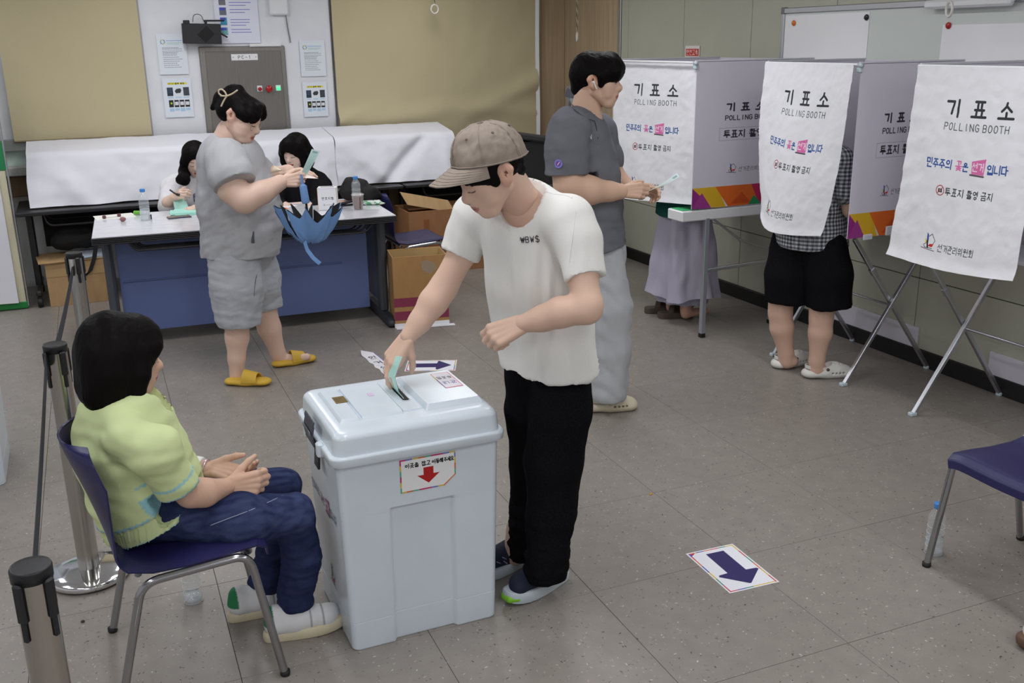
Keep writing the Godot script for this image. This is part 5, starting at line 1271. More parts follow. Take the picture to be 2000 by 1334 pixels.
# a six-panel cap on the voter's head
func cap_on(ho: Vector3, hb: Basis) -> void:
	var t := thing("baseball_cap", "taupe baseball cap on the head of the voting man", "cap")
	var m := fabric(rgb(150, 138, 128), 0.04, 0.4, 6.0)
	var tilt := Basis(hb.x, -0.24) * hb
	var P := func(x: float, y: float, z: float) -> Vector3: return ho + tilt * Vector3(x, y + 0.006, z) * 1.0
	var f := noise(1.0, 41, 2)
	var b := B.new()
	var dome := func(an: float, el: float, grow: float) -> Vector3:
		# an round the head from the front, el from rim (0) to button (1)
		var k := cos(el * PI / 2); var h := sin(el * PI / 2)
		var rx := 0.094 + grow; var rz := 0.113 + grow
		k = pow(k, 0.72)
		var dent := -0.009 * exp(-pow((an - 0.55) / 0.30, 2.0) - pow((el - 0.45) / 0.18, 2.0)) + 0.004 * f.get_noise_3d(sin(an) * 4.0, el * 5.0, cos(an) * 4.0) + 0.005 * exp(-pow((an - 0.15) / 0.25, 2.0) - pow((el - 0.55) / 0.2, 2.0))
		return P.call(sin(an) * (rx + dent) * k, 0.030 + 0.108 * h + dent * h + 0.012 * cos(an) * (1.0 - el), cos(an) * (rz + dent) * k - 0.008)
	b.sheet(64, 22, func(u: float, v: float) -> Vector3: return dome.call(u * TAU, v * 0.985, 0.0), 0.002)
	var cr := part(b, "crown", m, t)
	for i in 6:
		var an := i * PI / 3.0
		for d in [-0.035, 0.035]:
			var path := []
			for j in 15: path.append(dome.call(an + d * (1.0 - j / 14.0), j / 15.0, 0.0008))
			part(tb(path, 0.0011, 5), "stitching", m, cr)
		var eye: Vector3 = dome.call(an + PI / 6.0, 0.58, 0.001)
		var nn: Vector3 = (eye - ho).normalized()
		var bas := facing(nn.cross(hb.z + hb.x * 0.3).normalized(), nn)
		part(lt([Vector2(0.0016, 0), Vector2(0.0042, 0), Vector2(0.0042, 0.0012), Vector2(0.0016, 0.0012)], 10, eye, bas), "eyelet", mat(rgb(96, 86, 80), 0.8), cr)
	part(lt([Vector2(0, 0), Vector2(0.010, 0), Vector2(0.009, 0.004), Vector2(0, 0.006)], 14, P.call(0, 0.136, -0.008), tilt), "button", mat(rgb(104, 92, 84), 0.9), cr)
	var rim := []
	for i in 49: rim.append(dome.call(TAU * i / 48.0, 0.02, 0.0015))
	part(tb(rim, 0.002, 6), "rim_band", m, cr)
	b = B.new()
	b.sheet(32, 14, func(u: float, v: float) -> Vector3:
		var an := lerpf(1.12, -1.12, u)
		var base: Vector3 = dome.call(an, 0.0, -0.001)
		var sx := sin(an) / sin(1.12)
		var reach := 0.085 * pow(maxf(0.0, 1.0 - pow(absf(sx), 2.6)), 0.6)
		var out := base + tilt.z * reach * v
		return out - tilt.y * (0.020 * v * (1.0 - sx * sx) * 0.5 + 0.034 * v * sx * sx * 0.6 + 0.014 * v), 0.004)
	var br := part(b, "brim", m, t)
	for j in 5:
		var path := []
		for i in 25:
			var u := i / 24.0
			var an := lerpf(1.12, -1.12, u)
			var base: Vector3 = dome.call(an, 0.0, -0.001)
			var sx := sin(an) / sin(1.12)
			var v := 0.25 + j * 0.16
			var reach := 0.085 * pow(maxf(0.0, 1.0 - pow(absf(sx), 2.6)), 0.6)
			path.append(base + tilt.z * reach * v - tilt.y * (0.020 * v * (1.0 - sx * sx) * 0.5 + 0.034 * v * sx * sx * 0.6 + 0.014 * v - 0.0006))
		part(tb(path, 0.0006, 4), "stitching", m, br)

# the woman on the chair, in light green, seen from behind
func seated_woman() -> void:
	var t := person("seated woman with black bob in light green cardigan and jeans", Vector3.ZERO)
	var skin := lin(212, 172, 150)
	var zc := -2.95
	var fw := Vector3(1, 0, 0)
	var V := func(x: float, y: float, z: float) -> Vector3: return Vector3(x, y, zc + z)
	var body := B.new()
	var c := Clay.new()
	# near (right) arm, far (left) arm
	var sn: Vector3 = V.call(0.035, 0.80, 0.165)
	var en := Vector3(0.1738, 0.6207, -2.7572)
	var wn := Vector3(0.2879, 0.5846, -2.8332)
	c.chain([sn, Vector3(0.1085, 0.7352, -2.7309), en], [0.048, 0.044, 0.040])
	c.chain([en, Vector3(0.2141, 0.6058, -2.7725), wn], [0.040, 0.039, 0.026])
	var sf: Vector3 = V.call(0.05, 0.80, -0.16)
	var wf := Vector3(0.2465, 0.5763, -3.0090)
	c.chain([sf, Vector3(0.1276, 0.6036, -3.1258), wf], [0.046, 0.042, 0.026])
	c.chain([V.call(0.06, 0.50, 0.0), V.call(0.02, 0.70, 0.0), V.call(0.035, 0.84, 0.0), V.call(0.055, 0.93, 0.0)], [0.11, 0.10, 0.075, 0.048], fw, 0.75)
	c.chain([sn, V.call(0.04, 0.82, 0), sf], [0.05, 0.06, 0.05])
	# legs inside the jeans
	var kn := Vector3(0.4731, 0.4434, -2.8458); var an := Vector3(0.4638, 0.1210, -2.8934)
	var kf := Vector3(0.4737, 0.4543, -3.0416); var af := Vector3(0.3782, 0.0479, -3.0828)
	c.chain([V.call(0.07, 0.50, 0.06), kn, an], [0.065, 0.045, 0.030])
	c.chain([V.call(0.07, 0.50, -0.06), kf, af], [0.065, 0.045, 0.030])
	c.make(0.007, 135.0).into(body, null, func(_p: Vector3) -> Color: return skin)
	var ho := Vector3(0.0461, 0.9838, -2.9703)
	var hb := facing(dir(0.84, -0.16, -0.55), dir(0.08, 1.0, -0.1))
	head(body, ho, hb, 0.97, skin, lin(186, 110, 104), {"eyes": "open", "neck": V.call(0.04, 0.85, 0.0), "neck_r": 0.048})
	hand(body, wn, dir(0.95, 0.02, -0.22), dir(0.45, 0.25, 0.9), true, 0.93, skin, [[0.95, 0.9, 0.5], [0.95, 0.95, 0.5], [0.95, 0.95, 0.5], [0.95, 0.95, 0.5]], [0.8, 0.25, 0.2], 0.02)
	hand(body, wf, dir(0.95, -0.16, 0.12), dir(0.0, -0.9, -0.4), false, 0.97, skin, [[0.35, 0.4, 0.3], [0.45, 0.55, 0.3], [0.5, 0.65, 0.35], [0.55, 0.7, 0.4]], [0.55, 0.25, 0.4], 0.04)
	part(body, "body", skin_mat(), t)
	# cardigan
	c = Clay.new()
	c.chain([V.call(0.075, 0.505, 0.0), V.call(0.055, 0.60, 0.0), V.call(0.035, 0.70, 0.0), V.call(0.03, 0.775, 0.0)], [0.190, 0.182, 0.178, 0.160], fw, 0.88)
	c.chain([V.call(0.02, 0.80, 0.155), V.call(0.02, 0.825, 0.0), V.call(0.035, 0.80, -0.155)], [0.062, 0.075, 0.060])
	c.chain([sn, Vector3(0.0885, 0.7827, -2.7178), Vector3(0.1465, 0.6442, -2.7418)], [0.066, 0.072, 0.062])
	c.chain([sf, Vector3(0.1226, 0.5926, -3.1933), Vector3(0.1773, 0.5687, -3.1588)], [0.060, 0.064, 0.052])
	c.chain([V.call(0.12, 0.60, 0.05), V.call(0.13, 0.56, 0.0)], [0.09, 0.10])
	var s := c.make(0.0065, 130.0)
	var hem := V.call(0.0, 0.462, 0.0) as Vector3
	s.clip(hem, Vector3(0.42, -1, 0.0).normalized())
	var cn := (Vector3(0.1465, 0.6442, -2.7418) - Vector3(0.0885, 0.7827, -2.7178)).normalized()
	var cp := Vector3(0.1432, 0.6532, -2.7410)
	s.trim(cp, cn, 0.10, 0.10)
	s.trim(Vector3(0.1801, 0.5668, -3.1575), (Vector3(0.1773, 0.5687, -3.1588) - Vector3(0.1226, 0.5926, -3.1933)).normalized(), 0.09, 0.10)
	s.carve(V.call(0.06, 0.90, 0.0), V.call(0.12, 0.86, 0.0), 0.072, 0.06)
	var f := noise(1.0, 23, 2)
	var green := lin(208, 220, 166); var blue := lin(150, 200, 210)
	var hn := Vector3(0.42, -1, 0.0).normalized()
	var coat := B.new()
	s.into(coat, func(p: Vector3) -> float:
		var d := -(p - hem).dot(hn)
		var rib := 0.0
		if d < 0.062: rib = 0.0022 * sin(p.z * 420.0 + p.x * 420.0) - 0.006
		return rib + (0.008 * f.get_noise_3d(p.x * 6.0, p.y * 13.0, p.z * 6.0) + 0.008 * f.get_noise_3d(p.x * 4.0, p.y * 4.0, p.z * 4.0)) * clampf(d * 12.0, 0.15, 1),
		func(p: Vector3) -> Color:
			var d := -(p - hem).dot(hn)
			if d < 0.007 or (absf(d - 0.066) < 0.0045 and p.x < 0.06): return blue
			var e := -(p - cp).dot(cn)
			if (p - cp).length() < 0.12 and p.z > zc + 0.06:
				if e < 0.006 or absf(e - 0.040) < 0.004: return blue
			return green)
	var cd := part(coat, "cardigan", vfab(), t)
	part(tb(bent([Vector3(0.1082, 0.8056, -2.9381), Vector3(0.1292, 0.7765, -2.9181), Vector3(0.1528, 0.7287, -2.8861), Vector3(0.1776, 0.6723, -2.8754), Vector3(0.1914, 0.6422, -2.8694)], 0.02), 0.010, 8), "front_border", mat(rgb(150, 200, 206), 0.95), cd)
	# lanyard from the neck over the shoulder to the lap
	var lan := []
	lan = [Vector3(0.0663, 0.8640, -2.8908), Vector3(0.1019, 0.8077, -2.8536), Vector3(0.1347, 0.7515, -2.8177), Vector3(0.1735, 0.6859, -2.8227), Vector3(0.1992, 0.6439, -2.8334)]
	part(tb(bent(lan, 0.03), 0.0035, 6), "lanyard", mat(rgb(112, 118, 106), 0.7), t)
	# jeans
	c = Clay.new()
	c.chain([V.call(0.07, 0.515, 0.06), V.call(0.07, 0.515, -0.06)], [0.086, 0.086])
	c.chain([V.call(0.11, 0.520, 0.070), Vector3(0.3104, 0.4811, -2.8071), kn], [0.086, 0.085, 0.066])
	c.chain([kn, Vector3(0.4923, 0.2812, -2.8592), an], [0.066, 0.060, 0.058])
	c.chain([V.call(0.11, 0.520, -0.070), Vector3(0.3448, 0.4564, -3.0428), kf], [0.085, 0.082, 0.064])
	c.chain([kf, Vector3(0.4455, 0.2515, -3.0538), Vector3(0.4022, 0.1067, -3.0725)], [0.064, 0.060, 0.058])
	s = c.make(0.0075, 130.0)
	s.trim(Vector3(0.4831, 0.0902, -2.8850), Vector3.DOWN, 0.12, 0.2)
	var den := lin(46, 52, 84); var fade := lin(72, 82, 118)
	var jeans := B.new()
	s.into(jeans, func(p: Vector3) -> float: return 0.006 * f.get_noise_3d(p.x * 12.0, p.y * 12.0, p.z * 6.0) + (0.006 * f.get_noise_3d(p.x * 5.0, p.y * 26.0, p.z * 5.0) if p.y < 0.34 else 0.0),
		func(p: Vector3) -> Color: return den.lerp(fade, clampf(0.35 + 0.8 * f.get_noise_3d(p.x * 7.0, p.y * 40.0, p.z * 40.0) + 0.5 * f.get_noise_3d(p.x * 3.0, p.y * 3.0, p.z * 3.0), 0, 1) * (1.0 if p.y > 0.42 else 0.35)))
	var jn := part(jeans, "jeans", vfab(), t)
	var seam := []
	for i in 22:
		var k := i / 21.0
		var p := Vector3(0.1125, 0.5313, -2.6203).lerp(Vector3(0.4181, 0.6238, -2.4882), k) + Vector3(0, 0.013 * sin(k * PI), 0)
		var ph := s.hit(p, dir(0, -0.25, -1).normalized(), 0.6)
		if s.at(ph) < 0.002: seam.append(ph)
	part(tb(seam, 0.0016, 5), "seam", mat(rgb(150, 156, 184), 0.8), jn)
	# hair
	c = Clay.new()
	var P := func(x: float, y: float, z: float) -> Vector3: return ho + hb * Vector3(x, y, z)
	c.cap(P.call(0, 0.048, -0.035), P.call(0, 0.050, 0.022), 0.094, 0.084)
	c.cap(P.call(-0.035, 0.01, -0.045), P.call(0.035, 0.01, -0.045), 0.085, 0.085)
	c.cap(P.call(-0.05, -0.035, -0.045), P.call(0.05, -0.035, -0.045), 0.078, 0.078)
	c.cap(P.call(-0.05, -0.085, -0.052), P.call(0.05, -0.085, -0.052), 0.068, 0.068)
	c.cap(P.call(-0.035, -0.125, -0.055), P.call(0.035, -0.125, -0.055), 0.045, 0.045)
	for q in [-1.0, 1.0]:
		c.chain([P.call(q * 0.062, 0.03, 0.035), P.call(q * 0.082, -0.03, 0.030), P.call(q * 0.082, -0.085, 0.018), P.call(q * 0.068, -0.125, 0.012)], [0.035, 0.026, 0.024, 0.012])
		c.chain([P.call(q * 0.03, 0.07, 0.062), P.call(q * 0.055, 0.045, 0.070), P.call(q * 0.066, 0.005, 0.062)], [0.034, 0.022, 0.010])
	s = c.make(0.0045, 135.0)
	s.carve(P.call(0, -0.03, 0.10), P.call(0, -0.10, 0.08), 0.062, 0.055)
	var hr := B.new()
	s.into(hr, strands(hb.y, 0.0009, 8))
	var hh := part(hr, "hair", hair_mat(), t)
	for q in [[0, 0], [0.006, 0.008], [-0.004, -0.006]]:
		part(tb([P.call(-0.080 + q[0], -0.10, 0.030), P.call(-0.078 + q[0], -0.125, 0.040), P.call(-0.07, -0.14 + q[1], 0.055), P.call(-0.062, -0.137 + q[1], 0.07)], [0.006, 0.005, 0.003, 0.001], 6), "lock", hair_mat(), hh)
	# glasses arm
	part(tb([P.call(-0.076, 0.004, -0.005), P.call(-0.070, 0.002, 0.085)], 0.0012, 5), "glasses_arm", mat(rgb(190, 160, 110), 0.3, 0.8), t)
	# watch and bracelet on the far wrist
	var ax := dir(0.95, -0.16, 0.12).normalized()
	ring_band(wf - ax * 0.030, ax, 0.0345, 0.026, mat(rgb(236, 236, 236), 0.5), "white watch with a soft strap on the seated woman's wrist", "watch")
	ring_band(wf - ax * 0.004, ax, 0.0315, 0.008, mat(rgb(206, 186, 190), 0.25, 0.6), "beaded bracelet beside the white watch", "bracelet")
	# white sneakers with green heel tabs
	var white := mat(Color.WHITE, 0.6)
	white.vertex_color_use_as_albedo = true
	var w0 := lin(226, 226, 228); var g0 := lin(32, 128, 78)
	var pf := func(p: Vector3) -> Color:
		if p.z < 0.034 and p.y > 0.062: return g0
		if absf(p.z - 0.15) < 0.002 or absf(p.z - 0.19) < 0.0025: return lin(150, 150, 156)
		return w0
	var cream := mat(rgb(216, 206, 176), 0.7)
	shoe(t, Vector3(0.352, 0, -2.880), Vector3(1, 0, 0.03), 0.27, white, cream, {"sole": 0.034, "paint": pf, "toe_up": 0.014})
	shoe(t, Vector3(0.262, 0, -3.045), Vector3(1, 0, -0.10), 0.27, white, cream, {"sole": 0.034, "paint": pf, "toe_up": 0.014})

# a strap round a wrist
func ring_band(mid: Vector3, ax: Vector3, r: float, w: float, m: Material, label: String, category: String) -> void:
	var bas := facing(ax.cross(Vector3(0.2, 1, 0.1)).normalized(), ax)
	var k := w * 0.5
	single(lt([Vector2(r * 0.9, -k), Vector2(r, -k), Vector2(r + 0.0018, -k * 0.7), Vector2(r + 0.0018, k * 0.7), Vector2(r, k), Vector2(r * 0.9, k)], 24, Vector3.ZERO, bas), category, m, label, category, mid)

func far_sneaker() -> void:
	var t := thing("sneaker", "tip of a white sneaker with brown sole at the right edge", "shoe", Vector3.ZERO)
	var o := shoe(t, Vector3(2.775, 0, -1.80), Vector3(-1, 0, -0.12), 0.27, mat(rgb(226, 222, 216), 0.6), mat(rgb(104, 78, 62), 0.7), {"sole": 0.03})
	for ch in o.get_children():
		var tr: Transform3D = o.transform
		o.remove_child(ch)
		t.add_child(ch)
		ch.transform = tr
	o.queue_free()
	t.remove_child(o)

# the woman in grey who reads her papers at the table
func grey_woman() -> void:
	var t := person("woman in grey T-shirt and shorts reading ballot papers", Vector3.ZERO)
	var skin := lin(226, 192, 174)
	var body := B.new()
	var c := Clay.new()
	var side := dir(0, 0, 1)
	# near (right) arm; far arm
	c.chain([Vector3(0.7248, 1.2504, -5.4277), Vector3(0.7272, 1.1288, -5.3613), Vector3(0.7788, 1.0769, -5.3172)], [0.0758, 0.0755, 0.0700])
	c.chain([Vector3(0.7788, 1.0769, -5.3172), Vector3(0.8725, 1.1073, -5.3203), Vector3(0.9790, 1.1505, -5.3505)], [0.0700, 0.0596, 0.0411])
	c.chain([Vector3(0.9166, 1.1852, -5.7261), Vector3(0.9876, 1.1232, -5.6736), Vector3(1.0682, 1.1725, -5.5952)], [0.0752, 0.0694, 0.0429])
	# neck, trunk, legs
	c.chain([Vector3(0.7838, 1.3936, -5.6092), Vector3(0.7451, 1.2889, -5.6368), Vector3(0.7622, 1.1198, -5.6403), Vector3(0.7683, 0.8002, -5.6594)], [0.0834, 0.1008, 0.1416, 0.1618])
	c.chain([Vector3(0.7286, 0.7249, -5.6112), Vector3(0.7128, 0.3786, -5.5745), Vector3(0.7021, 0.2575, -5.5791), Vector3(0.6873, 0.1381, -5.5746), Vector3(0.6789, 0.0221, -5.5728)], [0.1091, 0.0726, 0.0643, 0.0470, 0.0383])
	c.chain([Vector3(0.8148, 0.6947, -5.7265), Vector3(0.8882, 0.3785, -5.7384), Vector3(0.9162, 0.2441, -5.7589), Vector3(0.9564, 0.0742, -5.7742), Vector3(0.9683, 0.0189, -5.7800)], [0.1119, 0.0753, 0.0670, 0.0432, 0.0372])
	c.chain([Vector3(0.6795, 0.0283, -5.5725), Vector3(0.7241, 0.0119, -5.5533), Vector3(0.8094, -0.0053, -5.5164)], [0.0324, 0.0266, 0.0207])
	c.chain([Vector3(0.9747, 0.0285, -5.7772), Vector3(1.0463, 0.0337, -5.7463), Vector3(1.1182, 0.0454, -5.7152)], [0.0341, 0.0279, 0.0217])
	c.make(0.008, 130.0).into(body, null, func(_p: Vector3) -> Color: return skin)
	var ho := Vector3(0.8347, 1.4864, -5.5654)
	var hb := facing(dir(0.95, -0.50, 0.22), dir(0.48, 1.0, 0.0))
	head(body, ho, hb, 1.10, skin, lin(190, 116, 108), {"eyes": "down", "fat": 0.007, "neck": Vector3(0.7512, 1.2999, -5.6341), "neck_r": 0.066})
	hand(body, Vector3(0.9852, 1.1524, -5.3533), dir(0.98, 0.10, 0.05), dir(-0.1, 0.2, 1.0), true, 0.95, skin, [[0.7, 0.9, 0.5], [0.9, 1.0, 0.6], [1.0, 1.1, 0.6], [1.0, 1.1, 0.6]], [0.7, 0.45, 0.5], 0.02)
	hand(body, Vector3(1.0568, 1.1706, -5.5675), dir(0.95, 0.1, 0.1), dir(-0.1, 0.95, 0.3), false, 0.92, skin, [[0.25, 0.3, 0.2], [0.25, 0.35, 0.2], [0.3, 0.35, 0.2], [0.35, 0.4, 0.2]], [0.5, 0.4, 0.3], 0.03)
	part(body, "body", skin_mat(), t)
	var grey := fabric(rgb(184, 185, 190), 0.05, 0.5, 5.0)
	# T-shirt
	c = Clay.new()
	c.chain([Vector3(0.7709, 1.2329, -5.6256), Vector3(0.7807, 1.0344, -5.6323), Vector3(0.7892, 0.8745, -5.6395), Vector3(0.7712, 0.6695, -5.6473)], [0.1854, 0.2161, 0.2183, 0.2207], side, 0.92)
	c.chain([Vector3(0.8585, 1.0898, -5.5987), Vector3(0.8742, 0.9453, -5.6028), Vector3(0.8566, 0.8297, -5.6104)], [0.1361, 0.1488, 0.1440])
	c.chain([Vector3(0.7208, 1.2785, -5.4730), Vector3(0.7632, 1.2785, -5.6181), Vector3(0.8386, 1.2402, -5.7380)], [0.1089, 0.1007, 0.1034])
	c.chain([Vector3(0.7227, 1.2655, -5.4395), Vector3(0.7297, 1.1946, -5.3711), Vector3(0.7514, 1.1405, -5.3399)], [0.1138, 0.1184, 0.1076])
	c.chain([Vector3(0.8503, 1.2229, -5.7329), Vector3(0.9191, 1.1720, -5.7141)], [0.1035, 0.0982])
	var s := c.make(0.008, 120.0)
	s.trim(Vector3(0.7486, 1.1560, -5.3466), (Vector3(0.7609, 1.1256, -5.3250) - Vector3(0.7313, 1.2445, -5.4031)).normalized(), 0.125, 0.17)
	s.clip(Vector3(0.7754, 0.7168, -5.6455), dir(0.0, -1, 0.05).normalized())
	s.carve(Vector3(0.7962, 1.3950, -5.5820), Vector3(0.7976, 1.3140, -5.5705), 0.098, 0.072)
	var f := noise(1.0, 29, 2)
	var b := B.new()
	s.into(b, func(p: Vector3) -> float:
		var q := p.dot(dir(1, 0, 0))
		return 0.012 * f.get_noise_3d(q * 7.0 - p.y * 5.0, p.y * 9.0, p.z * 4.0) * clampf((1.3 - p.y) * 4.0, 0, 1) + 0.006 * f.get_noise_3d(q * 14.0, p.y * 3.0, p.z * 8.0 + 5.0))
	part(b, "t_shirt", grey, t)
	# side slit
	part(tb([s.hit(Vector3(0.7024, 0.8849, -5.1433), dir(0, 0, -1), 0.6), s.hit(Vector3(0.6969, 0.8503, -5.1456), dir(0, 0, -1), 0.6) + dir(0, 0, 0.004), s.hit(Vector3(0.6945, 0.8235, -5.1466), dir(0, 0, -1), 0.6) + dir(0, 0, 0.004)], [0.003, 0.008, 0.010], 6), "side_slit", mat(rgb(84, 86, 92), 0.9), t)
	# shorts
	c = Clay.new()
	c.chain([Vector3(0.7404, 0.7100, -5.6061), Vector3(0.8145, 0.6859, -5.6939)], [0.1436, 0.1466])
	c.chain([Vector3(0.7373, 0.6917, -5.5966), Vector3(0.7326, 0.5549, -5.5768), Vector3(0.7187, 0.3845, -5.5720)], [0.1464, 0.1498, 0.1277])
	c.chain([Vector3(0.8255, 0.6816, -5.7110), Vector3(0.8593, 0.5382, -5.7291), Vector3(0.8940, 0.4157, -5.7359)], [0.1530, 0.1430, 0.1082])
	s = c.make(0.008, 120.0)
	s.trim(Vector3(0.7144, 0.3363, -5.5738), dir(0.02, -1, 0).normalized(), 0.16, 0.2)
	s.trim(Vector3(0.8945, 0.3664, -5.7465), dir(0.12, -1, 0).normalized(), 0.115, 0.2)
	b = B.new()
	s.into(b, func(p: Vector3) -> float: return 0.010 * f.get_noise_3d(p.x * 9.0, p.y * 5.0, p.z * 9.0 + 3.0) + 0.005 * f.get_noise_3d(p.x * 9.0, p.y * 24.0, p.z * 5.0))
	var so := part(b, "shorts", fabric(rgb(184, 187, 194), 0.06, 0.5, 5.0), t)
	var seam := []
	for i in 12: seam.append(s.hit(Vector3(0.6717, 0.8231, -5.0476).lerp(Vector3(0.6355, 0.5232, -5.0632), i / 11.0), dir(0, 0, -1), 0.8))
	part(tb(seam, 0.0025, 5), "seam", mat(rgb(110, 112, 120), 0.9), so)
	# hair gathered up, with loose ends
	c = Clay.new()
	var P := func(x: float, y: float, z: float) -> Vector3: return ho + hb * Vector3(x, y, z) * 1.09
	c.cap(P.call(0, 0.038, -0.035), P.call(0, 0.042, 0.012), 0.089, 0.078)
	c.cap(P.call(-0.03, 0.0, -0.06), P.call(0.03, 0.0, -0.06), 0.056, 0.056)
	c.cap(P.call(0, -0.02, -0.08), P.call(0, 0.0, -0.09), 0.036, 0.045)
	c.cap(P.call(0, 0.085, -0.085), P.call(0, 0.045, -0.12), 0.034, 0.040)
	c.cap(P.call(0.0, 0.115, -0.060), P.call(0, 0.10, -0.09), 0.024, 0.024)
	c.cap(P.call(0, 0.02, -0.135), P.call(0, -0.03, -0.150), 0.026, 0.012)
	for q in [-1.0, 1.0]:
		c.chain([P.call(q * 0.045, 0.075, 0.055), P.call(q * 0.060, 0.045, 0.066), P.call(q * 0.066, 0.012, 0.056)], [0.030, 0.024, 0.010])
		c.chain([P.call(q * 0.068, 0.03, 0.0), P.call(q * 0.072, 0.028, 0.03)], [0.026, 0.022])
	c.chain([P.call(0, 0.08, 0.060), P.call(-0.03, 0.045, 0.085), P.call(-0.045, 0.0, 0.088)], [0.026, 0.014, 0.005])
	s = c.make(0.0045, 85.0)
	for q in [-1.0, 1.0]: s.carve(P.call(q * 0.09, 0.004, -0.01), P.call(q * 0.085, -0.02, -0.008), 0.024, 0.024)
	s.carve(P.call(-0.03, -0.03, 0.10), P.call(0.03, -0.03, 0.10), 0.046, 0.046)
	b = B.new()
	s.into(b, strands(hb.z * 0.8 - hb.y * 0.3, 0.0012, 12))
	part(b, "hair", hair_mat(), t)
	# claw clip
	var g := thing("hair_claw", "beige claw clip in the grey-shirted woman's hair", "hair clip")
	var cm := mat(rgb(196, 180, 154), 0.35)
	var ctr := Vector3(0.7620, 1.6073, -5.4824)
	part(tb(bent([Vector3(0.8157, 1.6298, -5.4592), Vector3(0.7920, 1.6120, -5.4695), Vector3(0.7612, 1.5995, -5.4827), Vector3(0.7295, 1.6026, -5.4965)], 0.02), 0.0045, 7), "bar", cm, g)
	part(tb(bent([Vector3(0.7612, 1.5995, -5.4827), Vector3(0.7443, 1.5762, -5.4901), Vector3(0.7293, 1.5476, -5.4965)], 0.02), 0.0045, 7), "arm", cm, g)
	part(tb(bent([Vector3(0.7612, 1.5995, -5.4827), Vector3(0.7558, 1.6204, -5.4851), Vector3(0.7400, 1.6363, -5.4919), Vector3(0.7248, 1.6314, -5.4985), Vector3(0.7231, 1.6132, -5.4992), Vector3(0.7346, 1.6051, -5.4942)], 0.012), 0.0045, 7), "loop", cm, g)
	# glasses
	g = thing("glasses", "thin gold glasses worn by the grey-shirted woman", "glasses")
	var gm := mat(rgb(206, 190, 160), 0.2, 0.9)
	for q in [-1.0, 1.0]:
		var ring := []
		for i in 21: ring.append(P.call(q * 0.034 + cos(TAU * i / 20.0) * 0.024, -0.006 + sin(TAU * i / 20.0) * 0.021, 0.093 - absf(cos(TAU * i / 20.0) * 0.5 * (1 if q > 0 else 1)) * 0.004))
		part(tb(ring, 0.0013, 5), "rim", gm, g)
		part(tb([P.call(q * 0.058, 0.0, 0.088), P.call(q * 0.080, 0.004, -0.005)], 0.0012, 5), "temple", gm, g)
	part(tb([P.call(-0.012, -0.002, 0.096), P.call(0.012, -0.002, 0.096)], 0.0012, 5), "bridge", gm, g)
	# slides
	for q in [[Vector3(0.6087, -0.0000, -5.5586), Vector3(0.8453, 0.0000, -5.4230), 5.385], [Vector3(0.9074, 0.0000, -5.7420), Vector3(1.1760, 0.0000, -5.7643), 5.69]]:
		slide(t, q[0], q[1] - q[0])
	# papers she holds
	b = B.new()
	var r0 := Vector3(1.0801, 1.1750, -5.3395); var r1 := Vector3(1.1189, 1.1880, -5.3228); var r2 := Vector3(1.1830, 1.3091, -5.2624); var r3 := Vector3(1.1441, 1.3232, -5.2792)
	var quad4 := func(a: Vector3, bb: Vector3, cc: Vector3, d: Vector3, u: float, v: float) -> Vector3: return a.lerp(bb, u).lerp(d.lerp(cc, u), v) + dir(0.3, 0, 1).normalized() * 0.008 * sin(v * PI)
	b.sheet(4, 10, func(u: float, v: float) -> Vector3: return quad4.call(r0, r1, r2, r3, u, v), 0.0008)
	var ink := Ink.new(64, 200, rgb(200, 232, 228))
	for y in range(18, 190, 9): ink.line(Vector2(10, y), Vector2(54 - (y % 4) * 4, y), 1.6, rgb(150, 186, 188))
	ink.rect(14, 8, 38, 14, rgb(150, 176, 180))
	single(b, "ballot_paper", printed(ink.tex(), 0.7), "long mint ballot held up by the woman in grey", "ballot")
	b = B.new()
	b.sheet(4, 4, func(u: float, v: float) -> Vector3: return quad4.call(Vector3(1.0946, 1.1707, -5.3442), Vector3(1.1159, 1.1868, -5.3350), Vector3(1.1660, 1.1663, -5.2697), Vector3(1.1110, 1.1700, -5.2935), u, v), 0.0008)
	single(b, "ballot_paper", mat(rgb(240, 226, 218), 0.7), "pale pink paper end beside the grey woman's thumb", "ballot")
	b = B.new()
	b.sheet(4, 6, func(u: float, v: float) -> Vector3: return quad4.call(Vector3(0.9483, 1.1801, -5.4945), Vector3(1.0163, 1.1983, -5.4651), Vector3(1.0065, 1.2040, -5.4694), Vector3(0.9776, 1.2266, -5.4819), u, v), 0.0008)
	single(b, "envelope", mat(rgb(242, 226, 200), 0.7), "cream envelope between the grey woman's hands", "envelope")
	umbrella()

func slide(parent: Node, heel: Vector3, fwd: Vector3) -> void:
	var sh := Node3D.new()
	sh.name = "slide"
	parent.add_child(sh, true)
	var z := Vector3(fwd.x, 0, fwd.z).normalized()
	sh.transform = Transform3D(Basis(Vector3.UP.cross(z), Vector3.UP, z), heel)
	var m := mat(rgb(208, 168, 58), 0.65)
	var c := Clay.new()
	c.chain([Vector3(0, 0.020, 0.045), Vector3(0, 0.018, 0.13), Vector3(0, 0.022, 0.225)], [0.046, 0.046, 0.050], Vector3.UP, 0.42)
	var s := c.make(0.005, 110.0)
	s.clip(Vector3(0, 0.001, 0), Vector3.DOWN)
	var b := B.new()
	s.into(b)
	part(b, "sole", m, sh)
	b = B.new()
	b.sheet(20, 8, func(u: float, v: float) -> Vector3:
		var a := PI * u
		var zz := lerpf(0.115, 0.205, v) + 0.012 * sin(a) * (0.5 - v)
		return Vector3(cos(a) * 0.054, 0.026 + sin(a) * lerpf(0.064, 0.044, v), zz), 0.006)
	part(b, "strap", m, sh)

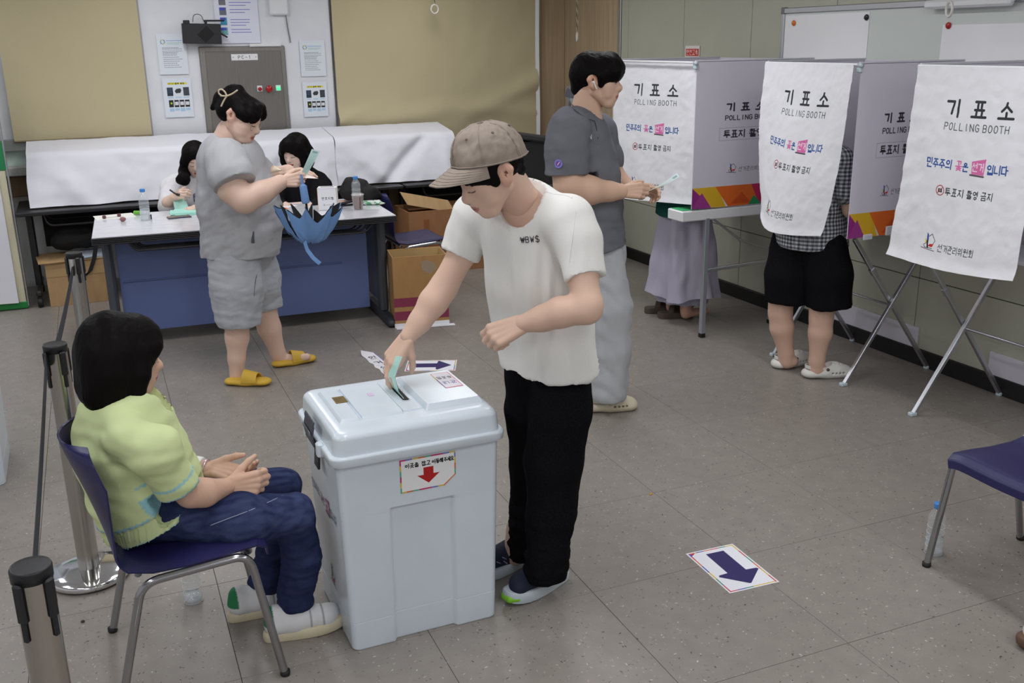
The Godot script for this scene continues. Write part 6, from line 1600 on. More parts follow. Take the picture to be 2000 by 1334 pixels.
# the half-folded blue umbrella hanging from her hand, upside down
func umbrella() -> void:
	var t := thing("umbrella", "half folded light blue umbrella with black lining hanging point down", "umbrella")
	var top := Vector3(1.0704, 1.1674, -5.2457)
	var hub := Vector3(1.0808, 1.0315, -5.2412)
	var ax := (hub - top).normalized()
	var blue := mat(rgb(112, 152, 206), 0.6)
	var dark := mat(rgb(18, 18, 22), 0.6)
	part(tb([top + Vector3(0, 0.03, 0), top - ax * -0.02], 0.006), "shaft", blue, t)
	part(tb([Vector3(1.0718, 1.1862, -5.2451), Vector3(1.0735, 1.1404, -5.2444)], 0.007), "wrist_loop", blue, t)
	var hp := [Vector3(1.0739, 1.1458, -5.2442), Vector3(1.0756, 1.1349, -5.2434), Vector3(1.0823, 1.0533, -5.2405), Vector3(1.0830, 1.0451, -5.2402)]
	part(tb(hp, [0.010, 0.020, 0.022, 0.018], 16), "handle", blue, t)
	part(tb([Vector3(1.0845, 1.0478, -5.2396), Vector3(1.0864, 0.9683, -5.2388)], 0.006), "shaft", dark, t)
	# eight folded segments: outside blue, inside black, ribs
	var u := dir(1, 0.0, 0.0); var w := dir(0, 0.1, 1.0).normalized()
	var f := noise(1.0, 61, 2)
	var mid := Vector3(1.0977, 0.9488, -5.2339)
	for i in 8:
		var a0 := TAU * i / 8.0; var a1 := TAU * (i + 1) / 8.0
		var seg := func(uu: float, v: float, grow: float) -> Vector3:
			var a := lerpf(a0, a1, uu)
			var belly := sin(uu * PI)
			var r := lerpf(0.03, 0.172 + 0.02 * sin(i * 2.3), pow(v, 0.8)) * (1.0 - 0.30 * belly * v) + grow
			var rx := 1.05; var rz := 0.62
			var y := -0.115 + 0.19 * pow(v, 1.6) - (0.05 + 0.03 * sin(i * 1.7)) * belly * v * v + 0.02 * sin(i * 2.9) * v
			return mid + u * cos(a) * r * rx + w * sin(a) * r * rz + Vector3(0, y + 0.012 * f.get_noise_2d(a * 2.0, v * 3.0), 0) - u * 0.0
		var b := B.new()
		b.sheet(8, 10, func(uu: float, v: float) -> Vector3: return seg.call(uu, v, 0.0), 0.0012)
		part(b, "panel", blue, t)
		b = B.new()
		b.sheet(8, 10, func(uu: float, v: float) -> Vector3: return seg.call(uu, v, -0.006) + Vector3(0, 0.003, 0), 0.001)
		part(b, "lining", dark, t)
		part(tb([mid + Vector3(0, -0.10, 0), seg.call(0.0, 0.5, -0.008), seg.call(0.0, 1.0, -0.003)], 0.0022, 5), "rib", mat(rgb(60, 62, 66), 0.4, 0.5), t)
	var st := [Vector3(1.0461, 0.8538, -5.1691), Vector3(1.0554, 0.8096, -5.1650), Vector3(1.0802, 0.7669, -5.1434), Vector3(1.1085, 0.7379, -5.1203)]
	var b2 := B.new()
	b2.sheet(12, 1, func(uu: float, v: float) -> Vector3:
		var q := uu * 2.999
		var i := int(q)
		return (st[i] as Vector3).lerp(st[i + 1], q - i) + dir(0.7, 0.6, 0).normalized() * (v - 0.5) * 0.022, 0.001)
	part(b2, "closing_strap", blue, t)

# the man in the polo shirt with his ballot
func polo_man() -> void:
	var t := person("man in a dark grey polo shirt holding a ballot", Vector3.ZERO)
	var skin := lin(214, 176, 152)
	var body := B.new()
	var c := Clay.new()
	c.chain([Vector3(2.1066, 1.4452, -4.1662), Vector3(2.0800, 1.3159, -4.1341), Vector3(2.0798, 1.2073, -4.1124)], [0.0712, 0.0807, 0.0714])
	c.chain([Vector3(2.0798, 1.2073, -4.1124), Vector3(2.1725, 1.1791, -4.0941), Vector3(2.2801, 1.1670, -4.0912), Vector3(2.3389, 1.1632, -4.0876)], [0.0714, 0.0671, 0.0459, 0.0376])
	c.chain([Vector3(2.3750, 1.3903, -4.3988), Vector3(2.4235, 1.2331, -4.3779), Vector3(2.4448, 1.1803, -4.3360), Vector3(2.5025, 1.1350, -4.2566)], [0.0661, 0.0718, 0.0614, 0.0381])
	c.chain([Vector3(2.2635, 1.6041, -4.2727), Vector3(2.2553, 1.5062, -4.2871), Vector3(2.2635, 1.3013, -4.2945), Vector3(2.3175, 0.8953, -4.2820)], [0.0680, 0.0735, 0.1044, 0.1072])
	c.chain([Vector3(2.2824, 0.8540, -4.2427), Vector3(2.3445, 0.5111, -4.2159), Vector3(2.3613, 0.1128, -4.2087)], [0.0963, 0.0827, 0.0529])
	c.chain([Vector3(2.3514, 0.8289, -4.3437), Vector3(2.3321, 0.4708, -4.3847), Vector3(2.3234, 0.1226, -4.4211)], [0.0987, 0.0853, 0.0547])
	c.make(0.008, 130.0).into(body, null, func(_p: Vector3) -> Color: return skin)
	var ho := Vector3(2.2894, 1.6674, -4.2506)
	var hb := facing(dir(0.98, -0.06, 0.12), dir(0.05, 1.0, 0.0))
	head(body, ho, hb, 1.08, skin, lin(182, 106, 96), {"eyes": "open", "neck": Vector3(2.2530, 1.5254, -4.2881), "neck_r": 0.064})
	hand(body, Vector3(2.3434, 1.1631, -4.0857), dir(0.98, 0.02, 0.0), dir(-0.05, 0.35, 0.95), true, 0.98, skin, [[0.55, 0.9, 0.4], [0.65, 1.0, 0.5], [0.7, 1.0, 0.5], [0.75, 1.0, 0.5]], [0.45, 0.25, 0.4], 0.02)
	hand(body, Vector3(2.4750, 1.1435, -4.2249), dir(0.98, -0.02, 0.05), dir(-0.05, 0.6, -0.75), false, 0.98, skin, [[0.5, 0.8, 0.4], [0.6, 0.9, 0.5], [0.7, 1.0, 0.5], [0.7, 1.0, 0.5]], [0.5, 0.3, 0.3], 0.02)
	part(body, "body", skin_mat(), t)
	# polo shirt
	c = Clay.new()
	var sd := dir(0, 0, 1)
	c.chain([Vector3(2.2470, 1.3882, -4.2907), Vector3(2.2661, 1.2520, -4.2934), Vector3(2.2950, 1.0749, -4.2917), Vector3(2.3253, 0.8041, -4.2786)], [0.1382, 0.1546, 0.1515, 0.1514], sd, 1.3)
	c.chain([Vector3(2.1200, 1.4621, -4.1822), Vector3(2.2466, 1.4631, -4.2909), Vector3(2.3631, 1.4205, -4.4039)], [0.0905, 0.0884, 0.0863])
	c.chain([Vector3(2.1066, 1.4592, -4.1662), Vector3(2.0801, 1.3618, -4.1449), Vector3(2.0712, 1.2464, -4.1270)], [0.0997, 0.1020, 0.1000])
	c.chain([Vector3(2.3749, 1.4053, -4.3989), Vector3(2.4112, 1.2841, -4.3832)], [0.1016, 0.0972])
	var s := c.make(0.0075, 120.0)
	s.trim(Vector3(2.0734, 1.2582, -4.1261), dir(0.02, -1, 0.0).normalized(), 0.15, 0.12)
	s.clip(Vector3(2.3294, 0.8692, -4.2769), dir(0.12, -1, 0).normalized())
	s.carve(Vector3(2.2682, 1.5685, -4.2707), Vector3(2.2865, 1.5158, -4.2627), 0.080, 0.066)
	var f := noise(1.0, 37, 2)
	var b := B.new()
	s.into(b, func(p: Vector3) -> float:
		var q := p.dot(dir(1, 0, 0))
		return 0.009 * f.get_noise_3d(q * 8.0 + p.y * 3.0, p.y * 5.0, p.z * 6.0) + 0.005 * f.get_noise_3d(q * 6.0, p.y * 13.0, p.z * 5.0))
	var cl := fabric(rgb(112, 114, 121), 0.05, 0.5, 6.0)
	var po := part(b, "polo_shirt", cl, t)
	b = B.new()
	var col_hi := [Vector3(1.9663, 1.6144, -3.8891), Vector3(1.9865, 1.6012, -3.8804), Vector3(2.0189, 1.5707, -3.8664), Vector3(2.0474, 1.5444, -3.8541), Vector3(2.0718, 1.5267, -3.8435), Vector3(2.0860, 1.5351, -3.8374), Vector3(2.0960, 1.5479, -3.8331)]
	var col_lo := [Vector3(1.9481, 1.5783, -3.8969), Vector3(1.9744, 1.5650, -3.8856), Vector3(2.0110, 1.5342, -3.8698), Vector3(2.0456, 1.5077, -3.8548), Vector3(2.0762, 1.4898, -3.8416), Vector3(2.0944, 1.4982, -3.8337), Vector3(2.1105, 1.5109, -3.8268)]
	b.sheet(24, 4, func(u: float, v: float) -> Vector3:
		var q := u * 5.999
		var i := int(q)
		var hi: Vector3 = col_hi[i].lerp(col_hi[i + 1], q - i)
		var lo: Vector3 = col_lo[i].lerp(col_lo[i + 1], q - i)
		var p := lo.lerp(hi, v)
		return s.hit(p, dir(0.05, 0.0, -1).normalized(), 0.9) + dir(-0.1, 0.3, 0.9) * (0.004 + 0.010 * v), 0.003)
	part(b, "collar", cl, po)
	part(tb([s.hit(Vector3(2.0882, 1.5178, -3.8365), dir(0, 0, -1), 0.9), s.hit(Vector3(2.1009, 1.4611, -3.8309), dir(0, 0, -1), 0.9), s.hit(Vector3(2.1055, 1.4107, -3.8289), dir(0, 0, -1), 0.9)], 0.003, 6), "placket", mat(rgb(64, 66, 72), 0.9), po)
	var ink := Ink.new(64, 64, Color(1, 1, 1, 0))
	ink.line(Vector2(8, 18), Vector2(34, 56), 9, rgb(236, 236, 238)); ink.line(Vector2(34, 56), Vector2(36, 8), 8, rgb(236, 236, 238))
	part(patch(s, Vector3(2.2034, 1.4232, -4.1461), dir(0.1, 0, 1), Vector3.UP, 0.024, 0.026, 6), "logo", cut(ink.tex()), po)
	ink = Ink.new(96, 96, Color(1, 1, 1, 0))
	ink.disc(Vector2(48, 48), 44, rgb(108, 104, 190)); ink.ring(Vector2(48, 48), 36, 36, 3, rgb(190, 180, 220)); ink.disc(Vector2(48, 48), 22, rgb(120, 60, 130)); ink.line(Vector2(40, 60), Vector2(58, 34), 8, rgb(220, 210, 230))
	part(patch(s, Vector3(2.0229, 1.3164, -4.0934), dir(-0.3, 0, 1), Vector3.UP, 0.044, 0.044, 6), "round_patch", cut(ink.tex()), po)
	# trousers
	c = Clay.new()
	c.chain([Vector3(2.2963, 0.8506, -4.2259), Vector3(2.3872, 0.8229, -4.3282)], [0.1113, 0.1091])
	c.chain([Vector3(2.3106, 0.8277, -4.2306), Vector3(2.3508, 0.5671, -4.2023), Vector3(2.3582, 0.3514, -4.1991), Vector3(2.3514, 0.1250, -4.2020)], [0.1167, 0.1132, 0.1042, 0.1003])
	c.chain([Vector3(2.3755, 0.8020, -4.3332), Vector3(2.3561, 0.5255, -4.3743), Vector3(2.3433, 0.1511, -4.4125)], [0.1144, 0.1116, 0.1037])
	s = c.make(0.0085, 120.0)
	s.trim(Vector3(2.3519, 0.0800, -4.2018), Vector3.DOWN, 0.14, 0.2)
	b = B.new()
	s.into(b, func(p: Vector3) -> float: return 0.007 * f.get_noise_3d(p.x * 5.0, p.y * 9.0 + p.x * 6.0, p.z * 5.0) + 0.005 * f.get_noise_3d(p.x * 12.0, p.y * 3.0, p.z * 12.0))
	part(b, "trousers", fabric(rgb(190, 192, 197), 0.04, 0.4, 4.0), t)
	# hair
	c = Clay.new()
	var P := func(x: float, y: float, z: float) -> Vector3: return ho + hb * Vector3(x, y, z) * 1.08
	c.cap(P.call(0, 0.042, -0.032), P.call(0, 0.045, 0.030), 0.090, 0.083)
	c.cap(P.call(0, 0.0, -0.062), P.call(0, -0.035, -0.070), 0.060, 0.040)
	for q in [-1.0, 1.0]:
		c.cap(P.call(q * 0.064, 0.03, -0.02), P.call(q * 0.064, 0.03, 0.03), 0.028, 0.024)
		c.cap(P.call(q * 0.068, 0.02, 0.022), P.call(q * 0.068, -0.018, 0.026), 0.014, 0.006)
		c.chain([P.call(q * 0.04, 0.07, 0.065), P.call(q * 0.05, 0.042, 0.082), P.call(q * 0.052, 0.022, 0.084)], [0.034, 0.020, 0.009])
	c.chain([P.call(0, 0.085, 0.06), P.call(0, 0.055, 0.094), P.call(0.0, 0.030, 0.098)], [0.036, 0.022, 0.010])
	c.chain([P.call(-0.025, 0.06, 0.085), P.call(-0.03, 0.028, 0.092)], [0.020, 0.007])
	s = c.make(0.0045, 85.0)
	for q in [-1.0, 1.0]: s.carve(P.call(q * 0.088, 0.006, -0.012), P.call(q * 0.082, -0.022, -0.008), 0.024, 0.024)
	b = B.new()
	s.into(b, strands(hb.y * 0.7 - hb.z * 0.6, 0.0012, 15))
	part(b, "hair", hair_mat(), t)
	# earbud
	var e := thing("earbud", "white wireless earbud in the polo man's ear", "earbud")
	part(tb([P.call(-0.083, -0.004, -0.008), P.call(-0.088, -0.004, -0.008)], 0.0075, 10), "bud", M.white_plastic, e)
	part(tb([P.call(-0.089, -0.004, -0.006), P.call(-0.089, -0.030, 0.008)], 0.0032, 8), "stem", M.white_plastic, e)
	clog(t, Vector3(2.2498, 0.0000, -4.2788) + Vector3(0.0, 0, 0.0), Vector3(0.98, 0, 0.38) * 0.3 + Vector3(0.05, 0, 0.0), rgb(206, 196, 172))
	clog(t, Vector3(2.1882, 0.0000, -4.5505), dir(1, 0, -0.1), rgb(206, 196, 172))
	# his ballot
	b = B.new()
	var a0 := Vector3(2.4416, 1.1541, -4.0432); var a1 := Vector3(2.4795, 1.1780, -4.0051); var a2 := Vector3(2.5399, 1.2420, -3.8918); var a3 := Vector3(2.5484, 1.2535, -3.9317)
	b.sheet(3, 10, func(u: float, v: float) -> Vector3: return a0.lerp(a1, u).lerp(a3.lerp(a2, u), v) + Vector3(0, -0.006 * sin(v * PI), 0), 0.0008)
	var ik := Ink.new(32, 160, rgb(226, 240, 240))
	ik.rect(0, 100, 32, 60, rgb(232, 236, 214)); ik.rect(8, 8, 14, 22, rgb(160, 186, 190))
	single(b, "ballot_paper", printed(ik.tex(), 0.7), "pale ballot in the hands of the man in the polo shirt", "ballot")

# a perforated clog
func clog(parent: Node, heel: Vector3, fwd: Vector3, col: Color, strap := true) -> void:
	var sh := Node3D.new()
	sh.name = "clog"
	parent.add_child(sh, true)
	var z := Vector3(fwd.x, 0, fwd.z).normalized()
	sh.transform = Transform3D(Basis(Vector3.UP.cross(z), Vector3.UP, z), heel)
	var m := mat(col, 0.6)
	var c := Clay.new()
	c.chain([Vector3(0, 0.022, 0.045), Vector3(0, 0.020, 0.13), Vector3(0, 0.024, 0.23)], [0.046, 0.045, 0.050], Vector3.UP, 0.45)
	c.chain([Vector3(0, 0.034, 0.15), Vector3(0, 0.036, 0.19), Vector3(0, 0.030, 0.235)], [0.048, 0.048, 0.044], Vector3.UP, 0.85)
	c.chain([Vector3(0, 0.045, 0.135), Vector3(0, 0.05, 0.17)], [0.044, 0.040], Vector3.UP, 0.9)
	for q in [-1.0, 1.0]: c.chain([Vector3(q * 0.036, 0.030, 0.05), Vector3(q * 0.040, 0.036, 0.12)], [0.013, 0.018])
	c.chain([Vector3(-0.03, 0.030, 0.028), Vector3(0, 0.032, 0.014), Vector3(0.03, 0.030, 0.028)], [0.013, 0.013, 0.013])
	var s := c.make(0.0045, 120.0)
	s.carve(Vector3(0, 0.075, 0.06), Vector3(0, 0.085, 0.125), 0.040, 0.036)
	s.clip(Vector3(0, 0.001, 0), Vector3.DOWN)
	for q in [[0.0, 0.19], [0.018, 0.175], [-0.018, 0.175], [0.02, 0.205], [-0.02, 0.205], [0.0, 0.222]]: s.carve(Vector3(q[0], 0.11, q[1]), Vector3(q[0], 0.055, q[1]), 0.0052, 0.0052)
	for q in [-1.0, 1.0]:
		for k in 4: s.carve(Vector3(q * 0.07, 0.034, 0.155 + k * 0.022), Vector3(q * 0.036, 0.036, 0.155 + k * 0.020), 0.007, 0.006)
	var b := B.new()
	s.into(b)
	part(b, "clog_body", m, sh)
	if strap:
		b = B.new()
		b.sheet(20, 2, func(u: float, v: float) -> Vector3:
			var a := PI * u
			return Vector3(cos(a) * 0.050, 0.058 + 0.010 * sin(a) + (v - 0.5) * 0.018, 0.125 - sin(a) * 0.115), 0.004)
		part(b, "heel_strap", m, sh)
		for q in [-1.0, 1.0]:
			part(lt([Vector2(0, -0.004), Vector2(0.009, -0.004), Vector2(0.009, 0.004), Vector2(0, 0.004)], 12, Vector3(q * 0.052, 0.058, 0.125), Basis(Vector3(0, -1, 0), Vector3(1, 0, 0), Vector3(0, 0, 1))), "rivet", mat(rgb(90, 84, 80), 0.5), sh)

# the two who sit behind the marbled table
func workers() -> void:
	worker_left()
	worker_right()

func worker_left() -> void:
	var t := person("worker with long dark hair in a white shirt writing at the table", Vector3.ZERO)
	var skin := lin(228, 196, 178)
	var body := B.new()
	var c := Clay.new()
	c.chain([Vector3(0.6139, 0.8804, -7.5345), Vector3(0.5523, 0.7825, -7.3650), Vector3(0.5448, 0.8017, -7.3355), Vector3(0.5800, 0.8401, -7.2985)], [0.0518, 0.0435, 0.0397, 0.0287])
	c.chain([Vector3(0.8626, 0.8731, -7.2745), Vector3(0.8646, 0.7934, -7.1647), Vector3(0.7904, 0.7894, -7.1314)], [0.0509, 0.0431, 0.0285])
	c.chain([Vector3(0.7553, 1.0239, -7.5169), Vector3(0.7550, 0.9294, -7.5389), Vector3(0.7239, 0.6644, -7.5741), Vector3(0.7047, 0.4735, -7.5824)], [0.0518, 0.0670, 0.1283, 0.1369])
	c.chain([Vector3(0.6189, 0.8898, -7.5759), Vector3(0.7542, 0.9220, -7.5392), Vector3(0.8702, 0.8828, -7.4891)], [0.0595, 0.0745, 0.0597])
	c.make(0.009, 130.0).into(body, null, func(_p: Vector3) -> Color: return skin)
	var ho := Vector3(0.7761, 1.0754, -7.4644)
	var hb := facing(dir(0.30, -0.40, 0.95), dir(0.10, 1.0, 0.35))
	head(body, ho, hb, 0.95, skin, lin(196, 70, 72), {"eyes": "down", "neck": Vector3(0.7550, 0.9294, -7.5389), "neck_r": 0.050})
	hand(body, Vector3(0.5800, 0.8401, -7.2985), dir(0.55, 0.25, 0.35), dir(-0.3, 0.5, 0.8), true, 0.9, skin, [[0.5, 0.8, 0.4], [0.7, 0.9, 0.5], [0.8, 0.9, 0.5], [0.9, 1.0, 0.5]], [0.6, 0.3, 0.3], 0.03)
	hand(body, Vector3(0.7839, 0.7895, -7.1342), dir(-0.95, -0.12, 0.35), dir(0, 1, 0.2), false, 0.92, skin, [[0.1, 0.2, 0.1], [0.1, 0.2, 0.1], [0.1, 0.2, 0.1], [0.12, 0.2, 0.1]], [0.5, 0.2, 0.2], 0.06)
	part(body, "body", skin_mat(), t)
	c = Clay.new()
	c.chain([Vector3(0.7457, 0.8365, -7.5429), Vector3(0.7298, 0.6659, -7.5606), Vector3(0.7068, 0.4368, -7.5706)], [0.1645, 0.1809, 0.1901], dir(0,0,1), 0.75)
	c.chain([Vector3(0.6156, 0.8777, -7.5555), Vector3(0.7528, 0.9071, -7.5398), Vector3(0.8766, 0.8705, -7.4645)], [0.0817, 0.0969, 0.0819])
	c.chain([Vector3(0.6080, 0.8792, -7.5479), Vector3(0.5472, 0.7884, -7.3781), Vector3(0.5363, 0.7661, -7.3610)], [0.0815, 0.0654, 0.0544])
	c.chain([Vector3(0.8717, 0.8759, -7.4231), Vector3(0.8823, 0.7958, -7.1898), Vector3(0.8410, 0.7824, -7.1531)], [0.0814, 0.0650, 0.0538])
	var s := c.make(0.009, 130.0)
	s.carve(Vector3(0.7642, 0.9903, -7.3170), Vector3(0.7600, 0.9307, -7.2752), 0.055, 0.045)
	var f := noise(1.0, 43, 2)
	var b := B.new()
	s.into(b, func(p: Vector3) -> float: return 0.010 * f.get_noise_3d(p.x * 9.0, p.y * 6.0, p.z * 9.0))
	var white := fabric(rgb(230, 228, 232), 0.02)
	var o := part(b, "shirt", white, t)
	var ink := Ink.new(128, 64, Color(1, 1, 1, 0))
	for i in 6:
		ink.ring(Vector2(14 + i * 20, 18), 8, 8, 5, rgb(88, 86, 130)); ink.line(Vector2(6 + i * 20, 18), Vector2(6 + i * 20, 60), 5, rgb(88, 86, 130)); ink.line(Vector2(22 + i * 20, 18), Vector2(22 + i * 20, 60), 5, rgb(88, 86, 130))
	part(patch(s, Vector3(0.7531, 0.8306, -7.2455), dir(0.1, 0.1, 1), Vector3.UP, 0.16, 0.07, 10), "print", cut(ink.tex()), o)
	var pl := []
	for i in 7: pl.append(s.hit(Vector3(0.6427, 1.0025, -6.9120).lerp(Vector3(0.6448, 0.8385, -6.9111), i / 6.0), dir(0, 0, -1), 0.9))
	part(tb(pl, 0.004, 5), "placket", mat(rgb(150, 148, 156), 0.9), o)
	c = Clay.new()
	var P := func(x: float, y: float, z: float) -> Vector3: return ho + hb * Vector3(x, y, z) * 0.95
	c.cap(P.call(0, 0.042, -0.03), P.call(0, 0.046, 0.010), 0.090, 0.081)
	c.cap(P.call(-0.03, -0.03, -0.05), P.call(0.03, -0.03, -0.05), 0.07, 0.07)
	for q in [-1.0, 1.0]:
		c.chain([P.call(q * 0.055, 0.05, 0.04), P.call(q * 0.080, 0.0, 0.035), P.call(q * 0.085, -0.07, 0.02), P.call(q * 0.09, -0.14, 0.03), P.call(q * 0.075, -0.20, 0.07)], [0.038, 0.026, 0.030, 0.034, 0.016])
		c.chain([P.call(q * 0.03, 0.075, 0.06), P.call(q * 0.055, 0.04, 0.068)], [0.030, 0.014])
	c.chain([Vector3(0.6925, 0.9942, -7.4896), Vector3(0.6677, 0.9560, -7.3587), Vector3(0.6404, 0.9493, -7.3705)], [0.03, 0.04, 0.02])
	s = c.make(0.0055, 80.0)
	s.carve(P.call(0, -0.005, 0.115), P.call(0, -0.09, 0.095), 0.060, 0.052)
	b = B.new()
	s.into(b, strands(hb.y, 0.0012, 19))
	part(b, "hair", hair_mat(), t)
	var pen := thing("marker_pen", "black marker pen in the left worker's fingers", "pen")
	part(tb([Vector3(0.5636, 0.8983, -7.2730), Vector3(0.5919, 0.8756, -7.2389)], 0.006, 8), "barrel", M.black_plastic, pen)
	part(tb([Vector3(0.5977, 0.8726, -7.2310), Vector3(0.6193, 0.8659, -7.2162)], 0.009, 8), "pen_cap", M.black_plastic, pen)

func worker_right() -> void:
	var t := person("worker with black bob in a black jacket looking down at the table", Vector3.ZERO)
	var skin := lin(230, 198, 182)
	var body := B.new()
	var c := Clay.new()
	c.chain([Vector3(1.4577, 1.0467, -7.3442), Vector3(1.4824, 0.9369, -7.3771), Vector3(1.4884, 0.6670, -7.3963), Vector3(1.4718, 0.4336, -7.4035)], [0.0526, 0.0683, 0.1307, 0.1396])
	c.chain([Vector3(1.3400, 0.8614, -7.3950), Vector3(1.4915, 0.9179, -7.3732), Vector3(1.6116, 0.8541, -7.2995)], [0.0605, 0.0759, 0.0607])
	c.chain([Vector3(1.3364, 0.8641, -7.3748), Vector3(1.2906, 0.7438, -7.2857), Vector3(1.3198, 0.7515, -7.0552)], [0.0528, 0.0449, 0.0328])
	c.chain([Vector3(1.6072, 0.8568, -7.2796), Vector3(1.5925, 0.7385, -7.1552), Vector3(1.4734, 0.7488, -6.9888)], [0.0530, 0.0449, 0.0328])
	c.make(0.009, 130.0).into(body, null, func(_p: Vector3) -> Color: return skin)
	var ho := Vector3(1.4566, 1.1083, -7.2793)
	var hb := facing(dir(-0.36, -0.28, 0.95), dir(-0.06, 1.0, 0.25))
	head(body, ho, hb, 0.98, skin, lin(196, 86, 92), {"eyes": "down", "mouth": 0.0015, "neck": Vector3(1.4829, 0.9444, -7.3769), "neck_r": 0.050})
	hand(body, Vector3(1.3198, 0.7515, -7.0552), dir(0.6, -0.1, 0.6), dir(0, 1, 0.1), true, 0.9, skin, [[0.2, 0.3, 0.2], [0.2, 0.3, 0.2], [0.2, 0.3, 0.2], [0.2, 0.3, 0.2]])
	hand(body, Vector3(1.4734, 0.7488, -6.9888), dir(-0.6, -0.1, 0.6), dir(0, 1, 0.1), false, 0.9, skin, [[0.2, 0.3, 0.2], [0.2, 0.3, 0.2], [0.2, 0.3, 0.2], [0.2, 0.3, 0.2]])
	part(body, "body", skin_mat(), t)
	c = Clay.new()
	c.chain([Vector3(1.4896, 0.8422, -7.3740), Vector3(1.4863, 0.6686, -7.3863), Vector3(1.4670, 0.3962, -7.3946)], [0.1675, 0.1842, 0.1939], dir(0,0,1), 0.75)
	c.chain([Vector3(1.3435, 0.8614, -7.3935), Vector3(1.4907, 0.9066, -7.3735), Vector3(1.6121, 0.8616, -7.2993)], [0.0832, 0.1063, 0.0873])
	c.chain([Vector3(1.3323, 0.8567, -7.3766), Vector3(1.2763, 0.7365, -7.2919), Vector3(1.3024, 0.7340, -7.0845)], [0.0868, 0.0711, 0.0548])
	c.chain([Vector3(1.6092, 0.8519, -7.2569), Vector3(1.6058, 0.7308, -7.1495), Vector3(1.4967, 0.7306, -7.0005)], [0.0906, 0.0749, 0.0548])
	var s := c.make(0.009, 130.0)
	s.carve(Vector3(1.4454, 1.0015, -7.2841), Vector3(1.4400, 0.9471, -7.2429), 0.05, 0.035)
	var f := noise(1.0, 47, 2)
	var b := B.new()
	s.into(b, func(p: Vector3) -> float: return 0.010 * f.get_noise_3d(p.x * 9.0, p.y * 6.0, p.z * 9.0))
	var o := part(b, "jacket", fabric(rgb(26, 25, 28), 0.1), t)
	var pl := []
	for i in 6: pl.append(s.hit(Vector3(1.2694, 0.9237, -6.7501).lerp(Vector3(1.2603, 0.8021, -6.7541), i / 5.0), dir(0, 0, -1), 0.9))
	part(tb(pl, 0.003, 5), "zip", mat(rgb(110, 110, 116), 0.4, 0.5), o)
	c = Clay.new()
	var P := func(x: float, y: float, z: float) -> Vector3: return ho + hb * Vector3(x, y, z) * 0.98
	c.cap(P.call(0, 0.042, -0.03), P.call(0, 0.048, 0.012), 0.094, 0.084)
	c.cap(P.call(-0.04, -0.03, -0.05), P.call(0.04, -0.03, -0.05), 0.075, 0.075)
	c.cap(P.call(-0.04, -0.09, -0.05), P.call(0.04, -0.09, -0.05), 0.062, 0.062)
	for q in [-1.0, 1.0]:
		c.chain([P.call(q * 0.055, 0.05, 0.04), P.call(q * 0.082, 0.0, 0.036), P.call(q * 0.088, -0.07, 0.022), P.call(q * 0.082, -0.125, 0.02)], [0.038, 0.026, 0.030, 0.018])
		c.chain([P.call(q * 0.03, 0.072, 0.066), P.call(q * 0.045, 0.04, 0.080), P.call(q * 0.052, 0.018, 0.078)], [0.030, 0.016, 0.007])
	c.chain([P.call(0.0, 0.075, 0.07), P.call(0.006, 0.045, 0.088), P.call(0.008, 0.024, 0.090)], [0.030, 0.014, 0.006])
	c.chain([P.call(-0.085, -0.11, 0.02), P.call(-0.105, -0.135, 0.035)], [0.02, 0.006])
	s = c.make(0.005, 80.0)
	s.carve(P.call(0, -0.022, 0.110), P.call(0, -0.09, 0.095), 0.060, 0.052)
	b = B.new()
	s.into(b, strands(hb.y, 0.001, 21))
	part(b, "hair", hair_mat(), t)

